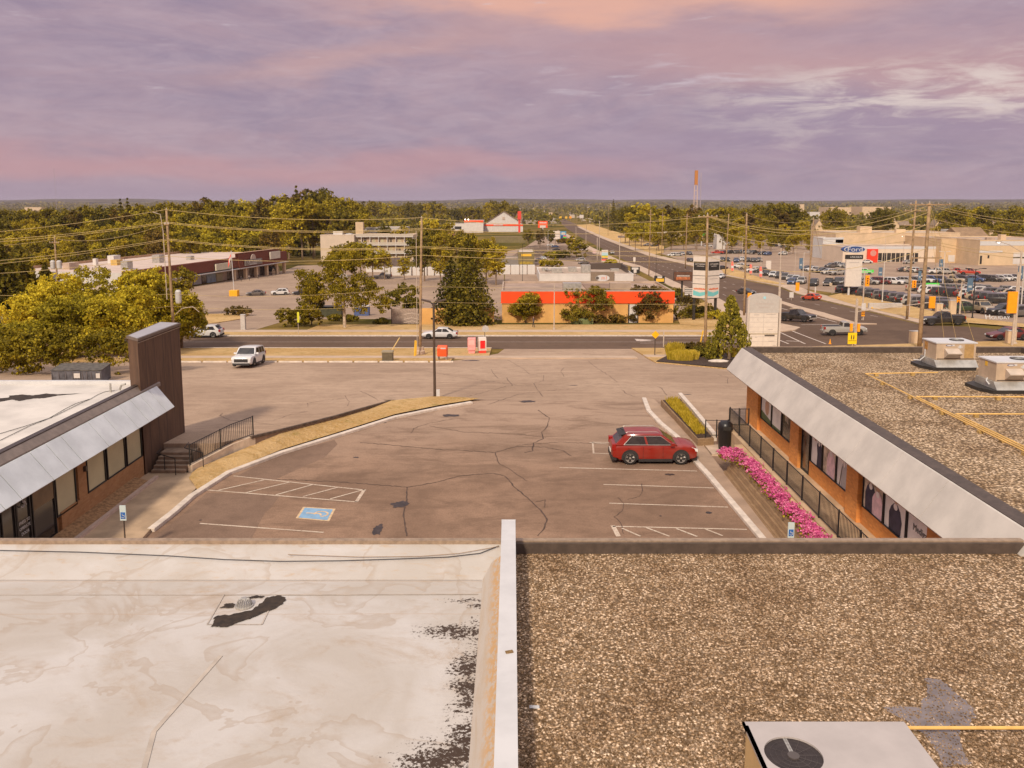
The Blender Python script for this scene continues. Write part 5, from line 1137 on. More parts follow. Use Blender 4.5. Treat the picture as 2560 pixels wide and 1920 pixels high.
# dealership rows: (row description, [(x,y,kind,colour)] in close-up 4, heading)
ORD = ['first', 'second', 'third', 'fourth', 'fifth', 'sixth', 'seventh', 'eighth', 'ninth', 'tenth', 'eleventh', 'twelfth', 'thirteenth', 'fourteenth', 'fifteenth', 'sixteenth', 'seventeenth', 'eighteenth', 'nineteenth', 'twentieth']
KN = {'suv': 'suv', 'suv3': 'large suv', 'sedan': 'sedan', 'hatch': 'hatchback', 'van': 'minivan', 'pickup': 'pickup'}
ROWS = [
 ('far back row behind the lot', -150, [(60, 505, 'suv', 'white'), (105, 500, 'suv', 'silver'), (395, 515, 'suv', 'black'), (425, 512, 'suv', 'white'), (470, 520, 'suv', 'silver'), (462, 576, 'suv', 'white')]),
 ('dark back row left of the lot', -140, [(20, 568, 'suv', 'maroon'), (70, 566, 'suv', 'black'), (120, 565, 'suv', 'grey'), (160, 564, 'suv', 'dark grey'), (205, 566, 'suv', 'silver'), (250, 570, 'pickup', 'black'), (310, 575, 'suv', 'black'), (350, 578, 'suv', 'blue')]),
 ('second row left of the lot', -100, [(15, 622, 'suv', 'dark grey'), (55, 622, 'suv', 'black'), (122, 628, 'suv', 'blue'), (165, 620, 'suv', 'white'), (205, 625, 'suv', 'black'), (250, 628, 'suv', 'dark grey'), (290, 625, 'suv', 'grey')]),
 ('row behind the red feather flags', 170, [(140, 670, 'suv', 'white'), (190, 680, 'suv', 'tan'), (250, 700, 'suv', 'white'), (300, 705, 'suv', 'dark grey')]),
 ('front row by the long road verge', -118, [(345, 724, 'suv', 'black'), (395, 735, 'suv', 'white'), (440, 743, 'suv3', 'dark grey'), (478, 752, 'suv3', 'grey'), (520, 764, 'suv', 'silver'), (562, 768, 'suv', 'white'), (600, 785, 'suv3', 'silver'), (532, 790, 'suv', 'blue'), (690, 800, 'suv3', 'black'), (800, 798, 'pickup', 'black'), (868, 790, 'suv3', 'dark grey'), (925, 790, 'suv3', 'grey')]),
 ('row left of the white pylon', -160, [(645, 690, 'suv', 'black'), (680, 696, 'suv', 'white'), (722, 702, 'suv', 'tan'), (760, 706, 'suv', 'dark grey'), (795, 716, 'suv', 'white'), (860, 722, 'pickup', 'silver'), (815, 668, 'suv', 'grey'), (860, 664, 'pickup', 'white'), (905, 668, 'suv', 'silver')]),
 ('long middle row of the dealership', -42, [(1010, 790, 'suv', 'silver'), (1090, 790, 'suv3', 'silver'), (1180, 788, 'suv3', 'maroon'), (1275, 790, 'suv3', 'white'), (1365, 785, 'suv3', 'silver'), (1430, 784, 'suv3', 'grey'), (1490, 778, 'suv3', 'white'), (1550, 776, 'suv3', 'blue'), (1625, 778, 'suv3', 'dark grey'), (1705, 778, 'pickup', 'tan'), (1775, 772, 'suv3', 'black'), (1868, 772, 'suv', 'blue'), (1950, 768, 'suv3', 'black'), (2000, 770, 'suv3', 'grey'), (2060, 766, 'suv', 'white'), (2120, 764, 'suv', 'white'), (2170, 762, 'suv', 'black')]),
 ('back row nearest the showroom', -15, [(1050, 715, 'van', 'white'), (1355, 698, 'sedan', 'black'), (1400, 700, 'suv', 'tan'), (1440, 704, 'suv', 'white'), (1515, 708, 'pickup', 'grey'), (1590, 715, 'pickup', 'white'), (1650, 716, 'pickup', 'silver'), (1730, 716, 'pickup', 'red'), (1825, 720, 'pickup', 'red')]),
 ('dark row on the near grass verge', -22, [(935, 852, 'suv3', 'black'), (985, 858, 'suv3', 'dark grey'), (1040, 868, 'suv3', 'black'), (1095, 876, 'suv3', 'dark grey'), (1150, 886, 'suv3', 'black'), (1215, 898, 'suv3', 'grey'), (1275, 908, 'suv3', 'black'), (1335, 918, 'suv3', 'dark grey'), (1395, 930, 'suv3', 'black'), (1445, 938, 'suv3', 'silver'), (1500, 950, 'suv3', 'grey'), (1580, 965, 'suv3', 'black'), (1650, 962, 'suv3', 'dark grey'), (1690, 985, 'suv3', 'black')]),
 ('row in front of the green banner', -30, [(1440, 838, 'suv', 'tan'), (1490, 842, 'suv3', 'grey'), (1545, 858, 'suv3', 'white'), (1600, 862, 'suv3', 'white'), (1640, 872, 'suv3', 'dark grey'), (1690, 874, 'suv3', 'black'), (1745, 882, 'suv3', 'black'), (1660, 838, 'suv', 'black'), (1720, 840, 'suv', 'grey')]),
 ('right row of dark suvs', -30, [(1800, 884, 'suv', 'maroon'), (1855, 892, 'suv3', 'white'), (1905, 902, 'suv3', 'tan'), (1960, 910, 'suv3', 'grey'), (2010, 922, 'suv3', 'black'), (2060, 930, 'suv3', 'black'), (2120, 926, 'suv3', 'silver'), (2180, 930, 'suv3', 'dark grey')]),
 ('crowded rear right rows', -25, [(1790, 846, 'suv', 'black'), (1840, 850, 'suv', 'silver'), (1880, 858, 'suv', 'grey'), (1930, 862, 'suv', 'white'), (1980, 872, 'suv', 'silver'), (2030, 878, 'suv3', 'black'), (2090, 882, 'suv', 'grey'), (2150, 886, 'suv', 'tan'), (2200, 890, 'suv', 'black'), (1860, 838, 'suv', 'black'), (1910, 842, 'suv', 'grey'), (1965, 848, 'suv', 'dark grey'), (2120, 856, 'suv', 'dark grey'), (2190, 862, 'suv', 'white')]),
]
for rn, hd_, cars in ROWS:
    cars_ = sorted(cars, key=lambda c: c[0])
    for i, (x, y, kd, cl) in enumerate(cars_):
        kd2 = kd; p_ = gq('4', x, y)
        place(kd2, p_+Vector((0, .8, .01)), hd_+r2.uniform(-5, 5), cl, '%s %s, %s from the left, %s' % (cl, KN[kd], ORD[i], rn), 'cars parked on the dealership lot', sc=1.06)
place('pickup', gq('4', 1800, 1000)+Vector((0, 1, .01)), -2, 'green', 'dark green off-roader beside the white front-facing pickup', 'cars parked on the dealership lot')
place('pickup', gq('4', 1968, 1008)+Vector((0, 2.4, .01)), -90, 'tan', 'cream pickup facing the street above the white verge lettering', 'cars parked on the dealership lot')
place('suv3', gq('4', 2098, 1015)+Vector((0, 1, .01)), 185, 'black', 'black off-roader right of the cream pickup, by the street', 'cars parked on the dealership lot')
place('suv3', gq('4', 2195, 1028)+Vector((0, 1, .01)), 185, 'grey', 'grey off-roader at the right frame edge by the street', 'cars parked on the dealership lot')
place('suv', gq('4', 865, 606)+Vector((0, .8, .01)), 175, 'black', 'black suv parked beside the white arched showroom entrance')
place('sedan', gq('4', 1068, 636)+Vector((0, .8, .01)), 180, 'white', 'white car in front of the bright red display panel')
place('sedan', gq('4', 1378, 640)+Vector((0, .8, .01)), 10, 'silver', 'silver car in front of the showroom windows')
for k, o_ in PROTO.items():
    if k not in CU:
        for ch in list(o_.children_recursive): bpy.data.objects.remove(ch)
        bpy.data.objects.remove(o_)

# ================================================================ POLES, WIRES
def topz(px, py, y): return aty(px, py, y).z
def upole(label, base, top, arms=(), r=.17, name='utility_pole', m=WOODP, insul=True):
    b = G(*base); zt = topz(top[0], top[1], b.y); tp = aty(top[0], top[1], b.y); h = zt-b.z; dx = tp.x-b.x
    t = thing(name, label, 'utility pole' if name == 'utility_pole' else 'pole', b)
    mb = MB(); mb.tube([(dx*f_, 0, h*f_) for f_ in (0, .25, .5, .75, 1)], [r, r*.92, r*.84, r*.76, r*.66], 10); mb.build('pole', m, t, smooth=True)
    for (f_, w_, rz) in arms:
        mb = MB(); mb.box(dx*f_-w_/2, dx*f_+w_/2, -.22, -.10, h*f_-.06, h*f_+.07); a_ = mb.build('crossarm', m, t)
        mi = MB()
        for u in (-.46, -.2, .2, .46): mi.lathe([(.05, h*f_+.07), (.07, h*f_+.14), (.03, h*f_+.22)], (dx*f_+u*w_, -.16), 6)
        mi.build('insulators', mat('insulator', (.5, .42, .34), .3, .1, 3), t)
    if insul:
        mi = MB(); mi.lathe([(.05, h), (.06, h+.1), (.02, h+.25)], (dx, 0), 6); mi.build('top_insulator', mat('insulator', (.5, .42, .34), .3, .1, 3), t)
    t['h'] = h; t['dx'] = dx; return t
U = {}
U['c'] = upole('tall wooden utility pole on a concrete base, near the white sedan', (1050, 888), (1054, 546), [])
b = U['c']; MB().lathe([(.55, 0), (.55, .5), (.45, .6), (.45, .9)], k=10).build('concrete_base', CONC, b)
mb = MB(); 
for dz in (3.9, 3.55, 4.4): mb.tube([(0, 0, dz), (-.8, -.1, dz+.25), (-1.7, -.1, dz+(.1 if dz > 4 else .05))], .03, 5)
mb.build('bracket_arm', STEELP, b)
mb = MB(); mb.tube([(-.28, -.1, 1.0), (-.25, -.1, 6), (-.2, -.1, 13.5)], .035, 5); mb.build('conduit', STEELP, b)
U['l'] = upole('tall wooden utility pole rising behind the yellow-green trees', (437, 880), (416, 525), [(.90, .5, 0)])
b = U['l']; hh = b['h']
mb = MB(); mb.tube([(-.5+b['dx']*.9, 0, 6.0), (-.5+b['dx']*.9, 0, hh*.86)], .05, 6); mb.tube([(-.5+b['dx']*.9, 0, hh*.84), (-.7+b['dx']*.9, 0, hh*.97), (-1.5+b['dx'], 0, hh*.985)], .04, 6); mb.build('side_riser', STEELP, b)
MB().lathe([(.28, 5.6), (.33, 5.8), (.33, 6.9), (.2, 7.1)], (.75, 0), 12).build('transformer', mat('transformer_grey', (.50, .47, .44), .5, .1, 2), b)
mb = MB(); mb.tube([(.2, 0, 4.2), (1.1, 0, 5.0), (2.3, 0, 5.2), (3.0, 0, 4.6)], .04, 6); mb.build('lamp_arm', STEELP, b)
U['f'] = upole('wooden utility pole with two grey transformers above the left trees', (150, 800), (136, 592), [(.93, 1.6, 0)])
b = U['f']
for s_ in (-1, 1): MB().lathe([(.32, 0), (.38, .15), (.38, 1.2), (.2, 1.4)], (s_*.52+b['dx']*.7, -.1), 12).build('transformer', mat('transformer_grey', (.50, .47, .44), .5, .1, 2), b).location = (0, 0, b['h']*.62)
U['r'] = upole('tall wooden utility pole in front of the double pylon sign', (1763, 876), (1769, 537), [(.985, 2.2, 0)])
U['n'] = upole('tallest wooden utility pole behind the right building roof', (2298, 872), (2324, 508), [(.99, 4.6, 0), (.63, 3.4, 0)], r=.24)
U['m'] = upole('wooden utility pole with double arms left of the tallest pole', (2267, 800), (2290, 503), [(.92, 3.4, 0), (.8, 3.2, 0)], r=.2)
U['s'] = upole('wooden utility pole left behind the white arched sign', (1860, 790), (1867, 535), [], r=.19)
U['w'] = upole('wooden utility pole at the near edge of the dealership lot', (2020, 742), (2034, 545), [(.9, .8, 0)], r=.2)
U['v'] = upole('wooden utility pole left of the three red feather flags', (1813, 690), (1822, 536), [], r=.2)
U['a'] = upole('wooden utility pole near the brown roadside diner sign', (1713, 672), (1718, 536), [(.96, 1.8, 0)], r=.22)
ROADP = [((1622, 690), (1627, 525), 'wooden pole left of the thin black lamp post on the long road'), ((1654, 640), (1657, 531), 'wooden pole beside the green hotel sign'), ((1595.6, 606), (1595.6, 520), 'wooden pole before the dark wood beside the dry field'), ((1553, 590), (1553, 521), 'wooden pole above the small white sign at the dry field'), ((1520, 590), (1521, 513), 'wooden pole at the middle of the dry field'), ((1498, 640), (1499, 552), 'pale pole on the left side of the long road near the round striped sign'), ((1498.5, 560), (1499.5, 521), 'small wooden pole beyond the dry field'),
         ((1465, 612), (1465, 567), 'short pale pole by the left kerb of the long road'), ((1465.5, 577), (1468.5, 522), 'far wooden pole along the long road, right of the white square board'), ((1441, 572), (1442, 512), 'far wooden pole left of the white square board'), ((1440, 602), (1440, 567), 'short white pole near the colourful signboard'), ((1405, 566), (1405, 510), 'far wooden pole beyond the red and white sign'), ((1390, 552), (1391, 512), 'farthest wooden pole on the left of the long road'), ((1549, 660), (1549, 598), 'pale lamp pole at the left kerb by the restaurant'), ((1493, 656), (1493, 594), 'pale pole left of the round striped sign')]
for b_, t_, l_ in ROADP: upole(l_, b_, t_, [(.93, 1.8, 0)] if 'wooden' in l_ else [], r=.17, name='utility_pole' if 'wooden' in l_ else 'road_pole', m=WOODP if 'wooden' in l_ else STEELP, insul='wooden' in l_)
WN = 0
def wire(label, a, b, sag, r=.026, grp='overhead wires'):
    a, b = Vector(a), Vector(b); mb = MB(); k = 26
    mb.tube([tuple((a+(b-a)*i/k-Vector((0, 0, sag*4*(i/k)*(1-i/k)))-a)) for i in range(k+1)], r, 4)
    o = mb.build('overhead_wire', WIRE); o.location = a; return tag(o, label, 'wire', grp)
def pt(key, fy, off=0.0):       # point on pole at picture row fy
    b = U[key]; L_ = b.location; z = topz(1280, fy, L_.y); f_ = (z-L_.z)/b['h']; return Vector((L_.x+b['dx']*f_+off, L_.y-.15, z))
cl_ = [(544, 524), (571, 555), (574, 558), (616, 597), (619, 600), (638, 640), (716, 735), (755, 765)]
nm_ = ['topmost', 'second', 'third', 'fourth', 'fifth', 'sixth', 'seventh', 'lowest']
for i, (yc_, yl_) in enumerate(cl_):
    wire('%s wire between the central pole and the tall left pole' % nm_[i], pt('c', yc_), pt('l', yl_), .6, .024 if i < 6 else .014)
    wire('%s wire running left from the tall left pole over the trees' % nm_[i], pt('l', yl_), aty(-160, [590, 605, 612, 662, 672, 690, 730, 800][i], pt('l', yl_).y+6), .4, .024 if i < 6 else .018)
cr_ = [(544, 540), (571, 575), (616, 625), (619, 640), (638, 655), (716, 720), (755, 760)]
for i, (yc_, yr_) in enumerate(cr_): wire('%s wire between the central pole and the pole by the double sign' % nm_[i], pt('c', yc_), pt('r', yr_), [.9, .5, .3, .3, .2, .1, .1][i], .023 if i < 5 else .013)
for i, (ya, yb_) in enumerate([(540, 512), (542, 530), (570, 560), (640, 620)]): wire('%s wire from the double sign pole to the tallest right pole' % nm_[i], pt('r', ya), pt('n', yb_), 2.2)
for i, (ya, yb_) in enumerate([(540, 538), (560, 560)]): wire('%s wire from the pole by the double sign to the one behind the arched sign' % nm_[i], pt('r', ya), pt('s', yb_), .6)
for i, (ya, yb_) in enumerate([(538, 548), (556, 560), (575, 578)]): wire('%s wire from the arched sign pole to the dealership edge pole' % nm_[i], pt('s', ya), pt('w', yb_), 1.0)
for i, (ya, yb_) in enumerate([(548, 520), (560, 545), (578, 560), (592, 600)]): wire('%s wire from the dealership edge pole to the double armed pole' % nm_[i], pt('w', ya), pt('m', yb_), 1.2)
for i, (ya, yb_) in enumerate([(511, 545), (516, 555), (545, 575), (600, 620), (606, 636)]): wire('%s wire leaving the tallest pole to the right' % nm_[i], pt('n', ya), aty(2800, yb_, pt('n', ya).y+18), 1.2)
for i, (ya, yb_) in enumerate([(540, 536), (556, 552)]): wire('%s wire from the diner sign pole to the flags pole' % nm_[i], pt('a', ya), pt('v', yb_), .8)
for i, (x_, y_) in enumerate([(1400, 540), (1400, 552)]): wire('%s wire running from the diner sign pole far left over the road' % nm_[i], pt('a', 540+12*i), aty(x_, y_, 420), 2.5)
wire('wire from the far pole beside the left trees toward the tall pole', pt('f', 596), pt('l', 560), 1.0); wire('wire leaving the left transformer pole to the left edge', pt('f', 598), aty(-120, 615, 160), .5)
gy = [('left guy wire slanting down from the tallest pole', 2410, 868), ('middle guy wire slanting down from the tallest pole', 2382, 866), ('right guy wire slanting down from the tallest pole', 2350, 864)]
for i, (l_, x_, y_) in enumerate(gy): wire(l_, pt('n', 512+10*i), G(x_+ (12 if i else 30), y_), 0, .02, 'guy wires of the tallest pole')
wire('guy wire slanting left from the arched sign pole', pt('s', 545), G(1846, 640), 0, .04, 'guy wires of the arched sign pole')
wire('guy wire slanting right from the dealership edge pole', pt('w', 550), G(2052, 640), 0, .05, 'guy wires of the dealership pole')
# guy guards, yellow
def guard(label, a, b): 
    A_ = G(*a); t = aty(*b, A_.y); mb = MB(); mb.tube([(0, 0, 0), tuple(t-A_)], .09, 6); o = mb.build('guy_wire_guard', YEL); o.location = A_; tag(o, label, 'guard')
guard('yellow plastic guy guard standing left of the central pole', (1036.5, 893), (1038.5, 851)); guard('second yellow guy guard touching the first, nearer the pole', (1039.5, 891), (1040.5, 852)); guard('slanted yellow guy guard left of the double sign pole', (1749, 866), (1758, 826))
tag(MB().tube([(0, 0, 0), tuple(aty(999, 844, G(979, 877).y)-G(979, 877))], .07, 6).build('utility_marker', mat('tan_marker', (.62, .45, .2), .6, .1, 3)), 'slanted tan stick rising behind the green utility box', 'marker'); bpy.data.objects['utility_marker'].location = G(979, 877)
for x_, y_, h_ in [(2112, 744, 1.6)]: pass
# lamp posts
def lamp(label, base, top, arms, m=STEELP, r=.10, lit=False, head=(.55, .22), name='lamp_post'):
    b = G(*base); h = topz(top[0], top[1], b.y)-b.z; t = thing(name, label, 'lamp post', b)
    mb = MB(); mb.tube([(0, 0, 0), (0, 0, h)], [r, r*.6], 8); mb.lathe([(r*2, 0), (r*2, .25), (r*1.2, .3)], k=8); mb.build('pole', m, t)
    for dx_, dz_ in arms:
        mb = MB(); mb.tube([(0, 0, h-.15), (dx_*.6, 0, h+dz_*.7), (dx_, 0, h+dz_)], .04, 5); mb.build('arm', m, t)
        s_ = 1 if dx_ >= 0 else -1
        MB().box(min(dx_, dx_+s_*head[0]), max(dx_, dx_+s_*head[0]), -head[1]/2, head[1]/2, h+dz_-.05, h+dz_+.07).build('lamp_head', m if not lit else mat('lamp_head_grey', (.4, .35, .3), .5, .1, 3), t)
        if lit: mb = MB(); mb.lathe([(.06, h+dz_-.12), (.16, h+dz_-.06), (.16, h+dz_-.051)], (dx_+s_*head[0]/2, 0), 8); mb.build('lamp_bulb', LAMPON, t)
    return t
mk = thing('lamp_post', 'dark brown lamp post with twin heads standing on the grass island', 'lamp post', atz(1087, 993, .05))
hB = topz(1087, 757, mk.location.y)-.05
MB().tube([(0, 0, 0), (0, 0, hB)], [.10, .075], 8).build('pole', mat('lamp_brown', (.085, .055, .038), .5, .15, 4), mk)
mb = MB()
for s_ in (-1, 1):
    mb.tube([(0, 0, hB-.15), (s_*.25, 0, hB+.05)], .04, 6); hm = MB().ext([(s_*.2, hB+.0), (s_*.2, hB+.12), (s_*.85, hB+.28), (s_*.85, hB+.18)], 'y', -.16, .16); hm.build('lamp_head', mat('lamp_brown', (.085, .055, .038), .5, .15, 4), mk)
mb.build('arm', BLACKM, mk); MB().box(.12, .35, -.05, .05, .0, .55).build('tag_post', WHITE, mk)
LP = [('4', (1180, 920), (1190, 620), [(-.9, .05), (.9, .05)], 'white twin armed lamp post left of the central traffic light', False), ('4', (1835, 1040), (1855, 676), [(-1.0, .05), (1.0, .05)], 'white twin armed lamp post behind the black pickup', False), ('4', (1620, 800), (1635, 550), [(-.9, .05), (.9, .05)], 'white twin armed lamp post right of the tallest pole', False),
      ('4', (603, 755), (606, 556), [(1.0, .1)], 'white single armed lamp post beside the blue banner', False), ('4', (543, 745), (550, 505), [], 'plain pale post at the left front dealership row', False), ('4', (2190, 960), (2200, 650), [(-.8, .05)], 'white lamp post at the right frame edge', False),
      ('4', (270, 490), (277, 385), [(.2, .05)], 'lit lamp post before the trees behind the dealership', True), ('4', (298, 640), (303, 480), [(.3, .05)], 'pale lit lamp post in the back dealership lot', True), ('4', (160, 640), (165, 440), [(-.5, .0), (1.2, .0)], 'pale post with a long crossbar in the back lot', False), ('4', (1190, 720), (1193, 425), [], 'thin pale pole before the showroom roof', False), ('4', (1325, 690), (1335, 440), [(-.4, .1)], 'thin lit pole before the showroom windows', True),
      ('T', (828, 705), (832, 522), [(.2, .05)], 'brightly lit lamp post left of the gas station canopy', True), ('T', (440, 1165), (452, 770), [(.1, .0)], 'thin black lamp post beside the yellow and black sign', False), ('T', (552, 835), (548, 680), [(-3.5, .1)], 'black post with long lamp arm near the white van', False), ('T', (642, 800), (643, 660), [], 'thin black post right of the white van', False),
      ('3', (367, 910), (367, 585), [(.2, 0)], 'tall thin black lamp post before the white containers', False), ('3', (587, 665), (587, 470), [(.2, 0)], 'tall white lamp post left of the blue sports car', False), ('W', (558, 520), (551, 185), [(.2, 0)], 'thin dark lamp post in front of the left shopping building roof', False), ('3', (640, 1330), (635, 930), [], 'plain pale pole in front of the orange-red fascia building', False)]
for k, b_, t_, a_, l_, lit in LP: lamp(l_, q(k, *b_), q(k, *t_), a_, m=BLACKM if 'black' in l_ or 'dark' in l_ else STEELP if 'white' not in l_ else mat('white_pole', (.60, .55, .49), .5, .08, 3), lit=lit, r=.10 if 'thin' not in l_ else .07)
st_ = lamp('tall street lamp at the right edge with a long curved arm', (2535, 862), q('4', 2175, 545), [(-2.4, 1.0)], r=.16, lit=True)
lamp('pale street light pole with long arm carrying the left traffic light', (1944, 822), q('4', 430, 525), [], r=.13)
# ================================================================ TRAFFIC LIGHTS, SIGNS
def tlight(label, base, top, headpx, arm=False, back=False, n3=3, w=.38, armz=None, post=True, hh=1.15):
    b = G(*base); t = thing('traffic_light', label, 'traffic light', b); h = topz(*top, b.y)-b.z
    if post: MB().tube([(0, 0, 0), (0, 0, h)], [.13, .09], 8).build('pole', STEELP, t)
    for i, (hx, hy) in enumerate(headpx):
        p_ = aty(hx, hy, b.y)-b
        MB().box(p_.x-w/2, p_.x+w/2, -.30, -.12, p_.z-hh/2, p_.z+hh/2).build('signal_housing', ORG, t)
        if abs(p_.x) > .5: MB().tube([(0, -.1, p_.z+(0 if armz is None else armz)), (p_.x, -.12, p_.z)], .06, 6).build('arm', STEELP, t)
        if not back:
            for j, (dz, mm) in enumerate([(.35, TAILL), (0, BLK), (-.35, BLK)]):
                mb = MB(); mb.ycyl(p_.x, p_.z+dz, .12, -.315, -.301, 12); mb.build('lens', mm, t)
                mb = MB(); mb.box(p_.x-.13, p_.x+.13, -.42, -.302, p_.z+dz+.11, p_.z+dz+.13); mb.build('visor', ORG, t)
    return t
tlight('orange traffic light facing the camera below the bright green banner', (2155, 800), q('4', 1045, 690), [q('4', 1068, 762)], w=.62, hh=1.7)
tlight('orange traffic light with its back turned beside the tallest pole', (2136, 850), q('4', 978, 890), [q('4', 1537, 918)], back=True, w=.75, hh=1.5, armz=-1.2)
tlight('orange traffic light facing the camera left of the tallest pole', (2272, 790), q('4', 1385, 745), [q('4', 1408, 785)], w=.62, hh=1.15)
tlight('pair of small orange signals in front of the silver pickup', (2138, 862), q('4', 975, 900), [q('4', 950, 1100), q('4', 1003, 1102)], back=True, w=.30, hh=.95)
tlight('orange traffic light hanging right of the pale street light pole', (1946, 822), q('4', 425, 700), [q('4', 560, 805)], back=True, w=.5, hh=1.2, armz=.0)
tlight('big orange traffic light at the right edge, back turned', (2530, 866), q('4', 2140, 700), [q('4', 2118, 918)], back=True, w=1.05, hh=2.4)
tlight('orange signal peeking out behind the arched sign', (1873, 800), q('4', 220, 860), [q('4', 212, 870)], back=True, w=.6, hh=.9)
tlight('small orange signal above the beige cabinets', (2398, 800), q('4', 1760, 770), [q('4', 1730, 898)], w=.45, hh=.9, post=True)
def sign(label, base, board, m, name='sign', cat='sign', post=STEELP, depth=.06, frame=None, r=.05, posts=(0,), shape='box', dy=0):
    """board = (x0,y0,x1,y1) picture rows at the sign's distance"""
    b = G(*base); b.y += dy; b.z = H(b.x, b.y); a = aty(board[0], board[1], b.y)-b; c_ = aty(board[2], board[3], b.y)-b
    t = thing(name, label, cat, b); zt = max(a.z, c_.z); zb = min(a.z, c_.z)
    for px_ in posts: MB().tube([(px_, .06, 0), (px_, .06, zb+(.2 if shape != 'open' else 0))], r, 8).build('post', post, t)
    if shape == 'diamond':
        cx, cz, hw_ = (a.x+c_.x)/2, (zt+zb)/2, (c_.x-a.x)/2
        mb = MB(); mb.ext([(cx-hw_, cz), (cx, cz+hw_), (cx+hw_, cz), (cx, cz-hw_)], 'y', 0, 0)
        mb = MB(); vs = [(cx-hw_, -.02, cz), (cx, -.02, cz+hw_), (cx+hw_, -.02, cz), (cx, -.02, cz-hw_)]; vs += [(x, .01, z) for x, y, z in vs]
        mb.add(vs, [(0, 1, 2, 3), (7, 6, 5, 4), (0, 4, 5, 1), (1, 5, 6, 2), (2, 6, 7, 3), (3, 7, 4, 0)]); mb.build('board', m, t)
    elif shape == 'oct':
        cx, cz, hw_ = (a.x+c_.x)/2, (zt+zb)/2, (c_.x-a.x)/2; mb = MB(); mb.ycyl(cx, cz, hw_*1.05, -.02, .01, 8); mb.build('board', m, t)
    else: MB().box(a.x, c_.x, -depth, 0, zb, zt).build('board', m, t)
    if frame: MB().box(a.x-.06, c_.x+.06, -depth*.7, .05, zb-.06, zt+.06).build('frame', frame, t)
    t['bx'] = [a.x, c_.x, zb, zt, depth]; return t
def face(t, name, u0, u1, v0, v1, m, d=.01):
    x0, x1, zb, zt, dp = t['bx']; return MB().box(x0+(x1-x0)*u0, x0+(x1-x0)*u1, -dp-d, -dp-.002, zb+(zt-zb)*v0, zb+(zt-zb)*v1).build(name, m, t)
def ftext(t, s, u, v, size, m, d=.012, sx=1.0):
    x0, x1, zb, zt, dp = t['bx']; return text(s, size, m, t, (x0+(x1-x0)*u, -dp-d, zb+(zt-zb)*v), (R(90), 0, 0), .004, sx=sx)
sq_ = lambda k, x0, y0, x1, y1: q(k, x0, y0)+q(k, x1, y1)
LETD = mat('dark_letters', (.10, .08, .065), .6, .1, 3); LETW = mat('pale_letters', (.62, .56, .50), .6, .05, 3); LETR = mat('red_letters', (.66, .15, .06), .6, .05, 3); LETG = mat('faded_grey_letters', (.46, .40, .36), .6, .05, 3)
# white arched pylon sign
t = sign('big white arched directory sign behind the right gravel roof', (1904, 872), sq_('Y', 1095, 1020, 1530, 1560), mat('sign_white', (.66, .58, .50), .4, .05, 2), name='directory_sign', posts=(-1.6, 1.6), r=.2, depth=.4)
x0, x1, zb, zt, dp = t['bx']; zz1 = aty(*q('Y', 1310, 715), t.location.y).z-t.location.z
mb = MB(); cx = (x0+x1)/2; hw_ = (x1-x0)/2+.18; zs = aty(*q('Y', 1310, 800), t.location.y).z-t.location.z
arc = [(cx+hw_*math.cos(R(180-180*j/16)), zs+(zz1-zs)*math.sin(R(180-180*j/16))) for j in range(17)]
mb.ext([(cx-hw_, zt)]+arc+[(cx+hw_, zt)], 'y', -.36, -.04) if False else mb.add([(x, y, z) for y in (-.36, -.04) for x, z in [(cx-hw_, zt)]+arc+[(cx+hw_, zt)]], [list(range(19)), list(range(19, 38))]+[(i, (i+1) % 19, (i+1) % 19+19, i+19) for i in range(19)])
mb.build('arched_top', GREY, t)
for s_ in (-1, 1): MB().box(cx+s_*hw_-.09, cx+s_*hw_+.12, -.5, .05, 0, zs).build('side_column', mat('sign_column', (.55, .47, .40), .5, .05, 3), t)
MB().box(cx-hw_*.95, cx+hw_*.95, -.43, -.401, zt-.05, zt+.0).build('frame_bar', GREY, t)
for i in range(1, 7): face(t, 'row_line', .02, .98, i/7-.004, i/7+.004, LETG)
face(t, 'centre_line', .495, .505, .02, .98, LETG); face(t, 'thick_bar', 0, 1, .36, .38, mat('sign_olive_bar', (.35, .27, .15), .5, .1, 3), .03)
face(t, 'dark_tenant_panel', .55, .9, .30, .345, LETD, .02)
mb = MB(); mb.ycyl(cx+.02, zz1-.55, .16, -.385, -.361, 16); mb.build('round_emblem', mat('cyan_emblem', (.25, .60, .68), .4, .05, 3), t)
mb = MB(); mb.box(cx-.03, cx+.03, -.395, -.386, zz1-.66, zz1-.45); mb.build('emblem_stroke', WHITE, t)
text('THE MEDICAL', .30, LETG, t, (cx, -.37, zz1-1.25), (R(90), 0, 0), .005); text('CENTRE', .30, LETG, t, (cx, -.37, zz1-1.65), (R(90), 0, 0), .005)
for i, (u_, v_, s_) in enumerate([(.25, .93, 'PHARMACY'), (.75, .945, 'DENTAL CLINIC'), (.30, .79, 'C'), (.75, .50, 'PHYSIO'), (.25, .27, 'LAW'), (.78, .16, 'HEARING'), (.9, .03, '2620')]): ftext(t, s_, u_, v_, .14 if i != 2 else .28, LETG, .02)
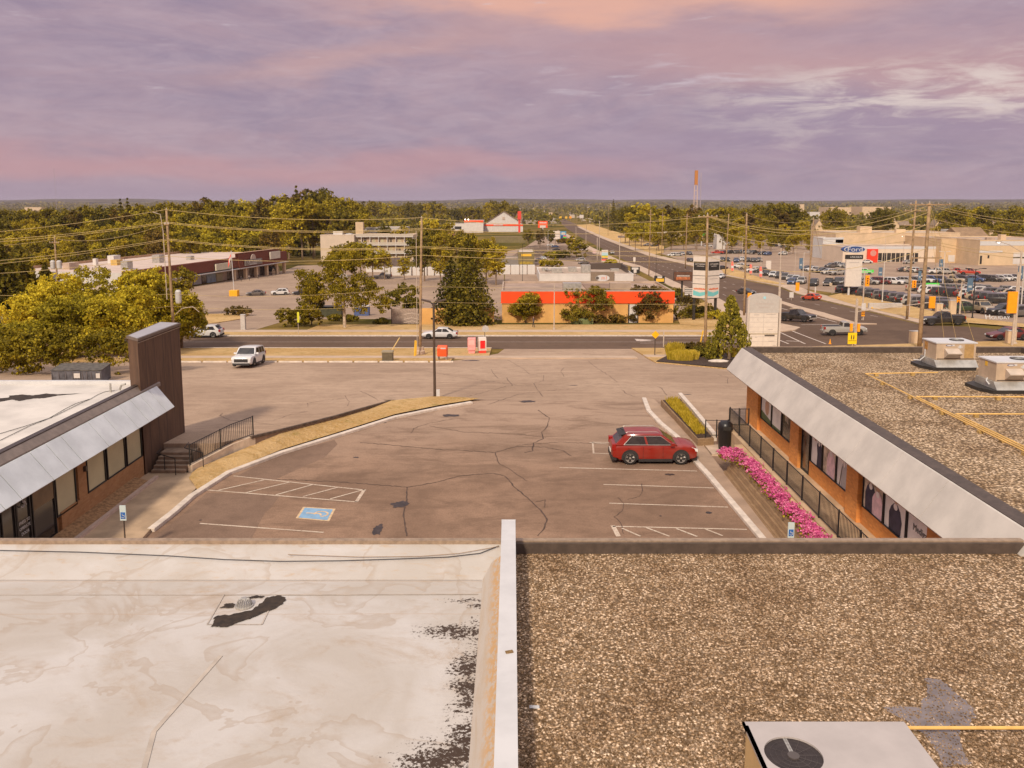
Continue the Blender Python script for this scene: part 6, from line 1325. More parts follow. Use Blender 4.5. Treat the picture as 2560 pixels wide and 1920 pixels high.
# double faced pylon sign
b = G(1764, 800); b = Vector((b.x, b.y, H(b.x, b.y))); t = thing('pylon_sign', 'tall white V shaped plaza sign with dark restaurant panels on black legs', 'sign', b)
YD = b.y
def zof(py): return aty(1764, py, YD).z-b.z
xL = aty(q('Y', 222, 0)[0], 600, YD).x-b.x; xM = aty(q('Y', 425, 0)[0], 600, YD).x-b.x; xR_ = aty(q('Y', 650, 0)[0], 600, YD).x-b.x
zT, zB = zof(q('Y', 0, 118)[1]), zof(q('Y', 0, 790)[1])
DV = 1.6
for side, (xa, ya, xb, yb_) in enumerate([(xL, -DV*.0, xM, -DV), (xM, -DV, xR_, 0)]):
    d = Vector((xb-xa, yb_-ya)); ln_ = d.length; ang = math.atan2(d.y, d.x)
    f_ = MB().box(0, ln_, 0, .25, zB, zT).build('sign_panel', mat('sign_white', (.66, .58, .50), .4, .05, 2), t); f_.location = (xa, ya, 0); f_.rotation_euler = (0, 0, ang)
    hh_ = zT-zB
    def fb(nm, u0, u1, v0, v1, m, d_=.012): return MB().box(ln_*u0, ln_*u1, -d_, -.002, zB+hh_*v0, zB+hh_*v1).build(nm, m, f_)
    fb('dark_panel', .04, .96, .655, .86, BLK); text("CATTLEJOHN'S", .36, LETW, f_, (ln_*.5, -.02, zB+hh_*.80), (R(90), 0, 0), .004, sx=.82)
    text('BREAKFAST  BBQ', .15, LETW, f_, (ln_*.5, -.02, zB+hh_*.755), (R(90), 0, 0), .004)
    fb('divider', 0, 1, .525, .535, BLK, .02); fb('divider', 0, 1, .33, .34, BLK, .02)
    text('DENTURE CLINIC', .24, LETG, f_, (ln_*.5, -.02, zB+hh_*.46), (R(90), 0, 0), .004, sx=.9)
    text('Lettuce', .5, LETR, f_, (ln_*.5, -.02, zB+hh_*.22), (R(90), 0, 0), .004)
    mb = MB(); mb.add([(ln_*.05, -.01, zB+hh_*.06), (ln_*.05, -.01, zB+hh_*.18), (ln_*.5, -.01, zB+hh_*.13), (ln_*.95, -.01, zB+hh_*.17), (ln_*.95, -.01, zB+hh_*.09), (ln_*.5, -.01, zB+hh_*.04)], [(0, 1, 2, 3, 4, 5)]); mb.build('teal_wave', TEAL, f_)
MB().prism([(xL-.1, .15), (xM, -DV-.12), (xR_+.1, .15)], zT, zT+.3).build('top_cap', mat('cap_taupe', (.33, .25, .19), .7, .1, 3), t); MB().prism([(xL-.05, .15), (xM, -DV-.08), (xR_+.05, .15)], zB-.12, zB).build('bottom_cap', BLK, t)
for x_ in (xL+.35, xR_-.5): MB().box(x_-.2, x_+.2, -.05, .35, -.5, zB-.12).build('leg', BLK, t)
# ford style oval pylon
t = sign('white dealership pylon with a blue oval on top and dark band', q('4', 935, 872), sq_('4', 912, 608, 1018, 802), mat('sign_white', (.66, .58, .50), .4, .05, 2), name='pylon_sign', posts=(0,), r=.25, depth=.6, post=WHITE)
x0, x1, zb, zt, dp = t['bx']; cx = (x0+x1)/2
L_ = t.location; z1 = aty(*q('4', 970, 533), L_.y).z-L_.z; hwv = (x1-x0)*.66
def ell(nm, rx, rz, y0, y1, m, par, dx=0):
    mb = MB(); k = 28; vs = [(cx+dx+rx*math.cos(2*math.pi*j/k), y, z1+rz*math.sin(2*math.pi*j/k)) for y in (y0, y1) for j in range(k)]; mb.add(vs, [(j, (j+1) % k, (j+1) % k+k, j+k) for j in range(k)]+[list(range(k)), list(range(k, 2*k))]); return mb.build(nm, m, par)
e_ = ell('oval_rim', hwv, hwv*.33, -.6, .3, WHITE, t); ell('oval_face', hwv*.93, hwv*.28, -.63, -.601, DKB, t); ell('oval_side', hwv, hwv*.31, -.35, .35, DKB, t, -.45)
text('Ford', hwv*.62, WHITE, t, (cx, -.65, z1-.02), (R(90), 0, 0), .01, sx=1.25)
zz = [aty(*q('4', 970, y_), L_.y).z-L_.z for y_ in (573, 604)]
MB().box(x0-.1, x1+.1, -.62, 0, zz[1], zz[0]).build('dark_band', BLK, t); text('LINCOLN', (zz[0]-zz[1])*.62, WHITE, t, (cx+.3, -.64, (zz[0]+zz[1])/2), (R(90), 0, 0), .01)
face(t, 'seam', 0, 1, .60, .605, LETG); ftext(t, 'HOLIDAY', .5, .9, .5, LETG)
# green banners
t = sign('bright green banner behind the orange traffic light', q('4', 1060, 800), sq_('4', 1002, 682, 1118, 702), GREEN, name='banner', posts=(0,)); ftext(t, 'USED CARS', .5, .5, .5, WHITE)
t = sign('bright green banner on a windshield row near the tallest pole', q('4', 1545, 845), sq_('4', 1492, 778, 1594, 804), GREEN, name='banner', posts=(0,)); ftext(t, 'USED CARS', .5, .5, .5, WHITE)
for k, bs, bd, l_ in [('4', (600, 757), (578, 597, 600, 676), 'blue and white banner left of the single armed lamp post'), ('4', (918, 745), (908, 640, 928, 718), 'blue banner at the left side of the white oval pylon'), ('4', (1176, 760), (1155, 665, 1180, 725), 'blue banner beside the twin lamp post near the green banner'), ('4', (1617, 800), (1597, 605, 1622, 660), 'blue banner on the lamp post right of the tallest pole'), ('4', (1828, 900), (1803, 742, 1836, 842), 'large blue banner on the lamp post behind the black pickup'), ('4', (2192, 900), (2172, 655, 2200, 750), 'blue banner at the right frame edge'), ('4', (1458, 800), (1445, 690, 1462, 760), 'blue banner just left of the tallest pole')]:
    t = sign(l_, q(k, *bs), sq_(k, *bd), mat('banner_blue', (.10, .16, .22), .6, .15, 3), name='banner', posts=(0,)); face(t, 'pale_stripe', .2, .8, .3, .45, mat('banner_pale', (.45, .46, .44), .6, .05, 3))
for i, (bx_, by_, tx_, ty_) in enumerate([(98, 705, 88, 620), (232, 725, 216, 640), (305, 750, 290, 656)]):
    b_ = gq('4', bx_, by_); hz = aty(*q('4', tx_, ty_), b_.y).z-b_.z; t = thing('feather_flag', ['leftmost', 'middle', 'rightmost'][i]+' red and white feather flag on the long road verge', 'flag', b_, 0, 'three feather flags')
    MB().tube([(0, 0, 0), (0, 0, hz*.7), (-.25, 0, hz), (-.7, 0, hz*.97)], .035, 5).build('pole', WHITE, t)
    mb = MB(); mb.add([(-.03, 0, hz*.18), (-.03, 0, hz*.72), (-.25, 0, hz*.98), (-.75, 0, hz*.97), (-.85, 0, hz*.75), (-.75, 0, hz*.2)], [(0, 1, 2, 3, 4, 5)]); mb.build('fabric', mat('flag_red', (.80, .16, .12), .7, .08, 3), t); MB().box(-.78, -.05, -.012, -.003, hz*.42, hz*.62).build('white_stripe', WHITE, t)
t = sign('white slab sign on the lot behind the rightmost feather flag', q('4', 350, 690), sq_('4', 334, 616, 368, 680), mat('sign_white', (.66, .58, .50), .4, .05, 2), posts=(0,), depth=.4)
# verge lettering
b_ = gq('4', 2030, 1062); t = thing('verge_lettering', 'white block letters of the dealer name on the grass slope', 'lettering', b_)
text('H', 1.0, WHITE, t, (-1.7, 0, .7), (R(72), 0, 0), .06, name='letter', sx=1.2); text('OLIDAY', .66, WHITE, t, (.1, -.1, .6), (R(72), 0, R(-3)), .06, name='letter_row', sx=1.15)
# signs near the diner, restaurant
t = sign('brown glowing diner sign on a dark post left of the double pylon', (1704, 752), sq_('T', 688, 1102, 935, 1225), mat('diner_brown', (.13, .06, .035), .4, .3, 1.5), frame=BLK, posts=(0,), r=.22, post=BLK, depth=.5); face(t, 'orange_glow', .12, .88, .12, .45, mat('diner_orange', (.45, .14, .05), .5, .4, 1.5)); face(t, 'pale_stripe', .15, .85, .45, .62, LETW, .015); ftext(t, "MONTANA'S BBQ", .5, .53, .38, LETD, .02)
t = sign('black framed board with white strips below the brown diner sign', (1722, 758), sq_('Y', 75, 632, 212, 782), BLK, posts=(-1, 1), post=BLK)
for i, v_ in enumerate([.88, .66, .45, .28, .07]): face(t, 'white_strip', .02, .9, v_-.06, v_+.06, LETW)
t = sign('yellow and black board standing low near the restaurant kerb', (1645, 712), sq_('T', 418, 1158, 562, 1260), BLK, posts=(-.8, .8), post=BLK); face(t, 'yellow_panel', .18, .92, .2, .62, YEL); face(t, 'white_word', .3, .75, .7, .92, LETW)
t = sign('small black signboard with a white T shape', (1585, 690), sq_('3', 1300, 785, 1380, 842), BLK, posts=(-.8, .8), post=BLK); face(t, 'white_bar', .15, .85, .6, .9, LETW); face(t, 'white_stem', .35, .65, .1, .6, LETW)
t = sign('small white sign on a thin pole at the left kerb of the long road', q('T', 143, 1030), sq_('T', 128, 900, 158, 962), mat('sign_white', (.66, .58, .50), .4, .05, 2))
t = sign('striped round topped sign with blue, yellow and red panels', q('A', 1245, 1500), sq_('A', 1195, 1200, 1325, 1450), mat('sign_white', (.66, .58, .50), .4, .05, 2), posts=(0,), r=.3, post=WHITE, depth=.3)
for nm, v0, v1, m in [('blue_panel', .55, .78, mat('sign_pale_blue', (.42, .58, .62), .5, .05, 3)), ('green_band', .48, .55, GREEN), ('yellow_band', .36, .48, YEL), ('brown_band', .26, .34, mat('brown_reflection_and_band', (.16, .10, .05), .3, .2, 2)), ('red_band', .12, .24, RED)]: face(t, nm, .02, .98, v0, v1, m)
t = sign('twin white boards on black legs near the blue sports car', q('A', 260, 1080), sq_('A', 190, 810, 325, 975), mat('sign_white', (.66, .58, .50), .4, .05, 2), posts=(-.9, 1.2), post=BLK, r=.15); face(t, 'divider', 0, 1, .55, .58, BLK); ftext(t, 'HILLSIDE', .5, .3, .8, LETG)
t = sign('colourful blue, red and green signboard right of the twin white boards', q('A', 400, 1050), sq_('A', 340, 815, 460, 970), mat('sign_blue_bright', (.08, .30, .48), .4, .05, 3), posts=(0,), post=BLK, r=.15); face(t, 'white_squares', .2, .8, .55, .85, LETW); face(t, 'red_square', .5, .95, .28, .45, RED); face(t, 'green_square', .5, .95, .08, .27, GREEN); face(t, 'navy_square', .05, .45, .1, .45, DKB)
t = sign('red and white price sign far up the long road', q('P', 1975, 420), sq_('P', 1908, 290, 2040, 385), REDOR, posts=(0,), r=.5, post=WHITE); face(t, 'white_lower', .2, .8, .02, .35, LETW); ftext(t, 'OPEN', .5, .75, 3, LETW)
t = sign('white square board on a post beyond the dry field', q('A', 775, 620), sq_('A', 738, 475, 820, 540), LETW, posts=(0,), r=.2)
t = sign('white cross road board at the edge of the dry field', q('A', 1590, 1060), sq_('A', 1530, 905, 1745, 950), LETW, posts=(0,), r=.1)
t = sign('white notice board near the left kerb far up the road', q('A', 840, 1215), sq_('A', 790, 1105, 895, 1195), LETW, posts=(-.8, .8)); t = sign('small pale pink notice board near the left kerb', q('A', 1040, 1285), sq_('A', 1010, 1195, 1075, 1275), mat('pale_pink', (.6, .42, .38), .6, .05, 3), posts=(0,))
for i, (x_, w_) in enumerate([(340, 50), (460, 45), (548, 45)]): t = sign('%s orange construction board beyond the dry field' % ['left', 'middle', 'right'][i], q('A', x_, 600), sq_('A', x_-w_/2, 505, x_+w_/2, 550), YEL if i < 2 else ORG, posts=(0,), r=.12)
t = sign('green and white hotel name sign before the trees', q('T', 385, 745), sq_('T', 350, 540, 480, 570), mat('sign_dark_green', (.05, .08, .03), .5, .1, 3), posts=(0,), r=.15); ftext(t, 'extended stay', .5, .5, 2.2, LETW, sx=.9)
mb = MB(); b_ = gq('T', 320, 700); o = mb.add([(-1.5, 0, 14), (1.8, 0, 13), (1.5, 0, 0), (.6, 0, 0)], [(0, 1, 2, 3)]); mb.add([(-1.5, .3, 14), (1.8, .3, 13), (1.5, .3, 0), (.6, .3, 0)], [(0, 1, 2, 3)]); mb.build('x', GREEN); bpy.data.objects.remove(bpy.data.objects['x'])
# street furniture near
t = sign('yellow diamond warning sign at the right driveway', q('B', 315, 600), sq_('B', 245, 60, 412, 225), mat('warning_orange', (.92, .46, .01), .4, .05, 3), shape='diamond', post=DKTRIM); face
t = sign('back of a grey octagonal stop sign at the left driveway corner', q('C', 2030, 640), sq_('C', 1985, 225, 2095, 320), GREY, shape='oct', post=DKTRIM, r=.035)
t = sign('narrow yellow-green crossing sign in front of the round bush', q('2', 505, 1375), sq_('2', 493, 1175, 514, 1265), mat('fluorescent_yellow', (.70, .66, .04), .5, .05, 3), r=.035)
t = sign('yellow playground sign before the silver pickup', (2131, 868), sq_('4', 932, 1140, 992, 1222), mat('warning_yellow', (.86, .56, .01), .4, .05, 3), r=.05)
x0, x1, zb, zt, dp = t['bx']; mb = MB(); w_ = x1-x0; 
for s_ in (-.12, .14): mb.lathe([(.0, 0), (.01, 0)], (0, 0), 3) if False else mb.box((x0+x1)/2+s_*w_-.05, (x0+x1)/2+s_*w_+.05, -.09, -.062, zt-w_*.75, zt-w_*.42); mb.ycyl((x0+x1)/2+s_*w_, zt-w_*.34, .06, -.09, -.062, 10)
mb.build('child_symbols', BLK, t); MB().box(x0+.06, x1-.06, -.08, -.062, zb+(zt-zb)*.28, zb+(zt-zb)*.31).build('divider', BLK, t)
t = sign('thin pale marker post between the street lines and diamond sign', q('B', 500, 410), sq_('B', 495, 60, 508, 400), STEELP, r=.03)
t = sign('blue and white accessible parking sign on the left walkway', (316, 1385), (306, 1254, 319, 1286), mat('sign_pale', (.55, .62, .60), .4, .05, 3), r=.03, post=DKTRIM, dy=0); tB = atz(314, 1383, .14); t.location = tB
def accessible(t, hgt, w_):
    for ch in list(t.children): bpy.data.objects.remove(ch)
    MB().tube([(0, .03, 0), (0, .03, hgt)], .03, 8).build('post', DKTRIM, t); MB().box(-w_/2, w_/2, -.01, .02, hgt-.55, hgt+.05).build('board', mat('sign_pale', (.55, .62, .60), .4, .05, 3), t); MB().box(-w_/2+.03, w_/2-.03, -.018, -.0105, hgt-.48, hgt-.22).build('blue_field', BLUES, t)
    mb = MB(); mb.tube([(.06*math.cos(a), -.024, hgt-.38+.06*math.sin(a)) for a in [R(200+20*j) for j in range(12)]], .01, 4); mb.tube([(-.02, -.024, hgt-.27), (-.02, -.024, hgt-.35), (.04, -.024, hgt-.35)], .012, 4); mb.build('wheelchair_symbol', WHITE, t)
accessible(t, (tB.y)*(1383-1256)/2100, .24)
tB = atz(1974, 1405, .12); t = thing('sign', 'blue and white accessible parking sign before the pink flowers', 'sign', tB); accessible(t, tB.y*(1405-1300)/2100, .24)
# utility box, mail boxes, bin
b_ = gq('C', 455, 805); t = thing('utility_box', 'dark green-grey utility box on the street verge', 'utility box', b_); hz = aty(*q('C', 455, 635), b_.y).z-b_.z
MB().box(-.55, .5, -.3, .5, 0, hz-.12).build('cabinet', mat('utility_green', (.14, .105, .06), .6, .15, 3), t, bevel=.02); MB().box(-.6, .55, -.35, .55, hz-.12, hz).build('lid', mat('utility_lid', (.30, .24, .15), .6, .1, 3), t)
b_ = gq('C', 1345, 790); t = thing('mailbox', 'red mailbox on legs left of the driveway', 'mailbox', b_, R(-8)); s_ = 1.25
MB().ext([(-.32, .42), (-.32, 1.15), (-.2, 1.33), (.1, 1.38), (.32, 1.25), (.32, .42)], 'x', -.42, .42).build('body', mat('mailbox_red', (.78, .10, .02), .4, .08, 3), t, bevel=.02); MB().box(-.1, .34, -.345, -.325, 1.1, 1.2).build('slot_plate', WHITE, t)
for x_ in (-.38, .34): MB().box(x_, x_+.05, -.28, .28, -.1, .42).build('leg', STEEL, t)
t.scale = (1.15,)*3
b_ = gq('C', 1818, 685); t = thing('newspaper_box', 'pale pink newspaper box beside the red one at the driveway', 'newspaper box', b_)
MB().box(-.32, .32, -.3, .3, .35, 1.35).build('cabinet', PINK, t, bevel=.02); MB().box(-.24, .24, -.32, -.301, .8, 1.2).build('door_panel', mat('pink_light', (.80, .42, .38), .4, .05, 3), t); MB().box(-.25, .25, -.22, .22, 0, .35).build('pedestal', PINK, t); t.scale = (1.35,)*3
b_ = gq('C', 1985, 680); t = thing('newspaper_box', 'white and red rounded newspaper box at the driveway corner', 'newspaper box', b_, R(12))
MB().ext([(-.3, .3), (-.3, 1.1), (-.2, 1.35), (.0, 1.42), (.2, 1.35), (.3, 1.1), (.3, .3)], 'x', -.32, .32).build('cabinet', mat('box_cream', (.62, .52, .44), .5, .08, 3), t); MB().box(-.2, .2, -.33, -.302, .5, 1.15).build('red_window', mat('bright_red', (.80, .02, .02), .4, .05, 3), t); MB().box(-.28, .28, -.35, .2, 0, .32).build('red_base', RED, t); t.scale = (1.35,)*3
b_ = zq('6', 1078, 795, .45); t = thing('trash_bin', 'black plastic trash bin at the end of the planter', 'trash bin', (b_.x, b_.y, .12))
MB().lathe([(.24, 0), (.28, .1), (.31, .85), (.33, .9), (.33, .98), (.30, 1.15), (.20, 1.25), (0.02, 1.27)], k=18).build('bin_body', mat('bin_black', (.018, .015, .014), .35, .1, 3), t, smooth=True); MB().box(-.16, .16, -.345, -.315, .92, 1.08).build('bin_opening', BLK, t); t.scale = (1.25, 1.25, 1.3)
MB().prism([(-.7, -.6), (.8, -.6), (.8, .8), (-.7, .8)], -.1, .0).build('slab', CONC, t)
# dumpsters behind left building
for i, (x_, y_, w_) in enumerate([(520, 452, 215), (695, 448, 135)]):
    b_ = aty(*q('5', x_, 470), 68.0); b_.z = H(b_.x, 68); t = thing('dumpster', ['grey dumpster with a white notice behind the left white roof', 'darker grey dumpster next to the dark brown pylon wall'][i], 'dumpster', b_, R(4))
    w2 = w_*.35*68/2100/2
    MB().ext([(-.9, 0), (-1.0, 1.0), (.9, 1.2), (.85, 0)], 'x', -w2, w2).build('container', mat('dumpster_grey', (.11, .105, .115), .6, .35, 2), t, bevel=.02); MB().ext([(-1.05, 1.03), (-1.05, 1.08), (.95, 1.28), (.95, 1.23)], 'x', -w2-.05, w2+.05).build('lid', mat('dumpster_lid', (.10, .085, .07), .7, .4, 3), t); MB().box(w2*.45, w2*.85, -1.03, -1.01, .4, .8).build('notice', LETW, t)
    mb = MB()
    for j in range(5): mb.box(-w2+j*w2/2.2, -w2+j*w2/2.2+.06, -1.01, -.95, .05, .95)
    mb.build('ribs', mat('dumpster_rib', (.13, .11, .11), .6, .2, 3), t)
# drain grate in driveway, small posts
for k, x_, y_, h_, l_, m in [('1', 2105, 1330, 2.3, 'pale slab marker post at the left driveway of the shops', mat('slab_grey', (.50, .45, .40), .6, .1, 3)), ('4', 1590, 1010, 1.9, 'beige control cabinet left of the other one by the dealership corner', PEACHW), ('4', 1688, 1010, 2.4, 'larger beige control cabinet by the dealership corner', PEACHW), ('4', 1410, 1222, 1.6, 'pale box just behind the right roof edge, left of the tallest pole', PEACHW), ('4', 2112, 1222, 1.6, 'pale box behind the right roof at the street lamp', PEACHW)]:
    b_ = gq(k, x_, y_); t = thing('utility_cabinet', l_, 'cabinet', b_); w_ = .5 if 'slab' not in l_ else .32
    MB().box(-w_, w_, -.3, .3, 0, h_-.08).build('cabinet', m, t, bevel=.02); MB().box(-w_-.03, w_+.03, -.33, .33, h_-.08, h_).build('top', GREY, t)
b_ = gq('4', 1200, 965); t = thing('concrete_sign_base', 'long low pale sign wall on the verge behind the traffic light', 'sign', b_); MB().box(-3, 3, -.3, .3, 0, 1.0).build('wall', mat('slab_grey', (.50, .45, .40), .6, .1, 3), t, bevel=.03); MB().box(-2.6, -2.3, -.34, -.301, -.2, .3).build('yellow_foot', YEL, t)
for i, (x_, y_, l_) in enumerate([(520, 905, 'white angled marker board near the orange-red hatchback'), (1045, 955, 'white square notice on the central traffic light post')]):
    t = sign(l_, q('4', x_, y_+(95 if i else 0)), sq_('4', x_-14, y_-60+(30 if i else 0), x_+14, y_-20+(40 if i else 0)), LETW)
t = sign('orange and black striped marker under the white square notice', q('4', 1040, 1050), sq_('4', 1030, 978, 1052, 1020), ORG); face(t, 'black_stripe', 0, 1, .3, .45, BLK); face(t, 'black_stripe', 0, 1, .65, .8, BLK)
t = sign('tan slanted board among cars at the dealership verge', q('4', 815, 860), sq_('4', 797, 778, 815, 800), mat('load_tan', (.5, .38, .26), .8, .1, 3))
t = sign('small white stake sign beside the dealership edge pole', q('4', 695, 855), sq_('4', 690, 806, 697, 850), LETW)
b_ = gq('4', 800, 1222); t = thing('traffic_cone', 'small orange cone in the intersection behind the roof edge', 'traffic cone', b_); MB().lathe([(.22, 0), (.22, .04), (.15, .05), (.03, .7)], k=10).build('cone', ORG, t); t.scale = (.9,)*3
# flag pole with orange-yellow base
b_ = gq('W', 1663, 575); t = thing('flagpole', 'white flagpole in a yellow base with a hanging red and white flag', 'flagpole', b_); hz = aty(*q('W', 1642, 110), b_.y).z-b_.z
MB().tube([(0, 0, 0), (-.3, 0, hz)], .09, 6).build('pole', WHITE, t); MB().box(-1.0, 1.0, -.9, .9, 0, 1.5).build('base', mat('base_yellow', (.88, .40, .01), .6, .08, 3), t, bevel=.05)
mb = MB(); mb.add([(-.3, 0, hz-.5), (-.3, 0, hz-1.6), (-.9, -.2, hz-3.6), (-1.3, .1, hz-4.2), (-1.1, 0, hz-2.2)], [(0, 1, 2, 3, 4)]); mb.build('flag', mat('flag_cloth_red', (.72, .12, .08), .8, .1, 3), t); mb = MB(); mb.add([(-.42, -.03, hz-1.3), (-.45, -.08, hz-2.0), (-.85, -.22, hz-3.2), (-.9, -.12, hz-2.2)], [(0, 1, 2, 3)]); mb.build('flag_white_field', WHITE, t)
# people
def person(label, base, h, top, legs, facing=0, stride=.25):
    b_ = G(*base) if len(base) == 2 else base
    me = bpy.data.meshes.new('body'); s_ = h/1.75
    P_ = [(0, 0, .92), (0, 0, 1.15), (0, 0, 1.40), (0, 0, 1.50), (0, .02, 1.64), (.10, 0, .88), (.11+0, stride*.5, .48), (.11, stride*.55, .08), (.11, stride*.55-.16, .03), (-.10, 0, .88), (-.11, -stride*.4, .48), (-.11, -stride*.75, .08), (-.11, -stride*.75-.15, .03), (.19, 0, 1.38), (.25, -.05, 1.10), (.24, -.12, .86), (-.19, 0, 1.38), (-.25, .05, 1.10), (-.24, .02, .86)]
    E_ = [(0, 1), (1, 2), (2, 3), (3, 4), (0, 5), (5, 6), (6, 7), (7, 8), (0, 9), (9, 10), (10, 11), (11, 12), (2, 13), (13, 14), (14, 15), (2, 16), (16, 17), (17, 18)]
    RD = [.13, .13, .12, .055, .10, .09, .06, .045, .04, .09, .06, .045, .04, .06, .045, .03, .06, .045, .03]
    me.from_pydata(P_, E_, []); o = bpy.data.objects.new('person', me); COL.objects.link(o); sk = o.modifiers.new('skin', 'SKIN'); ss_ = o.modifiers.new('sub', 'SUBSURF'); ss_.levels = 1; ss_.render_levels = 1
    for i, v in enumerate(me.skin_vertices[0].data): v.radius = (RD[i], RD[i]*.85); v.use_root = (i == 0)
    m = bpy.data.materials.new('clothing'); m.use_nodes = True; n_ = NT(m.node_tree); co = n_.new('ShaderNodeTexCoord').outputs['Object']; z_ = n_.sep(co)[2]
    c_ = n_.mix(n_.m('GREATER_THAN', z_, .93), legs, top); c_ = n_.mix(n_.m('GREATER_THAN', z_, 1.48), c_, (.42, .24, .15)); c_ = n_.mix(n_.m('GREATER_THAN', z_, 1.66), c_, (.05, .03, .02)); c_ = n_.mix(n_.m('LESS_THAN', z_, .08), c_, (.03, .025, .02))
    n_.put(n_.n['Principled BSDF'].inputs['Base Color'], c_); n_.n['Principled BSDF'].inputs['Roughness'].default_value = .9; me.materials.append(m)
    o.location = b_; o.scale = (s_,)*3; o.rotation_euler = (0, 0, R(facing)); return tag(o, label, 'person')
person('person in dark trousers and patterned top walking on the far street verge', q('3', 462, 1310), 1.8, (.16, .11, .10), (.04, .032, .03), 75)
pb = gq('W', 1700, 425)
person('person in dark clothes seated area at the red-brown restaurant patio', pb+Vector((1, 0, 0)), 1.7, (.05, .04, .04), (.03, .03, .03), 20, .1)
person('person in pale top standing on the restaurant patio', pb+Vector((2.2, 4, 0)), 1.7, (.4, .32, .28), (.05, .05, .06), 60, .1)
person('person by the black restaurant tables further along the patio', pb+Vector((3.4, 9, 0)), 1.7, (.08, .06, .06), (.03, .03, .03), 100, .1)

# ================================================================ BACKGROUND BUILDINGS
def bld(label, name, k, xl, xr, yb, yt, depth, wall=CREAMW, roof=ROOFG, wins=(), cat='building', parapet=.35, gable=None, rz=0, parm=None):
    """box building placed from picture columns/rows of its front wall"""
    pl = q(k, xl, yb); pr_ = q(k, xr, yb); pm = ((pl[0]+pr_[0])/2, pl[1]); b = G(*pm); yt_ = q(k, 0, yt)[1]
    w_ = (pr_[0]-pl[0])*(b.y*ct+(CAMZ-b.z)*st)/2100; h = aty(pm[0], yt_, b.y).z-b.z
    t = thing(name, label, cat, b, R(rz))
    MB().box(-w_/2, w_/2, 0, depth, -1, h-(parapet if not gable else 0)).build('wall', wall, t)
    if gable:
        ax, gh, ov = gable
        if ax == 'x': mb = MB().ext([(-ov, h), (depth/2, h+gh), (depth+ov, h), (depth/2, h+gh+.25) if False else (depth+ov, h-.01)], 'x', -w_/2-ov, w_/2+ov); mb = MB().ext([(-ov, h), (depth/2, h+gh), (depth+ov, h)], 'x', -w_/2-ov, w_/2+ov); mb.build('roof', roof, t)
        else:
            MB().ext([(-w_/2, h), (0, h+gh-.15), (w_/2, h)], 'y', .02, depth).build('gable_wall', wall, t); mb = MB(); mb.ext([(-w_/2-ov, h-.1), (0, h+gh), (w_/2+ov, h-.1), (w_/2+ov, h-.35), (0, h+gh-.25), (-w_/2-ov, h-.35)], 'y', -ov, depth+ov); mb.build('roof', roof, t)
    else:
        MB().box(-w_/2+.25, w_/2-.25, .25, depth-.25, h-parapet-.05, h-parapet+.01).build('roof', roof, t)
        mb = MB(); mb.box(-w_/2-.05, w_/2+.05, -.05, .2, h-parapet, h).box(-w_/2-.05, w_/2+.05, depth-.2, depth+.05, h-parapet, h).box(-w_/2-.05, -w_/2+.2, .2, depth-.2, h-parapet, h).box(w_/2-.2, w_/2+.05, .2, depth-.2, h-parapet, h); mb.build('parapet', parm or wall, t)
    for wn in wins:
        nm, u0, u1, v0, v1, m = wn; o_ = MB().box(-w_/2+w_*u0, -w_/2+w_*u1, -.08, .05, h*v0, h*v1).build(nm, m, t)
    t['w'] = w_; t['h'] = h; return t
def vent(t, x, y, z, s_=(1.2, 1.0, .9), m=STEEL, nm='roof_unit'): return MB().box(x-s_[0]/2, x+s_[0]/2, y-s_[1]/2, y+s_[1]/2, z, z+s_[2]).build(nm, m, t)
# tan building with orange-red band
t = bld('long tan building with a bright orange-red fascia along the street', 'fascia_building', '3', 190, 1668, 1268, 994, 17, wall=TANW, roof=mat('grey_tar_roof', (.36, .25, .185), .9, .22, .35), parm=ROOFG, wins=[('door', .742, .79, 0, .58, WHITEW), ('door_frame', .735, .743, 0, .62, DKTRIM), ('door_frame', .789, .797, 0, .62, DKTRIM)])
w_, h = t['w'], t['h']; MB().box(-w_/2-.15, w_/2+.1, -.25, -.06, h*.62, h-.05).build('fascia', REDOR, t); MB().box(-w_/2-.15, w_/2+.1, -.27, .0, h-.05, h+.12).build('fascia_cap', mat('fascia_cap_grey', (.40, .31, .25), .6, .1, 2), t)
vent(t, -w_/2+11.5, 4, h-.35, (3.0, 2.2, 1.3)); vent(t, w_/2-8, 5, h-.35, (3.5, 1.6, 1.2), ROOFG); MB().box(-w_/2+14, -w_/2+20, .3, 14, h-.33, h-.2).build('roof_patch', mat('roof_patch_brown', (.25, .16, .11), .9, .2, .5), t)
pf = gq('C', 1250, 205); fn = thing('tan_fence_panel', 'tan board fence panel beside the lamp post below the big spruce', 'fence', pf); MB().box(-2.5, 9, 0, .12, -.2, 2.6).build('panel', TANW, fn); MB().box(-2.62, -2.5, -.05, .17, -.2, 2.7).build('post', DKTRIM, fn)
f2 = thing('grey_fence_panel', 'grey slatted fence panel left of the tan fence panel', 'fence', pf+Vector((-6, 1, 0))); MB().box(-1.2, 3, 0, .12, 0, 2.4).build('panel', mat('slat_grey', (.33, .25, .20), .8, .3, 6), f2); MB().box(-1.3, -1.2, -.04, .16, 0, 2.5).build('post', DKTRIM, f2)
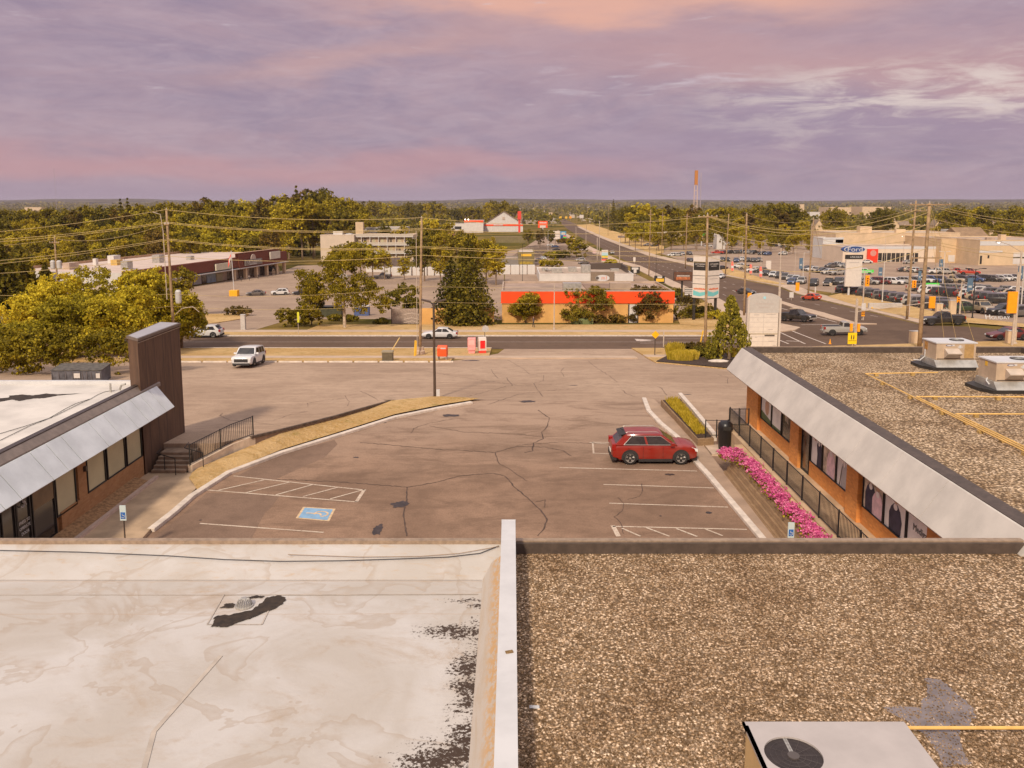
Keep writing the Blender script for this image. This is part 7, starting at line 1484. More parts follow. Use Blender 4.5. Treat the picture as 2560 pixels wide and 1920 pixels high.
# white restaurant
t = bld('white flat roofed restaurant with a grey sign block and rooftop ducts', 'restaurant', '3', 512, 1325, 916, 845, 26, wall=WHITEW, roof=ROOFG, wins=[])
w_, h = t['w'], t['h']; MB().box(w_*.045, w_*.295, -.5, .3, -.5, h+.6).build('sign_block', mat('taupe_block', (.22, .16, .11), .8, .1, 2), t)
mb = MB(); k_ = 24; mb.add([(w_*.17+(2.6 if False else w_*.075*math.cos(2*math.pi*j/k_))*1.0, -.52, h*.5+.95*math.sin(2*math.pi*j/k_)) for j in range(k_)], [list(range(k_))]); mb.build('oval_sign', WHITE, t); text('m1', 1.5, LETR, t, (w_*.19, -.55, h*.5), (R(90), 0, 0), .01); mb = MB(); mb.ycyl(w_*.115, h*.5, .5, -.56, -.53, 14); mb.build('q_letter_ring', LETD, t); 
for x_, y_, s_ in [(-w_*.30, 8, (3.2, 2.2, 1.4)), (-w_*.12, 12, (2.6, 2, 1.5)), (w_*.02, 9, (2.8, 2.5, 2.4)), (-w_*.42, 14, (1.6, 1.5, 1.0)), (w_*.36, 14, (2.6, 2, .8))]: vent(t, x_, y_, h-.35, s_)
mb = MB(); mb.tube([(-w_*.45, 16, h+.2), (-w_*.38, 10, h+.25), (-w_*.33, 8, h+.4)], .25, 8); mb.build('duct', STEEL, t); MB().box(w_*.1, w_*.48, 20.5, 20.9, h-.35, h+1.7).build('dark_screen', DKTRIM, t); MB().box(w_*.46, w_*.48, 8, 20.5, h-.35, h+1.5).build('dark_screen', DKTRIM, t)
# storage containers (white)
for i, (x0_, x1_) in enumerate([(1225, 1300), (1312, 1412), (1420, 1482), (1492, 1556), (1582, 1615), (1622, 1678), (1685, 1760)]):
    a = gq('2', (x0_+x1_)/2, 860); ww = (x1_-x0_)*.2893*a.y/2100; t = thing('storage_container', ['first', 'second', 'third', 'fourth', 'fifth', 'sixth', 'seventh'][i]+' white storage container from the left in the row behind the central pole', 'container', a, 0, 'white storage containers')
    MB().box(-ww/2+.08, ww/2-.08, 0, 2.4, 0, 2.75).build('container_body', WHITEW, t, bevel=.03); MB().box(-.02, .02, -.03, -.001, .1, 2.6).build('door_seam', GREY, t)
for i, (x0_, x1_) in enumerate([(135, 262), (266, 340), (345, 405), (410, 476)]):
    a = gq('3', (x0_+x1_)/2, 850); ww = (x1_-x0_)*.2893*a.y/2100; t = thing('storage_container', ['first', 'second', 'third', 'fourth'][i]+' white storage container from the left beside the restaurant', 'container', a, 0, 'white containers beside the restaurant')
    MB().box(-ww/2+.06, ww/2-.06, 0, 2.4, 0, 3.1).build('container_body', WHITEW, t, bevel=.03); MB().box(-.02, .02, -.03, -.001, .1, 2.9).build('door_seam', GREY, t)
bld('low pale shed with a dark gable behind the white containers', 'shed', '2', 1090, 1400, 830, 775, 8, wall=WHITEW, roof=ROOFD, gable=('x', 2.6, .4))
# small dark shop with yellow sign
t = bld('small dark shop with a yellow sign and white roof edge', 'dark_shop', '3', 330, 470, 775, 655, 22, wall=OLIVE, roof=mat('roof_white', (.60, .50, .42), .8, .1, .5), wins=[('yellow_sign', .2, .82, .68, .84, YEL), ('window_panel', .1, .9, .1, .3, mat('amber_glass', (.35, .24, .04), .4, .3, 1))])
bld('grey wing beside the small dark shop', 'shop_wing', '3', 185, 330, 775, 710, 14, wall=mat('grey_wing', (.22, .19, .165), .8, .1, .5), roof=ROOFG)
bld('long brown roofed building above the small dark shop', 'brown_roof_building', 'P', 1260, 1775, 590, 510, 14, wall=OLIVE, roof=ROOFB)
# motel
t = bld('pale three storey motel with balconies above the birch tree', 'motel', '2', 985, 1500, 740, 508, 16, wall=CREAMW, roof=ROOFG)
w_, h = t['w'], t['h']
for fl in range(3):
    z0 = h*(.06+fl*.31)
    MB().box(-w_/2, w_/2, -1.4, -.01, z0+h*.24, z0+h*.27).build('balcony_slab', WHITEW, t); MB().box(-w_/2, w_/2, -1.42, -1.36, z0+h*.27, z0+h*.36).build('balcony_rail', mat('rail_cream', (.5, .42, .33), .6, .2, 6), t)
    for j in range(7):
        x_ = -w_/2+w_*(j+.5)/7; MB().box(x_-1.0, x_+.1, -.05, .02, z0+.3, z0+h*.2).build('window', DKW if (fl+j) % 3 == 0 else BLIND, t); MB().box(x_+.35, x_+1.15, -.05, .02, z0+.02, z0+h*.2).build('door', mat('door_tan', (.45, .32, .2), .6, .1, 3), t)
for j in range(8): MB().box(-w_/2+w_*j/7-.1, -w_/2+w_*j/7+.1, -1.45, -.02, 0, h*.95).build('divider_wall', WHITEW, t)
t = bld('tall blank cream end block of the motel', 'motel_block', '2', 700, 990, 745, 508, 22, wall=mat('cream_block', (.60, .475, .36), .85, .06, .3), roof=ROOFG)
w_, h = t['w'], t['h']; vent(t, -w_*.02, 4, h-.35, (4, 2.2, 1.7), WHITEW); vent(t, w_*.62, 5, h-.35, (3.2, 3, 5.6), PEACHW, 'stair_tower'); MB().lathe([(1.8, h-.3), (1.8, h+.25), (.2, h+.5)], (w_*.32, 4), 12).build('round_vent', WHITEW, t)
bld('rear wing of the motel with a low dark sided roof', 'motel_rear_wing', '2', 940, 1430, 700, 445, 18, wall=GREY, roof=ROOFG)
# left shopping building with red-brown fascia
A_ = G(314, 740); Bp = G(716, 682); d = Vector((Bp.x-A_.x, Bp.y-A_.y)); LN = d.length; ang = math.atan2(d.y, d.x)
t = thing('shopping_plaza', 'long shopping plaza with dark red shingled fascia and white flat roof', 'shop', Vector((A_.x, A_.y, H(A_.x, A_.y))), ang)
zB_ = H(Bp.x, Bp.y)-H(A_.x, A_.y)
MB().box(0, LN, 3.0, 34, zB_-3, 4.6).build('wall', mat('plaza_wall', (.58, .46, .36), .85, .15, .4), t); MB().box(.3, LN-.3, .6, 33.7, 5.4, 5.6).build('roof', mat('plaza_roof', (.56, .43, .35), .9, .10, .2), t)
MB().box(0, LN, 33.7, 34.0, 4.6, 6.3).build('back_parapet', mat('parapet_tan', (.42, .26, .15), .8, .1, .6), t)
MB().box(-.05, .2, .5, 34, 3.0, 5.7).build('side_wall_top', WHITEW, t)
mb = MB(); mb.ext([(-.6, 3.0), (-.25, 6.0), (.5, 6.1), (.5, 3.0)], 'x', -.2, LN*.62); mb.build('shingle_fascia', BRICK_DK, t)
mb = MB(); mb.ext([(-.9, 2.7), (-.45, 7.2), (.5, 7.3), (.5, 2.7)], 'x', LN*.62+.01, LN*.93); mb.build('raised_fascia', BRICK_DK, t); MB().ext([(-.6, 2.6), (-.3, 6.2), (.5, 6.2), (.5, 2.6)], 'x', LN*.93+.01, LN).build('end_fascia', BRICK_DK, t)
MB().box(-.3, LN, -.98, -.55, 2.45, 2.72).build('white_trim', WHITE, t); MB().box(LN*.6, LN*.93, -.6, .5, 7.31, 7.42).build('fascia_cap', mat('cap_tan', (.5, .3, .18), .7, .1, 2), t); MB().box(0, LN, -.5, 3.0, 2.35, 2.45).build('canopy_soffit', CREAMW, t)
MB().box(LN*.0, LN*.30, .2, 3.0, zB_-1, 2.6).build('white_storefront', WHITEW, t)
for i, (u0, u1, m_, z0, z1) in enumerate([(.305, .33, DKW, -.9, 1.9), (.335, .39, WHITEW, -1.0, 1.8), (.395, .44, WHITE, -1.0, 1.9), (.445, .47, DKW, -1.2, 1.9), (.475, .53, mat('blue_poster', (.35, .43, .50), .6, .2, 1), -.6, 2.2), (.535, .575, BLIND, -.4, 1.5)]): MB().box(LN*u0, LN*u1, 2.7, 2.99, z0-.5, z1).build('window', m_, t)
for u in (.60, .68, .76, .84, .92, .985): MB().box(LN*u-.5, LN*u+.5, -.3, .6, zB_-1, 2.5).build('column', PEACHW, t)
for u0, u1 in ((.61, .67), (.69, .75), (.77, .83), (.85, .91)): MB().box(LN*u0, LN*u1, 2.8, 2.98, -2.2, 1.6).build('dark_window', DKW, t)
def fsign(u0, u1, z0, z1, m, nm='sign_board', y=-1.25): return MB().box(LN*u0, LN*u1, y, y+.4, z0, z1).build(nm, m, t)
fsign(.46, .555, 3.1, 5.0, mat('sign_cream', (.58, .52, .38), .5, .1, 2)); fsign(.845, .925, 4.2, 6.6, mat('sign_cream2', (.60, .53, .42), .5, .1, 2)); fsign(.655, .78, 3.2, 5.0, mat('sign_dark_grey', (.22, .18, .15), .6, .1, 3))
mb = MB(); k_ = 12; cx = LN*.718; mb.add([(cx+1.6*math.cos(R(180*j/k_)), -1.1, 5.0+1.6*math.sin(R(180*j/k_))) for j in range(k_+1)]+[(cx+1.6*math.cos(R(180*j/k_)), -.9, 5.0+1.6*math.sin(R(180*j/k_))) for j in range(k_+1)], [list(range(k_+1)), list(range(k_+1, 2*k_+2))]+[(j, j+1, j+2+k_, j+1+k_) for j in range(k_)]); mb.build('round_emblem', mat('emblem_tan', (.50, .38, .30), .6, .2, 3), t)
text("CATTLEJOHN'S", 1.25, LETW, t, (LN*.718, -1.28, 4.3), (R(90), 0, 0), .02); text('BREAKFAST HOUSE', .5, LETW, t, (LN*.71, -1.28, 3.55), (R(90), 0, 0), .02)
for x_, y_, s_, m_ in [(LN*.10, 22, (3.6, 2, 1.8), ROOFG), (LN*.14, 8, (2.2, 2, 2.2), STEEL), (LN*.40, 14, (2.6, 2.4, 2.3), STEEL), (LN*.55, 12, (2, 1.5, 1.2), STEEL), (LN*.33, 24, (3, 2, 2.4), WHITEW), (LN*.24, 24, (1, 1, 2), WHITEW), (LN*.28, 20, (2.5, 2, 1.5), YEL)]: vent(t, x_, y_, 5.6, s_, m_ if m_ is not YEL else mat('duct_tan', (.55, .35, .10), .6, .1, 2))
# wagon and patio pots by the restaurant
wg = thing('covered_wagon', 'old black covered wagon with big wooden wheel by the restaurant corner', 'wagon', G(*q('W', 2060, 350)), ang+.1)
mb = MB(); mb.ext([(-1.0, 1.2), (-1.1, 2.4), (0, 3.0), (1.1, 2.4), (1.0, 1.2)], 'x', -3.4, 1.6); mb.build('cover', BLK, wg)
for x_, r_ in ((1.2, 1.25), (-2.8, 1.0)):
    mb = MB(); mb.tube([(x_+r_*math.cos(a), -1.25, r_+r_*math.sin(a)) for a in [2*math.pi*j/18 for j in range(19)]], .1, 5)
    for j in range(4): a = math.pi*j/4; mb.tube([(x_-r_*math.cos(a), -1.25, r_-r_*math.sin(a)), (x_+r_*math.cos(a), -1.25, r_+r_*math.sin(a))], .05, 4)
    mb.build('wheel', PEACHW, wg)
# red and white plaza far
t = bld('white gabled store with red stripe far up on the left', 'gabled_store', 'P', 1165, 1700, 440, 335, 30, wall=WHITEW, roof=ROOFB, gable=('y', 14, 1))
w_, h = t['w'], t['h']; MB().box(-w_/2, w_/2, -.4, -.1, h*.78, h*.98).build('red_stripe', REDOR, t); MB().box(-w_*.26, -w_*.02, -.5, -.41, h*.78, h*.98).build('white_name', WHITE, t); text('CANADIAN', 2.2, LETR, t, (-w_*.14, -.55, h*.88), (R(90), 0, 0), .02); MB().box(-1.4, 1.4, -.5, -.1, h+5, h+8).build('square_emblem', mat('emblem_tan', (.50, .38, .30), .6, .2, 3), t)
t = bld('white block with a red roof band left of the gabled store', 'white_block', 'P', 890, 1150, 450, 285, 40, wall=WHITEW, roof=ROOFG); w_, h = t['w'], t['h']; MB().box(-w_/2-.2, w_/2+.2, -.4, -.1, h*.86, h+.3).build('red_band', REDOR, t)
for s_ in (-.45, -.28): mb = MB(); mb.lathe([(.3, h+.6), (.6, h+1.2), (.3, h+1.8)], (w_*s_, -1), 8); mb.build('lit_lamp', LAMPON, t)
bld('wide grey-brown roofed store behind the red and white one', 'big_box_store', 'P', 440, 1690, 330, 200, 80, wall=ROOFB, roof=ROOFB); bld('pale low parapet building on the far left of the big store', 'pale_store', 'P', 620, 890, 425, 325, 30, wall=WHITEW, roof=ROOFD, wins=[('dark_window', .5, .85, .2, .6, BLK)])
bld('orange-brown brick building glimpsed between the central trees', 'brown_brick_building', 'P', 590, 740, 600, 450, 14, wall=mat('brick_plain_orange', (.46, .22, .10), .9, .1, 1), roof=ROOFG); bld('pale rooftop block on the far brown store', 'rooftop_block', 'P', 1110, 1205, 240, 165, 20, wall=PEACHW)
t = thing('red_pylon', 'tall thin red pylon right of the gabled store', 'pylon', G(*q('P', 1650, 450))); hz = aty(*q('P', 1650, 155), t.location.y).z-t.location.z; pw = 24*.1808*t.location.y/2100; MB().box(-pw, pw, 0, 3, hz*.62, hz).build('head', RED, t); MB().box(-pw*.6, pw*.6, 1, 2, 0, hz*.62).build('post', RED, t)
# gas station canopy & shops by the road
t = thing('gas_station_canopy', 'white flat canopy with green end on thin columns', 'canopy', gq('T', 1120, 745)); hz = aty(*q('T', 1120, 585), t.location.y).z-t.location.z; w_ = 320*.1808*t.location.y/2100
MB().box(-w_/2, w_/2, 0, 9, hz-.4, hz+.8).build('canopy', WHITEW, t); MB().box(-w_*.28, w_*.05, -.1, -.01, hz-.9, hz+.6).build('green_arc_panel', GREEN, t)
for x_ in (-w_*.38, -w_*.12, w_*.2): MB().box(x_-.3, x_+.3, 2, 3, 0, hz-.4).build('column', WHITE, t)
bld('white block beside the gas station canopy', 'white_kiosk', 'T', 1280, 1395, 790, 595, 8, wall=WHITEW); bld('dark hip roofed hotel behind the roadside trees', 'hotel', 'T', 670, 1090, 640, 470, 20, wall=PEACHW, roof=ROOFD, gable=('x', 9, 1), wins=[('dormer', .05, .2, .75, 1.0, PEACHW), ('dormer', .78, .92, .75, 1.0, PEACHW), ('window', .3, .7, .2, .5, DKW)])
# dealership
WND = [('window', .38+.04*j, .412+.04*j, .0, .62, GLASSD) for j in range(6)]+[('window', .665+.05*j, .705+.05*j, .0, .62, GLASSD) for j in range(5)]
t = bld('long cream dealership showroom with glass front', 'showroom', '4', 890, 1660, 628, 515, 22, wall=mat('showroom_wall', (.66, .53, .40), .8, .05, .3), roof=ROOFG, wins=[('window', .335+.042*j, .37+.042*j, .03, .60, GLASSD) for j in range(6)]+[('window', .60+.04*j, .632+.04*j, .03, .60, GLASSD) for j in range(3)]+[('door', .905, .955, .0, .45, DKW), ('white_band', 0, 1, .86, 1.02, WHITE)])
w_, h = t['w'], t['h']; MB().box(-w_*.275, -w_*.18, -1.2, -.1, .0, h*.86).build('red_display_panel', mat('panel_red', (.80, .05, .02), .4, .06, 3), t); mb = MB(); mb.ycyl(-w_*.225, h*.6, 1.2, -1.25, -1.21, 14); mb.build('round_badge', mat('badge_pale', (.6, .25, .2), .4, .1, 3), t)
t = bld('white arched entrance tower of the dealership', 'entrance_tower', '4', 745, 890, 600, 450, 12, wall=mat('tower_white', (.60, .57, .53), .7, .05, .3), roof=ROOFG, wins=[('arched_window', .18, .36, .08, .62, DKW), ('cornice', -.02, 1.02, .92, 1.02, WHITE), ('ledge', -.02, 1.02, .70, .75, WHITE)])
mb = MB(); w_, h = t['w'], t['h']; mb.ycyl(-w_*.23, h*.62, w_*.09, -.1, .02, 16); mb.build('window_arch', DKW, t)
bld('low porch wing left of the white entrance tower', 'porch_wing', '4', 712, 750, 590, 480, 10, wall=CREAMW)
t = bld('large peach windowless workshop behind the showroom', 'workshop', '4', 835, 1735, 600, 412, 30, wall=PEACHW, roof=mat('workshop_roof', (.48, .36, .25), .9, .1, .3)); w_, h = t['w'], t['h']; vent(t, -w_*.18, 12, h-.35, (5, 4, 2.6), PEACHW); vent(t, w_*.1, 10, h-.35, (4, 2, 1.5), PEACHW)
t = bld('peach service building with a plain front right of the workshop', 'service_building', '4', 1600, 1890, 632, 455, 30, wall=mat('peach_wall_b', (.60, .42, .24), .85, .08, .3), roof=ROOFG, wins=[('garage_door', .2, .36, .05, .32, WHITEW), ('low_wall', .48, .92, .0, .18, PEACHW)])
t = bld('cream building with white band and garage doors at the right edge', 'garage_building', '4', 1880, 2500, 650, 465, 34, wall=mat('cream_garage_wall', (.60, .44, .27), .85, .08, .3), roof=ROOFG, wins=[('white_band', 0, 1, .78, .95, WHITE), ('door', .012, .035, .05, .38, BLK), ('window', .10, .12, .28, .4, BLK), ('garage_door', .40, .53, .05, .5, WHITEW), ('window_row', .40, .53, .28, .33, BLK), ('porch_band', .0, .27, .50, .58, WHITE)]); w_, h = t['w'], t['h']; vent(t, -w_*.1, 8, h-.35, (2, 2, 2), PEACHW); vent(t, -w_*.28, 6, h-.35, (3, 1.5, 1), ROOFG)
bld('white warehouse end with a brown roof behind the tallest pole', 'white_warehouse', '4', 1690, 1880, 520, 392, 14, wall=mat('warehouse_white', (.64, .58, .52), .8, .05, .4), roof=ROOFB); t = bld('brown hip roofed house right of the white warehouse', 'brown_roof_house', '4', 1740, 1930, 540, 440, 16, wall=WHITEW, roof=ROOFB, gable=('x', 4.5, 1))
# gable houses amid the trees, far buildings
GH = [(160, 235, 330, 262, 'leftmost'), (690, 745, 400, 335, 'second'), (1230, 1300, 400, 335, 'third'), (1560, 1605, 400, 338, 'fourth'), (1605, 1665, 402, 338, 'fifth'), (1905, 1990, 400, 332, 'sixth')]
for x0_, x1_, yb_, yt_, l_ in GH:
    t = bld('%s cream gabled house among the trees behind the dealership' % l_, 'gabled_house', '4', x0_, x1_, yb_+40, yt_+22, 10, wall=PEACHW, roof=mat('house_roof', (.24, .17, .12), .9, .15, .5), gable=('y', 4.6, .3), wins=[('window', .4, .6, .8, .95, DKW)]); w_, h = t['w'], t['h']; MB().box(w_*.2, w_*.2+1.0, 5, 6, h+1, h+5.2).build('chimney', PEACHW, t)
    MB().ext([(3, h-.3), (7, h+3.4), (11, h-.3)], 'x', w_*.2, w_*1.8).build('rear_roof', mat('house_roof', (.24, .17, .12), .9, .15, .5), t)
FB = [('4', 800, 950, 330, 228, 60, 'long low peach industrial building on the far right'), ('4', 1030, 1240, 330, 225, 60, 'peach warehouse right of the long industrial building'), ('4', 580, 610, 300, 205, 10, 'pale pink block tower on the far plain'), ('4', 650, 725, 330, 262, 20, 'small white building left of the long industrial one'), ('1', 215, 360, 330, 270, 30, 'pair of far pale apartment blocks over the left forest'), ('3', 1120, 1135, 280, 245, 10, 'tiny far silo building'), ('A', 60, 180, 560, 430, 40, 'far pale building at the end of the long road'), ('A', 100, 260, 620, 560, 30, 'low pink-white shops where the long road ends')]
for k, x0_, x1_, yb_, yt_, dp_, l_ in FB: bld(l_, 'far_building', k, x0_, x1_, yb_, yt_, dp_, wall=PEACHW if 'white' not in l_ else WHITEW)
# lattice tower with orange top, thin mast
t = thing('communication_tower', 'tall twin legged tower with an orange-brown top on the skyline', 'tower', Vector((aty(1739, 500, 700).x, 700, H(aty(1739, 500, 700).x, 700)))); b_ = t.location
zt = aty(1739, 426, 700).z-b_.z; zm = aty(1739, 462, 700).z-b_.z
for s_ in (-1.5, 1.5): MB().tube([(s_, 0, 0), (s_*.8, 0, zm)], .32, 6).build('leg', mat('tower_pale', (.62, .45, .35), .6, .05, 3), t)
mb = MB(); z_ = 4
while z_ < zm: mb.box(-1.5, 1.5, -.15, .15, z_, z_+.35); z_ += 4.2
mb.build('rungs', mat('tower_pale', (.62, .45, .35), .6, .05, 3), t); MB().box(-1.25, 1.25, -.8, .8, zm, zt).build('antenna_shroud', mat('tower_orange', (.48, .19, .045), .6, .1, 2), t)
t = thing('antenna_mast', 'thin grey mast just right of the orange topped tower', 'mast', Vector((aty(1751, 500, 760).x, 760, H(100, 760)))); MB().tube([(0, 0, 0), (0, 0, aty(1751, 432, 760).z-t.location.z)], .35, 5).build('mast', mat('mast_mauve', (.40, .33, .36), .6, .05, 3), t)
t = thing('antenna_mast', 'hair thin radio mast on the left horizon', 'mast', Vector((aty(140, 500, 3000).x, 3000, H(-100, 3000)))); MB().tube([(0, 0, 0), (0, 0, aty(140, 420, 3000).z-t.location.z)], .5, 5).build('mast', mat('mast_mauve', (.40, .33, .36), .6, .05, 3), t)
# ================================================================ VEGETATION
vr = random.Random(11)
def rv(): 
    while True:
        v = Vector((vr.uniform(-1, 1), vr.uniform(-1, 1), vr.uniform(-1, 1)))
        if .05 < v.length < 1: return v
def leaf(mb, c, s_, out=None, droop=0):
    a = rv().normalized(); 
    if out is not None: a = (a+out*.9).normalized()
    t_ = a.cross(rv()).normalized(); b = a.cross(t_)
    if droop: b = (b*.3+Vector((0, 0, -droop))).normalized(); t_ = b.cross(a).normalized() if abs(b.dot(a)) < .95 else t_
    s1 = s_*vr.uniform(.7, 1.3); s2 = s1*vr.uniform(.55, .9)
    mb.add([c+b*s1, c+t_*s2, c-b*s1, c-t_*s2], [(0, 1, 2, 3)])
def crown(lobes, ncl, per, ls, cr, droop=0, shell=.55):
    """lobes: (centre, radii); leaf clumps set through the outer volume of each lobe"""
    mb = MB(); vol = [l[1][0]*l[1][1]*l[1][2] for l in lobes]; tot = sum(v**.67 for v in vol)
    for (c, r_), v in zip(lobes, vol):
        c = Vector(c)
        for _ in range(max(2, int(ncl*v**.67/tot))):
            d = rv().normalized(); rr_ = shell+(1-shell)*vr.random()**.6
            if d.z < -.3 and vr.random() < .5: d.z = -d.z
            p = c+Vector((d.x*r_[0], d.y*r_[1], d.z*r_[2]))*rr_; k_ = cr*vr.uniform(.6, 1.3)
            for _ in range(per):
                o_ = rv(); leaf(mb, p+o_*k_*Vector((1, 1, .7)).length/1.5 if False else p+Vector((o_.x, o_.y, o_.z*.7))*k_, ls, d, droop)
    return mb
def trunk(h, r, limbs, lean=0):
    mb = MB(); mb.tube([(0, 0, -.3), (lean*.3, 0, h*.35), (lean*.7, 0, h*.7), (lean, 0, h)], [r, r*.8, r*.55, r*.3], 7)
    for c, z0 in limbs: 
        c = Vector(c); a = Vector((lean*z0/h, 0, z0)); m_ = (a+c)/2+Vector((0, 0, -.3)); mb.tube([a, m_, c], [r*.4, r*.28, r*.1], 5)
    return mb
def tree(name, label, loc, lobes, ncl, per, ls, cr, lm, h, r, cat='tree', bark=BARK, droop=0, rz=0, group=None, shell=.55):
    t = thing(name, label, cat, loc, rz, group); crown(lobes, ncl, per, ls, cr, droop, shell).build('crown', lm, t)
    if h: trunk(h, r, [((c[0][0]*.8, c[0][1]*.8, c[0][2]), h*vr.uniform(.3, .7)) for c in lobes[:7]]).build('trunk', bark, t)
    return t
def lobes_round(w, h, z0, n_=7, seed=None):
    L_ = [((0, 0, z0+h*.5), (w*.36, w*.36, h*.42))]
    for i in range(n_):
        a = 2*math.pi*i/n_+vr.uniform(-.3, .3); rr_ = w*vr.uniform(.20, .32); zz_ = z0+h*vr.uniform(.2, .82); s_ = vr.uniform(.16, .26)
        L_.append(((rr_*math.cos(a), rr_*math.sin(a), zz_), (w*s_, w*s_, h*s_*.9)))
    return L_
def conifer(name, label, loc, h, w, lm, layers=22, per=26, ls=.22, droop=.35, group=None, cat='conifer tree', rag_=.25, z0=.4, ex=.8):
    t = thing(name, label, cat, loc, vr.uniform(0, 6), group); mb = MB()
    for i in range(layers):
        f_ = i/(layers-1); z = z0+(h-z0)*f_; rad = w/2*(1-f_)**ex*min(1, .75+f_*1.2)+.08
        nb = max(4, int(16*(1-f_)+5))
        for j in range(nb):
            a = 2*math.pi*(j+vr.random())/nb; rl_ = rad*vr.uniform(1-rag_, 1.08)
            k_ = max(3, int(per*(1-f_)*.6+4))
            for m_ in range(k_):
                u = (m_+vr.random())/k_; u = u**.7; x = rl_*u*math.cos(a+vr.uniform(-.16, .16)); y = rl_*u*math.sin(a+vr.uniform(-.16, .16))
                leaf(mb, Vector((x, y, z-droop*rl_*u*u+vr.uniform(-.12, .12)+.15*(1-u))), ls, Vector((0, 0, .8)))
    mb.build('crown', lm, t); MB().tube([(0, 0, -.3), (0, 0, h*.95)], [.03*h*.55, .03], 7).build('trunk', BARK, t); return t
# big spruce beside the fascia building
g0 = G(1172, 812); hS = aty(1172, 590, g0.y).z-g0.z
conifer('spruce', 'big dark blue-green spruce left of the orange-red fascia building', g0, hS, 11.0, LEAF_S, 36, 44, .22, .3, ex=.72)
g1 = G(1130, 812); conifer('spruce', 'narrower dark spruce growing into the big one from the left', g1+Vector((-.2, 2, 0)), hS*.74, 7.5, LEAF_S, 26, 32, .22, .3, ex=.6)
# weeping conifer by the arched sign
g0 = gq('B', 1890, 690); hW = aty(1815, 738, g0.y).z-g0.z
t = thing('weeping_spruce', 'weeping spruce with hanging branches left of the arched white sign', 'conifer tree', g0); mb = MB()
for i in range(150):
    f_ = vr.random()**.9; z = hW*(.16+.84*f_); rad = (1-f_)**.75*2.7+.10; a = vr.uniform(0, 6.28); x, y = rad*math.cos(a)*vr.uniform(.5, 1), rad*math.sin(a)*vr.uniform(.5, 1); ln_ = vr.uniform(.6, 2.0)*(1-f_*.6)
    for _ in range(10): u = vr.random(); leaf(mb, Vector((x*u, y*u, z+.15*rad*math.sin(u*3))), .14, Vector((0, 0, 1)))
    for _ in range(30): leaf(mb, Vector((x+vr.uniform(-.12, .12), y+vr.uniform(-.12, .12), z-vr.random()*ln_)), .12, None, .9)
mb.build('crown', m_leaf('weeping_needles', (.10, .09, .010), (.28, .23, .025), (.55, .43, .05), 2), t); MB().tube([(0, 0, -.2), (.1, 0, hW*.5), (0, 0, hW)], [.16, .1, .03], 7).build('trunk', BARK, t)
# birch
g0 = gq('2', 905, 1312); hB2 = aty(862, 612, g0.y).z-g0.z; s_ = hB2
lb_ = [((0, 0, s_*.62), (2.6, 2.6, s_*.26)), ((-3.6, 0, s_*.50), (2.2, 2.2, 2.6)), ((-4.6, .3, s_*.30), (1.7, 1.8, 2.4)), ((2.8, 0, s_*.48), (2.2, 2.2, 2.4)), ((4.6, -.2, s_*.40), (1.6, 1.6, 1.8)), ((-2.0, .4, s_*.74), (1.7, 1.7, 1.7)), ((.6, 0, s_*.84), (2.0, 2.0, 1.7)), ((-.4, -1.2, s_*.4), (2.2, 1.8, 2.2)), ((2.2, -1, s_*.28), (1.4, 1.4, 1.7)), ((-5.6, 0, s_*.46), (1.2, 1.3, 1.5)), ((-6.0, 0, s_*.62), (.9, 1.2, 1.3)), ((5.9, 0, s_*.27), (.8, .9, 1.4))]
tree('birch_tree', 'large birch with pale trunk in front of the motel', g0, lb_, 420, 44, .13, .65, LEAF_G, s_*.75, .26, bark=BARKB, droop=.35)
g0 = gq('2', 1440, 1240); s_ = aty(1016, 704, g0.y).z-g0.z
tree('birch_tree', 'small drooping birch between the big birch and central pole', g0, [((0, 0, s_*.62), (2.1, 2, s_*.33)), ((-2.4, 0, s_*.52), (1.5, 1.5, 1.7)), ((-3.6, 0, s_*.40), (1.1, 1.1, 1.5)), ((1.2, 0, s_*.36), (1.3, 1.3, 1.8))], 95, 36, .17, .6, LEAF_D, s_*.6, .15, bark=BARKB, droop=.7)
# near yellow-green trees on the left
NL = [((235, 868), 662, 10.5, 'tallest yellow-green tree behind the dark brown pylon wall', LEAF_Y), ((120, 880), 686, 9.5, 'broad yellow-green tree at the far left above the white roof', LEAF_Y), ((372, 876), 668, 6.5, 'yellow-green tree just left of the brown pylon wall top', LEAF_Y), ((455, 872), 722, 5.5, 'yellow-green tree leaning over the street right of the pylon wall', LEAF_Y), ((55, 905), 800, 8.0, 'low spreading tree at the left frame edge above the dumpsters', LEAF_Y), ((190, 895), 715, 9.0, 'rounded tree above the two grey dumpsters', LEAF_Y), ((300, 895), 712, 8.5, 'leafy tree touching the brown pylon wall', LEAF_Y), ((415, 872), 735, 5.5, 'slim yellow-green tree beside the tall left pole', LEAF_Y)]
for (bx_, by_), ty_, w_, l_, lm in NL:
    g0 = G(bx_, by_); h_ = aty(bx_, ty_, g0.y).z-g0.z; h_ = max(h_, 3.5); w_ = w_*g0.y/100
    tree('broadleaf_tree', l_, g0, lobes_round(w_*1.1, h_*.95, h_*.02, 13), 520, 36, .135, .55, lm, h_*.6, .2)
g0 = gq('1', 1560, 1110); tree('broadleaf_tree', 'small dark tree right of the tall left pole at the shops lot', G(462, 790), lobes_round(5.5, 6, 3, 6), 90, 24, .22, .6, LEAF_D, 6, .18)
# hedge mass behind dumpsters
hm = thing('hedge', 'dark hedge behind the dumpsters and the left white roof', 'hedge', G(150, 939)); L_ = [((x_, vr.uniform(.8, 2.2), vr.uniform(1.2, 2.4)), (1.9, 1.5, vr.uniform(1.5, 2.4))) for x_ in [-13+1.5*i for i in range(10)]+[3.2, 5, 7]]; crown(L_, 700, 30, .13, .5).build('foliage', LEAF_G, hm)
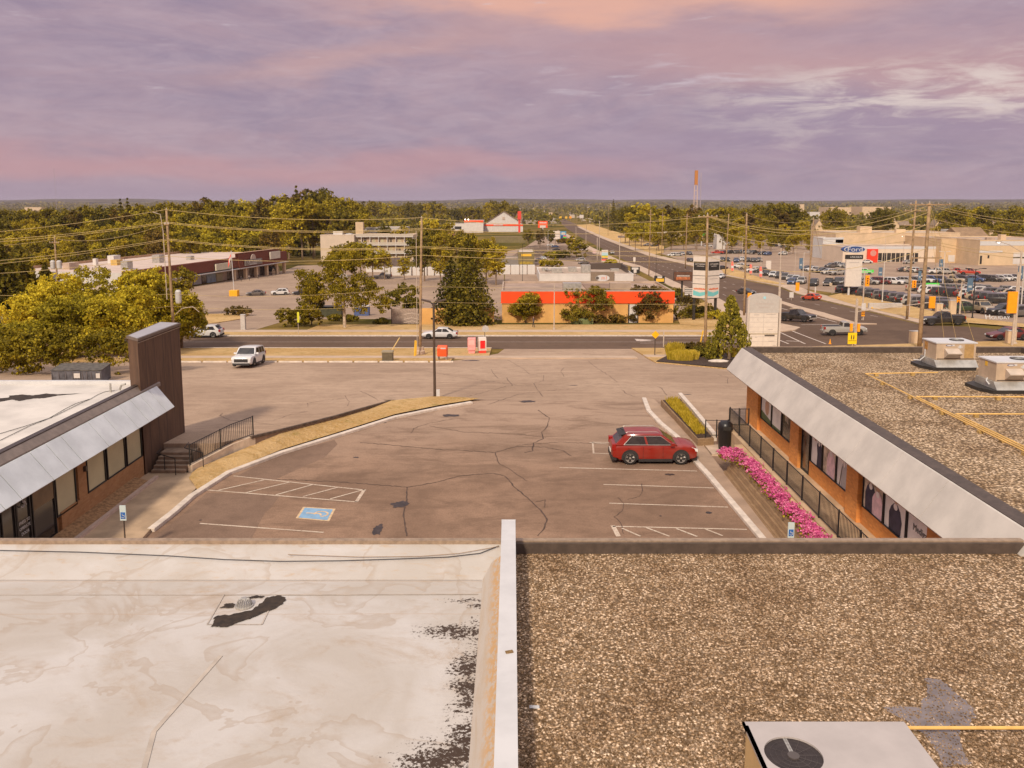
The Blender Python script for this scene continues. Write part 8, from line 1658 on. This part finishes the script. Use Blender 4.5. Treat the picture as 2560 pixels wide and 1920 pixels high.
# left dark trees, x small
for i, (bx_, by_, ty_, w_) in enumerate([(20, 800, 615, 10), (75, 795, 640, 9), (-40, 800, 600, 10), (120, 770, 660, 8), (-10, 760, 580, 10), (60, 745, 600, 10)]):
    g0 = G(bx_, by_); h_ = aty(bx_, ty_, g0.y).z-g0.z; conifer('dark_evergreen', '%s dark evergreen at the left edge behind the street' % ORD[i], g0, h_, w_, LEAF_D, 18, 20, .42, .3, 'dark evergreens at the left edge')
# street-side shrubs in front of the fascia building
SH = [('3', 395, 1270, 1010, 8.2*.6, 'rounded shrub tree left of the pale pole, before the tan wall', LEAF_G), ('3', 925, 1268, 950, 9.5, 'wide dark shrub tree covering the middle of the orange-red fascia', LEAF_D), ('3', 1480, 1262, 930, 7.0, 'tall bronze tree at the right end of the orange-red fascia', LEAF_R), ('3', 1340, 1262, 1095, 4.5, 'low bush at the white door of the tan building', LEAF_R)]
for k, x_, yb_, yt_, w_, l_, lm in SH:
    g0 = gq(k, x_, yb_); h_ = aty(*q(k, x_, yt_), g0.y).z-g0.z; tree('shrub_tree', l_, g0, lobes_round(w_*1.1, h_, 0.1, 11), 330, 38, .13, .5, lm, h_*.6, .1, shell=.3)
g0 = gq('2', 510, 1300); h_ = aty(*q('2', 510, 1130), g0.y).z-g0.z
bl_ = [((x_, 0, h_*.45), (1.7, 1.4, h_*.5)) for x_ in (-1.9, 0, 2.0)]; tree('round_bush', 'large round clipped bush behind the yellow-green crossing sign', g0, bl_, 170, 34, .13, .4, LEAF_G, 0, 0, cat='bush')
g0 = gq('2', 620, 1290); tree('dark_bush_tree', 'dark upright bush between the round bush and the birch', g0, [((0, 0, 3.0), (2.0, 1.6, 3.0)), ((.9, 0, 5.0), (1.5, 1.3, 1.8))], 110, 32, .15, .45, LEAF_D, 3, .12, cat='bush')
SB = [('2', 820, 1250, 1.2, 1.0, 'dark low bush left of the birch trunk', LEAF_D), ('2', 950, 1255, 1.3, 1.0, 'dark low bush right of the birch trunk', LEAF_D), ('2', 1218, 1280, 1.1, .9, 'small dark bush on the dry slope', LEAF_D), ('W', 1700, 775, 2.4, 1.6, 'reddish bush on the lot island', LEAF_R), ('3', 1180, 1270, 1.4, 1.3, 'small shrub before the tan wall right of the green transformer', LEAF_R), ('3', 1030, 1268, 1.2, 1.2, 'small shrub right of the green transformer box', LEAF_R),
      ('3', 1790, 1120, 2.3, 1.9, 'dark round bush below the brown diner sign', LEAF_R), ('3', 1770, 1235, 2.6, 3.0, 'dark tall shrub left of the double pylon legs', LEAF_D), ('3', 1860, 1225, 1.8, 2.0, 'dark shrub at the left leg of the double pylon', LEAF_D), ('3', 1960, 1215, 1.8, 2.0, 'green shrub behind the pole at the double pylon', LEAF_G), ('3', 2040, 1240, 1.9, 1.5, 'yellow-green shrub right of the pole at the double pylon', LEAF_Y), ('3', 1700, 1050, 1.2, 2.4, 'small bush at the right end of the orange-red fascia', LEAF_D),
      ('A', 150, 1370, 3.2, 3, 'yellow round bush left of the twin boards lot', LEAF_Y), ('A', 370, 1370, 3.5, 3.6, 'dark bush right of the yellow one near the shops', LEAF_D), ('A', 730, 1350, 5.0, 7.5, 'green tree by the left kerb near the round striped sign', LEAF_G), ('A', 220, 1560, 3, 3, 'green bush behind the white restaurant', LEAF_G), ('A', 30, 1540, 2.4, 2.6, 'smaller bush behind the white restaurant', LEAF_G), ('A', 1390, 1510, 2.5, 2, 'low yellow shrub right of the striped sign', LEAF_Y), ('A', 430, 1060, 5, 3, 'dark bush under the colourful signboard', LEAF_R), ('A', 600, 1140, 3.5, 6, 'small conifer like bush on the slope near the left kerb', LEAF_G),
      ('4', 420, 490, 5, 7, 'round yellow bush behind the back lot', LEAF_Y)]
for k, x_, y_, w_, h_, l_, lm in SB:
    g0 = gq(k, x_, y_); ls_ = max(.12, g0.y*.0011); tree('bush', l_, g0, [((0, 0, h_*.5), (w_, w_*.8, h_*.55)), ((w_*.5, 0, h_*.4), (w_*.6, w_*.6, h_*.4)), ((-w_*.5, .2, h_*.4), (w_*.6, w_*.6, h_*.42))], 60, 22, ls_, w_*.22, lm, 0, 0, cat='bush')
# verge bed shrubs
g0 = gq('B', 1180, 600); tree('dark_hedge_bush', 'dark clipped oval hedge in the mulch bed at the driveway', g0, [((x_, .0, .75), (1.0, .9, .75)) for x_ in (-2.2, -1.2, -.2, .9, 1.9)], 180, 34, .09, .28, LEAF_R, 0, 0, cat='bush')
for i, (x_, y_, w_, h_) in enumerate([(740, 620, 1.2, 1.9), (900, 710, 1.5, 1.4), (720, 700, .9, 1.2), (1060, 690, 1.2, 1.3), (1640, 600, .9, 1.0), (1980, 640, .8, 1.2)]):
    g0 = gq('B', x_, y_); t = thing('ornamental_grass', '%s clump of yellow ornamental grass from the left in the mulch bed' % ORD[i], 'grass clump', g0, 0, 'ornamental grasses in the mulch bed'); mb = MB()
    for _ in range(900):
        a = vr.uniform(0, 6.28); r_ = w_*vr.random()**.5*.7; x, y = r_*math.cos(a), r_*math.sin(a); hh = h_*vr.uniform(.5, 1)*(1-.4*r_/w_); dx, dy = math.cos(a)*.3*hh*vr.random(), math.sin(a)*.3*hh*vr.random(); mb.add([(x-.02, y, 0), (x+.02, y, 0), (x+dx+.012, y+dy, hh), (x+dx-.012, y+dy, hh)], [(0, 1, 2, 3)])
    mb.build('blades', GRASSY, t)
for i, (x_, y_, w_, h_) in enumerate([(1420, 640, 1.1, 1.1), (1560, 690, .8, .9), (1900, 560, .7, .8), (1280, 640, 1.0, 1.2)]):
    g0 = gq('B', x_, y_); tree('bush', '%s small dark bush in the mulch bed' % ORD[i], g0, [((0, 0, h_*.5), (w_*.9, w_*.7, h_*.55))], 50, 26, .08, .22, LEAF_D, 0, 0, cat='bush', group='dark bushes in the mulch bed')
g0 = gq('B', 1665, 755); tag(MB().lathe([(.75, 0), (.8, .12), (.5, .22), (.1, .25)], k=10).build('boulder', CONC_L), 'flat pale boulder in the mulch bed', 'rock').location = g0+Vector((0, 0, .15)); bpy.data.objects['boulder'].scale = (1.3, .7, 1)
b_ = gq('3', 882, 1280); t = thing('green_transformer', 'green rounded transformer box before the wide dark shrub', 'transformer', b_); MB().ext([(-.6, 0), (-.6, .7), (-.45, .95), (.6, .95), (.6, 0)], 'x', -1.7, 1.7).build('box', mat('transformer_green', (.14, .16, .05), .6, .15, 2), t, bevel=.06); MB().box(-.02, .02, -.62, -.601, .1, .7).build('door_seam', BLK, t)
b_ = gq('2', 780, 1215); t = thing('dumpster', 'dark green dumpster behind the round bush', 'dumpster', b_); MB().ext([(-.9, 0), (-1, 1.5), (.9, 1.8), (.9, 0)], 'x', -2.1, 2.1).build('container', mat('dump_green', (.06, .06, .03), .6, .2, 2), t); MB().box(-2.15, 2.15, -1.0, 1.0, 1.81, 1.9).build('lid', BLK, t)
b_ = gq('2', 1055, 1205); t = thing('recycling_bin', 'blue bin seen through the birch branches', 'bin', b_); MB().box(-1.3, 1.3, -.8, .8, 0, 1.7).build('container', mat('bin_blue', (.07, .10, .22), .6, .1, 2), t); MB().box(-1.35, 1.35, -.85, .85, 1.7, 1.8).build('lid', GREY, t)
# planter grass, flowers (plants nobody could count)
mb = MB()
for _ in range(3000):
    u, v = vr.uniform(.1, .75), vr.uniform(.04, .93); a_ = Vector(pi_[0]).lerp(Vector(pi_[1]), u); b_ = Vector(pi_[3]).lerp(Vector(pi_[2]), u); p = a_.lerp(b_, v); hh = vr.uniform(.12, .38); a = vr.uniform(0, 6.28); dx, dy = .22*math.cos(a)*vr.random(), .22*math.sin(a)*vr.random()
    mb.add([(p.x-.012, p.y, .52), (p.x+.014, p.y, .52), (p.x+dx+.008, p.y+dy, .52+hh), (p.x+dx-.008, p.y+dy, .52+hh)], [(0, 1, 2, 3)])
o = mb.build('ornamental_grass', GRASSY, PL); o['kind'] = 'stuff'
mb = MB(); mg = MB()
def fl_at(y_):       # x range of the flowers on the wall top at depth y
    return 11.18, 11.98
for _ in range(2500):
    y_ = vr.uniform(22, 41.4); xa, xb = fl_at(y_); x_ = vr.gauss(11.5, .17)
    if y_ > 39.8: x_ = vr.uniform(10.45, 11.6)
    if math.sin(y_*3.1)+vr.uniform(-1, 1.6) < -.7: continue
    z_ = 1.02+vr.uniform(.02, .30)
    for _ in range(9): leaf(mb, Vector((x_+vr.uniform(-.09, .09), y_+vr.uniform(-.09, .09), z_+vr.uniform(-.05, .06))), .042, Vector((0, -.3, 1)))
    for _ in range(4): leaf(mg, Vector((x_+vr.uniform(-.12, .12), y_+vr.uniform(-.12, .12), z_-.10)), .05, Vector((0, 0, 1)))
fl = mb.build('pink_flowers', FLOW); tag(fl, 'long bed of bright pink flowers on the block retaining wall', 'flowers', kind='stuff'); o = mg.build('flower_leaves', LEAF_G, fl)
# ---------------------------------------------------------------- woods: prototypes, then copies
def tproto(nm, lobes, ncl, per, ls, cr, lm, h, bark=BARK, droop=0):
    return tree(nm, 'x', (0, 0, 0), lobes, ncl, per, ls, cr, lm, h, .35, bark=bark, droop=droop)
TP = []
for i in range(5):
    lm = [LEAF_G, LEAF_G, LEAF_D, LEAF_Y, LEAF_R][i]; TP.append(tproto('broadleaf_tree', lobes_round(12, 16, 3.2, 11), 135, 20, .42, 1.15, lm, 14))
TPC = conifer('pine_tree', 'x', (0, 0, 0), 20, 8, LEAF_D, 18, 18, .5, .25)
TUSE = {}
prof = [(-100, 522), (0, 518), (200, 511), (300, 503), (350, 505), (420, 498), (560, 494), (640, 490), (700, 482), (740, 470), (775, 482), (800, 462), (830, 474), (870, 492), (905, 505), (950, 496), (985, 510), (1060, 500), (1085, 498), (1130, 512), (1180, 512), (1240, 498), (1290, 506)]
def ptop(x, P=prof):
    for (a, ya), (b, yb_) in zip(P, P[1:]):
        if x <= b: return ya+(yb_-ya)*(x-a)/(b-a)
    return P[-1][1]
def puttree(px_, ytop_, Yd, kind, label, group, zlow=0):
    p = aty(px_, ytop_, Yd); gz = H(p.x, Yd); h = p.z-gz
    if h < 4: return
    pr_ = TPC if kind == 'c' else TP[kind]; base_h = 20 if kind == 'c' else 19.2
    key = pr_.name
    o = pr_ if not TUSE.get(key) else copy_tree(pr_)
    TUSE[key] = 1; s_ = h/base_h; wsc = s_*vr.uniform(.85, 1.15) if h < 16 else s_*vr.uniform(.72, 1.0)
    o.location = (p.x, Yd, gz); o.rotation_euler = (0, 0, vr.uniform(0, 6.28)); o.scale = (wsc, wsc, s_); o['label'] = label; o['group'] = group; o['category'] = 'tree'
G1 = 'trees of the wood on the left'
def kk(): return vr.choice([0, 0, 1, 1, 2, 2, 3, 4, 0, 1])
LBL = {0: 'olive green broadleaf tree in the left wood', 1: 'olive green broadleaf tree in the left wood', 2: 'dark green broadleaf tree in the left wood', 3: 'yellow-green broadleaf tree in the left wood', 4: 'bronze tinted tree in the left wood', 'c': 'tall conifer standing above the left wood'}
x = -90
while x < 900:
    k = kk(); puttree(x, ptop(x)+vr.uniform(-4, 7), 430+vr.uniform(-15, 15), k, LBL[k], G1); x += vr.uniform(24, 38)
for rowY, dy_, x0_, x1_, st_ in [(385, 24, -90, 905, 36), (350, 48, -90, 730, 40), (325, 72, -90, 700, 42), (300, 92, -120, 700, 46), (262, 105, -150, 190, 50), (228, 125, -150, 150, 56), (200, 140, -150, 110, 60)]:
    x = x0_
    while x < x1_: k = kk(); puttree(x, ptop(x)+dy_+vr.uniform(-9, 9), rowY+vr.uniform(-12, 12), k, LBL[k], G1); x += vr.uniform(.75, 1.2)*st_
for x_, y_ in [(740, 470), (800, 462), (782, 480), (720, 486), (300, 502), (318, 500), (815, 470)]: puttree(x_, y_-2, 415, 'c' if x_ in (300, 318, 740) else 2, LBL['c'] if x_ in (300, 318, 740) else 'very tall dark tree rising over the left wood', G1)
# middle: behind the motel and shops
G2 = 'trees behind the motel and shops'
x = 880
while x < 1300: k = kk(); puttree(x, ptop(x)+vr.uniform(-2, 8), 1180+vr.uniform(-60, 60), k, 'distant tree on the skyline over the far shops', G2); x += vr.uniform(12, 20)
for px_, yt_, Yd, k in [(930, 545, 420, 0), (960, 555, 400, 2), (1000, 560, 380, 1), (1040, 585, 300, 2), (1075, 560, 300, 2), (1100, 575, 290, 0), (1150, 567, 250, 2), (1190, 578, 240, 1), (1215, 592, 245, 1), (1240, 606, 240, 0), (1060, 600, 255, 2), (1100, 610, 250, 0), (1010, 640, 260, 0), (1080, 540, 400, 3), (1120, 550, 420, 0), (880, 600, 260, 1), (900, 598, 265, 3), (860, 620, 270, 1), (930, 612, 262, 3), (960, 625, 262, 1), (830, 625, 270, 0), (850, 605, 272, 2), (1320, 570, 530, 2), (1350, 574, 500, 4), (1375, 572, 520, 2), (1232, 590, 500, 0)]:
    puttree(px_, yt_, Yd, k, 'tree in front of the motel or shops, between the left wood and the long road', G2)
# right of the long road
P2 = [(1380, 520), (1440, 518), (1480, 512), (1520, 516), (1530, 500), (1545, 514), (1565, 502), (1600, 500), (1640, 506), (1680, 512), (1720, 510), (1760, 512), (1800, 515), (1840, 506), (1870, 510), (1900, 504), (1950, 500), (1990, 506), (2010, 522), (2060, 525), (2080, 512), (2120, 520), (2200, 518), (2250, 525), (2330, 528), (2370, 508), (2400, 520), (2440, 508), (2480, 522), (2530, 508), (2600, 515)]
G3 = 'trees right of the long road'
LB3 = {0: 'olive tree in the belt right of the long road', 1: 'olive tree in the belt right of the long road', 2: 'dark tree in the belt right of the long road', 3: 'yellow-green tree in the belt right of the long road', 4: 'bronze tree in the belt right of the long road'}
def place_row(x0_, x1_, st_, Yd, dy_, P_=P2, jit=8):
    x = x0_
    while x < x1_:
        k = kk(); puttree(x, ptop(x, P_)+dy_+vr.uniform(-jit*.4, jit), Yd+vr.uniform(-15, 15), k, LB3[k], G3); x += vr.uniform(.75, 1.2)*st_
place_row(1565, 2010, 22, 560, 2); place_row(1575, 2010, 26, 500, 24); place_row(1590, 1760, 30, 440, 46); place_row(1740, 2050, 30, 450, 52); place_row(1830, 2060, 34, 400, 72)
place_row(2070, 2120, 24, 620, 2); place_row(2370, 2600, 30, 600, 2); place_row(2250, 2600, 34, 540, 40); place_row(2040, 2280, 32, 520, 48); place_row(2100, 2600, 36, 470, 62); place_row(1970, 2100, 34, 380, 100); place_row(2460, 2620, 34, 430, 88)
for px_, yt_, Yd in [(1930, 500, 540), (1960, 499, 545), (1985, 504, 540), (2090, 512, 560), (2200, 515, 560), (2215, 512, 570), (2395, 508, 560), (2465, 510, 560), (2540, 508, 560)]: puttree(px_, yt_, Yd, 2, 'prominent dark rounded tree above the right tree belt', G3)
puttree(1534, 500, 900, 'c', 'dark pointed conifer right of the road end', G3)
for o_ in TP+[TPC]:
    if not TUSE.get(o_.name):
        for ch in list(o_.children): bpy.data.objects.remove(ch)
        bpy.data.objects.remove(o_)
# far-off woods and town trees reading as one mass
mb = MB()
for i in range(3600):
    Yd = 800*(10.0**vr.random()) ; px_ = vr.uniform(-60, 2620)
    p = aty(px_, 500, Yd); 
    rx = 60+(Yd-300)*.034
    if abs(p.x-rx) < 26 or (Yd < 1080 and 1020 < px_ < 1500): continue
    h = vr.uniform(8, 17)*(1+Yd/9000); c = Vector((p.x, Yd, H(p.x, Yd))); w_ = h*vr.uniform(.45, .9)*(1+Yd/2200)
    for _ in range(24): o_ = rv(); leaf(mb, c+Vector((o_.x*w_, o_.y*w_, h*.5+o_.z*h*.5)), h*.13*(1+Yd/3500), Vector((0, -.3, .6)))
o = mb.build('far_woods', LEAF_D); tag(o, 'far-off woods and hedgerows covering the plain to the horizon', 'woods', kind='stuff')
mb = MB()
for i in range(420):
    Yd = 1350*(4.2**vr.random()); px_ = vr.choice([vr.gauss(1370, 60), vr.uniform(1900, 2560), vr.uniform(0, 1200)]); p = aty(px_, 500, Yd)
    if abs(p.x-(60+(Yd-300)*.034)) < 24: continue
    w_, d_, h = vr.uniform(8, 24), vr.uniform(8, 14), vr.uniform(4, 8); z_ = H(p.x, Yd); mb.box(p.x-w_/2, p.x+w_/2, Yd, Yd+d_, z_, z_+h)
o = mb.build('far_town', mat('far_town_wall', (.46, .37, .29), .9, .3, .004)); tag(o, 'tiny far-off town roofs and walls scattered on the plain', 'town', kind='stuff')
# ---------------------------------------------------------------- haze
hz_ = MB().box(-9600, 9600, -120, 13200, -60, 72).build('haze', rawmat('haze_air')[0]); hz_['kind'] = 'stuff'; tag(hz_, 'thin mauve evening haze over the whole plain', 'haze')
m = MATS['haze_air']; n_ = NT(m.node_tree); n_.n.clear(); o_ = n_.new('ShaderNodeOutputMaterial'); v_ = n_.new('ShaderNodeVolumePrincipled'); v_.inputs['Color'].default_value = (.72, .66, .78, 1); v_.inputs['Density'].default_value = .000045; v_.inputs['Anisotropy'].default_value = .0; n_.l.new(v_.outputs[0], o_.inputs['Volume'])
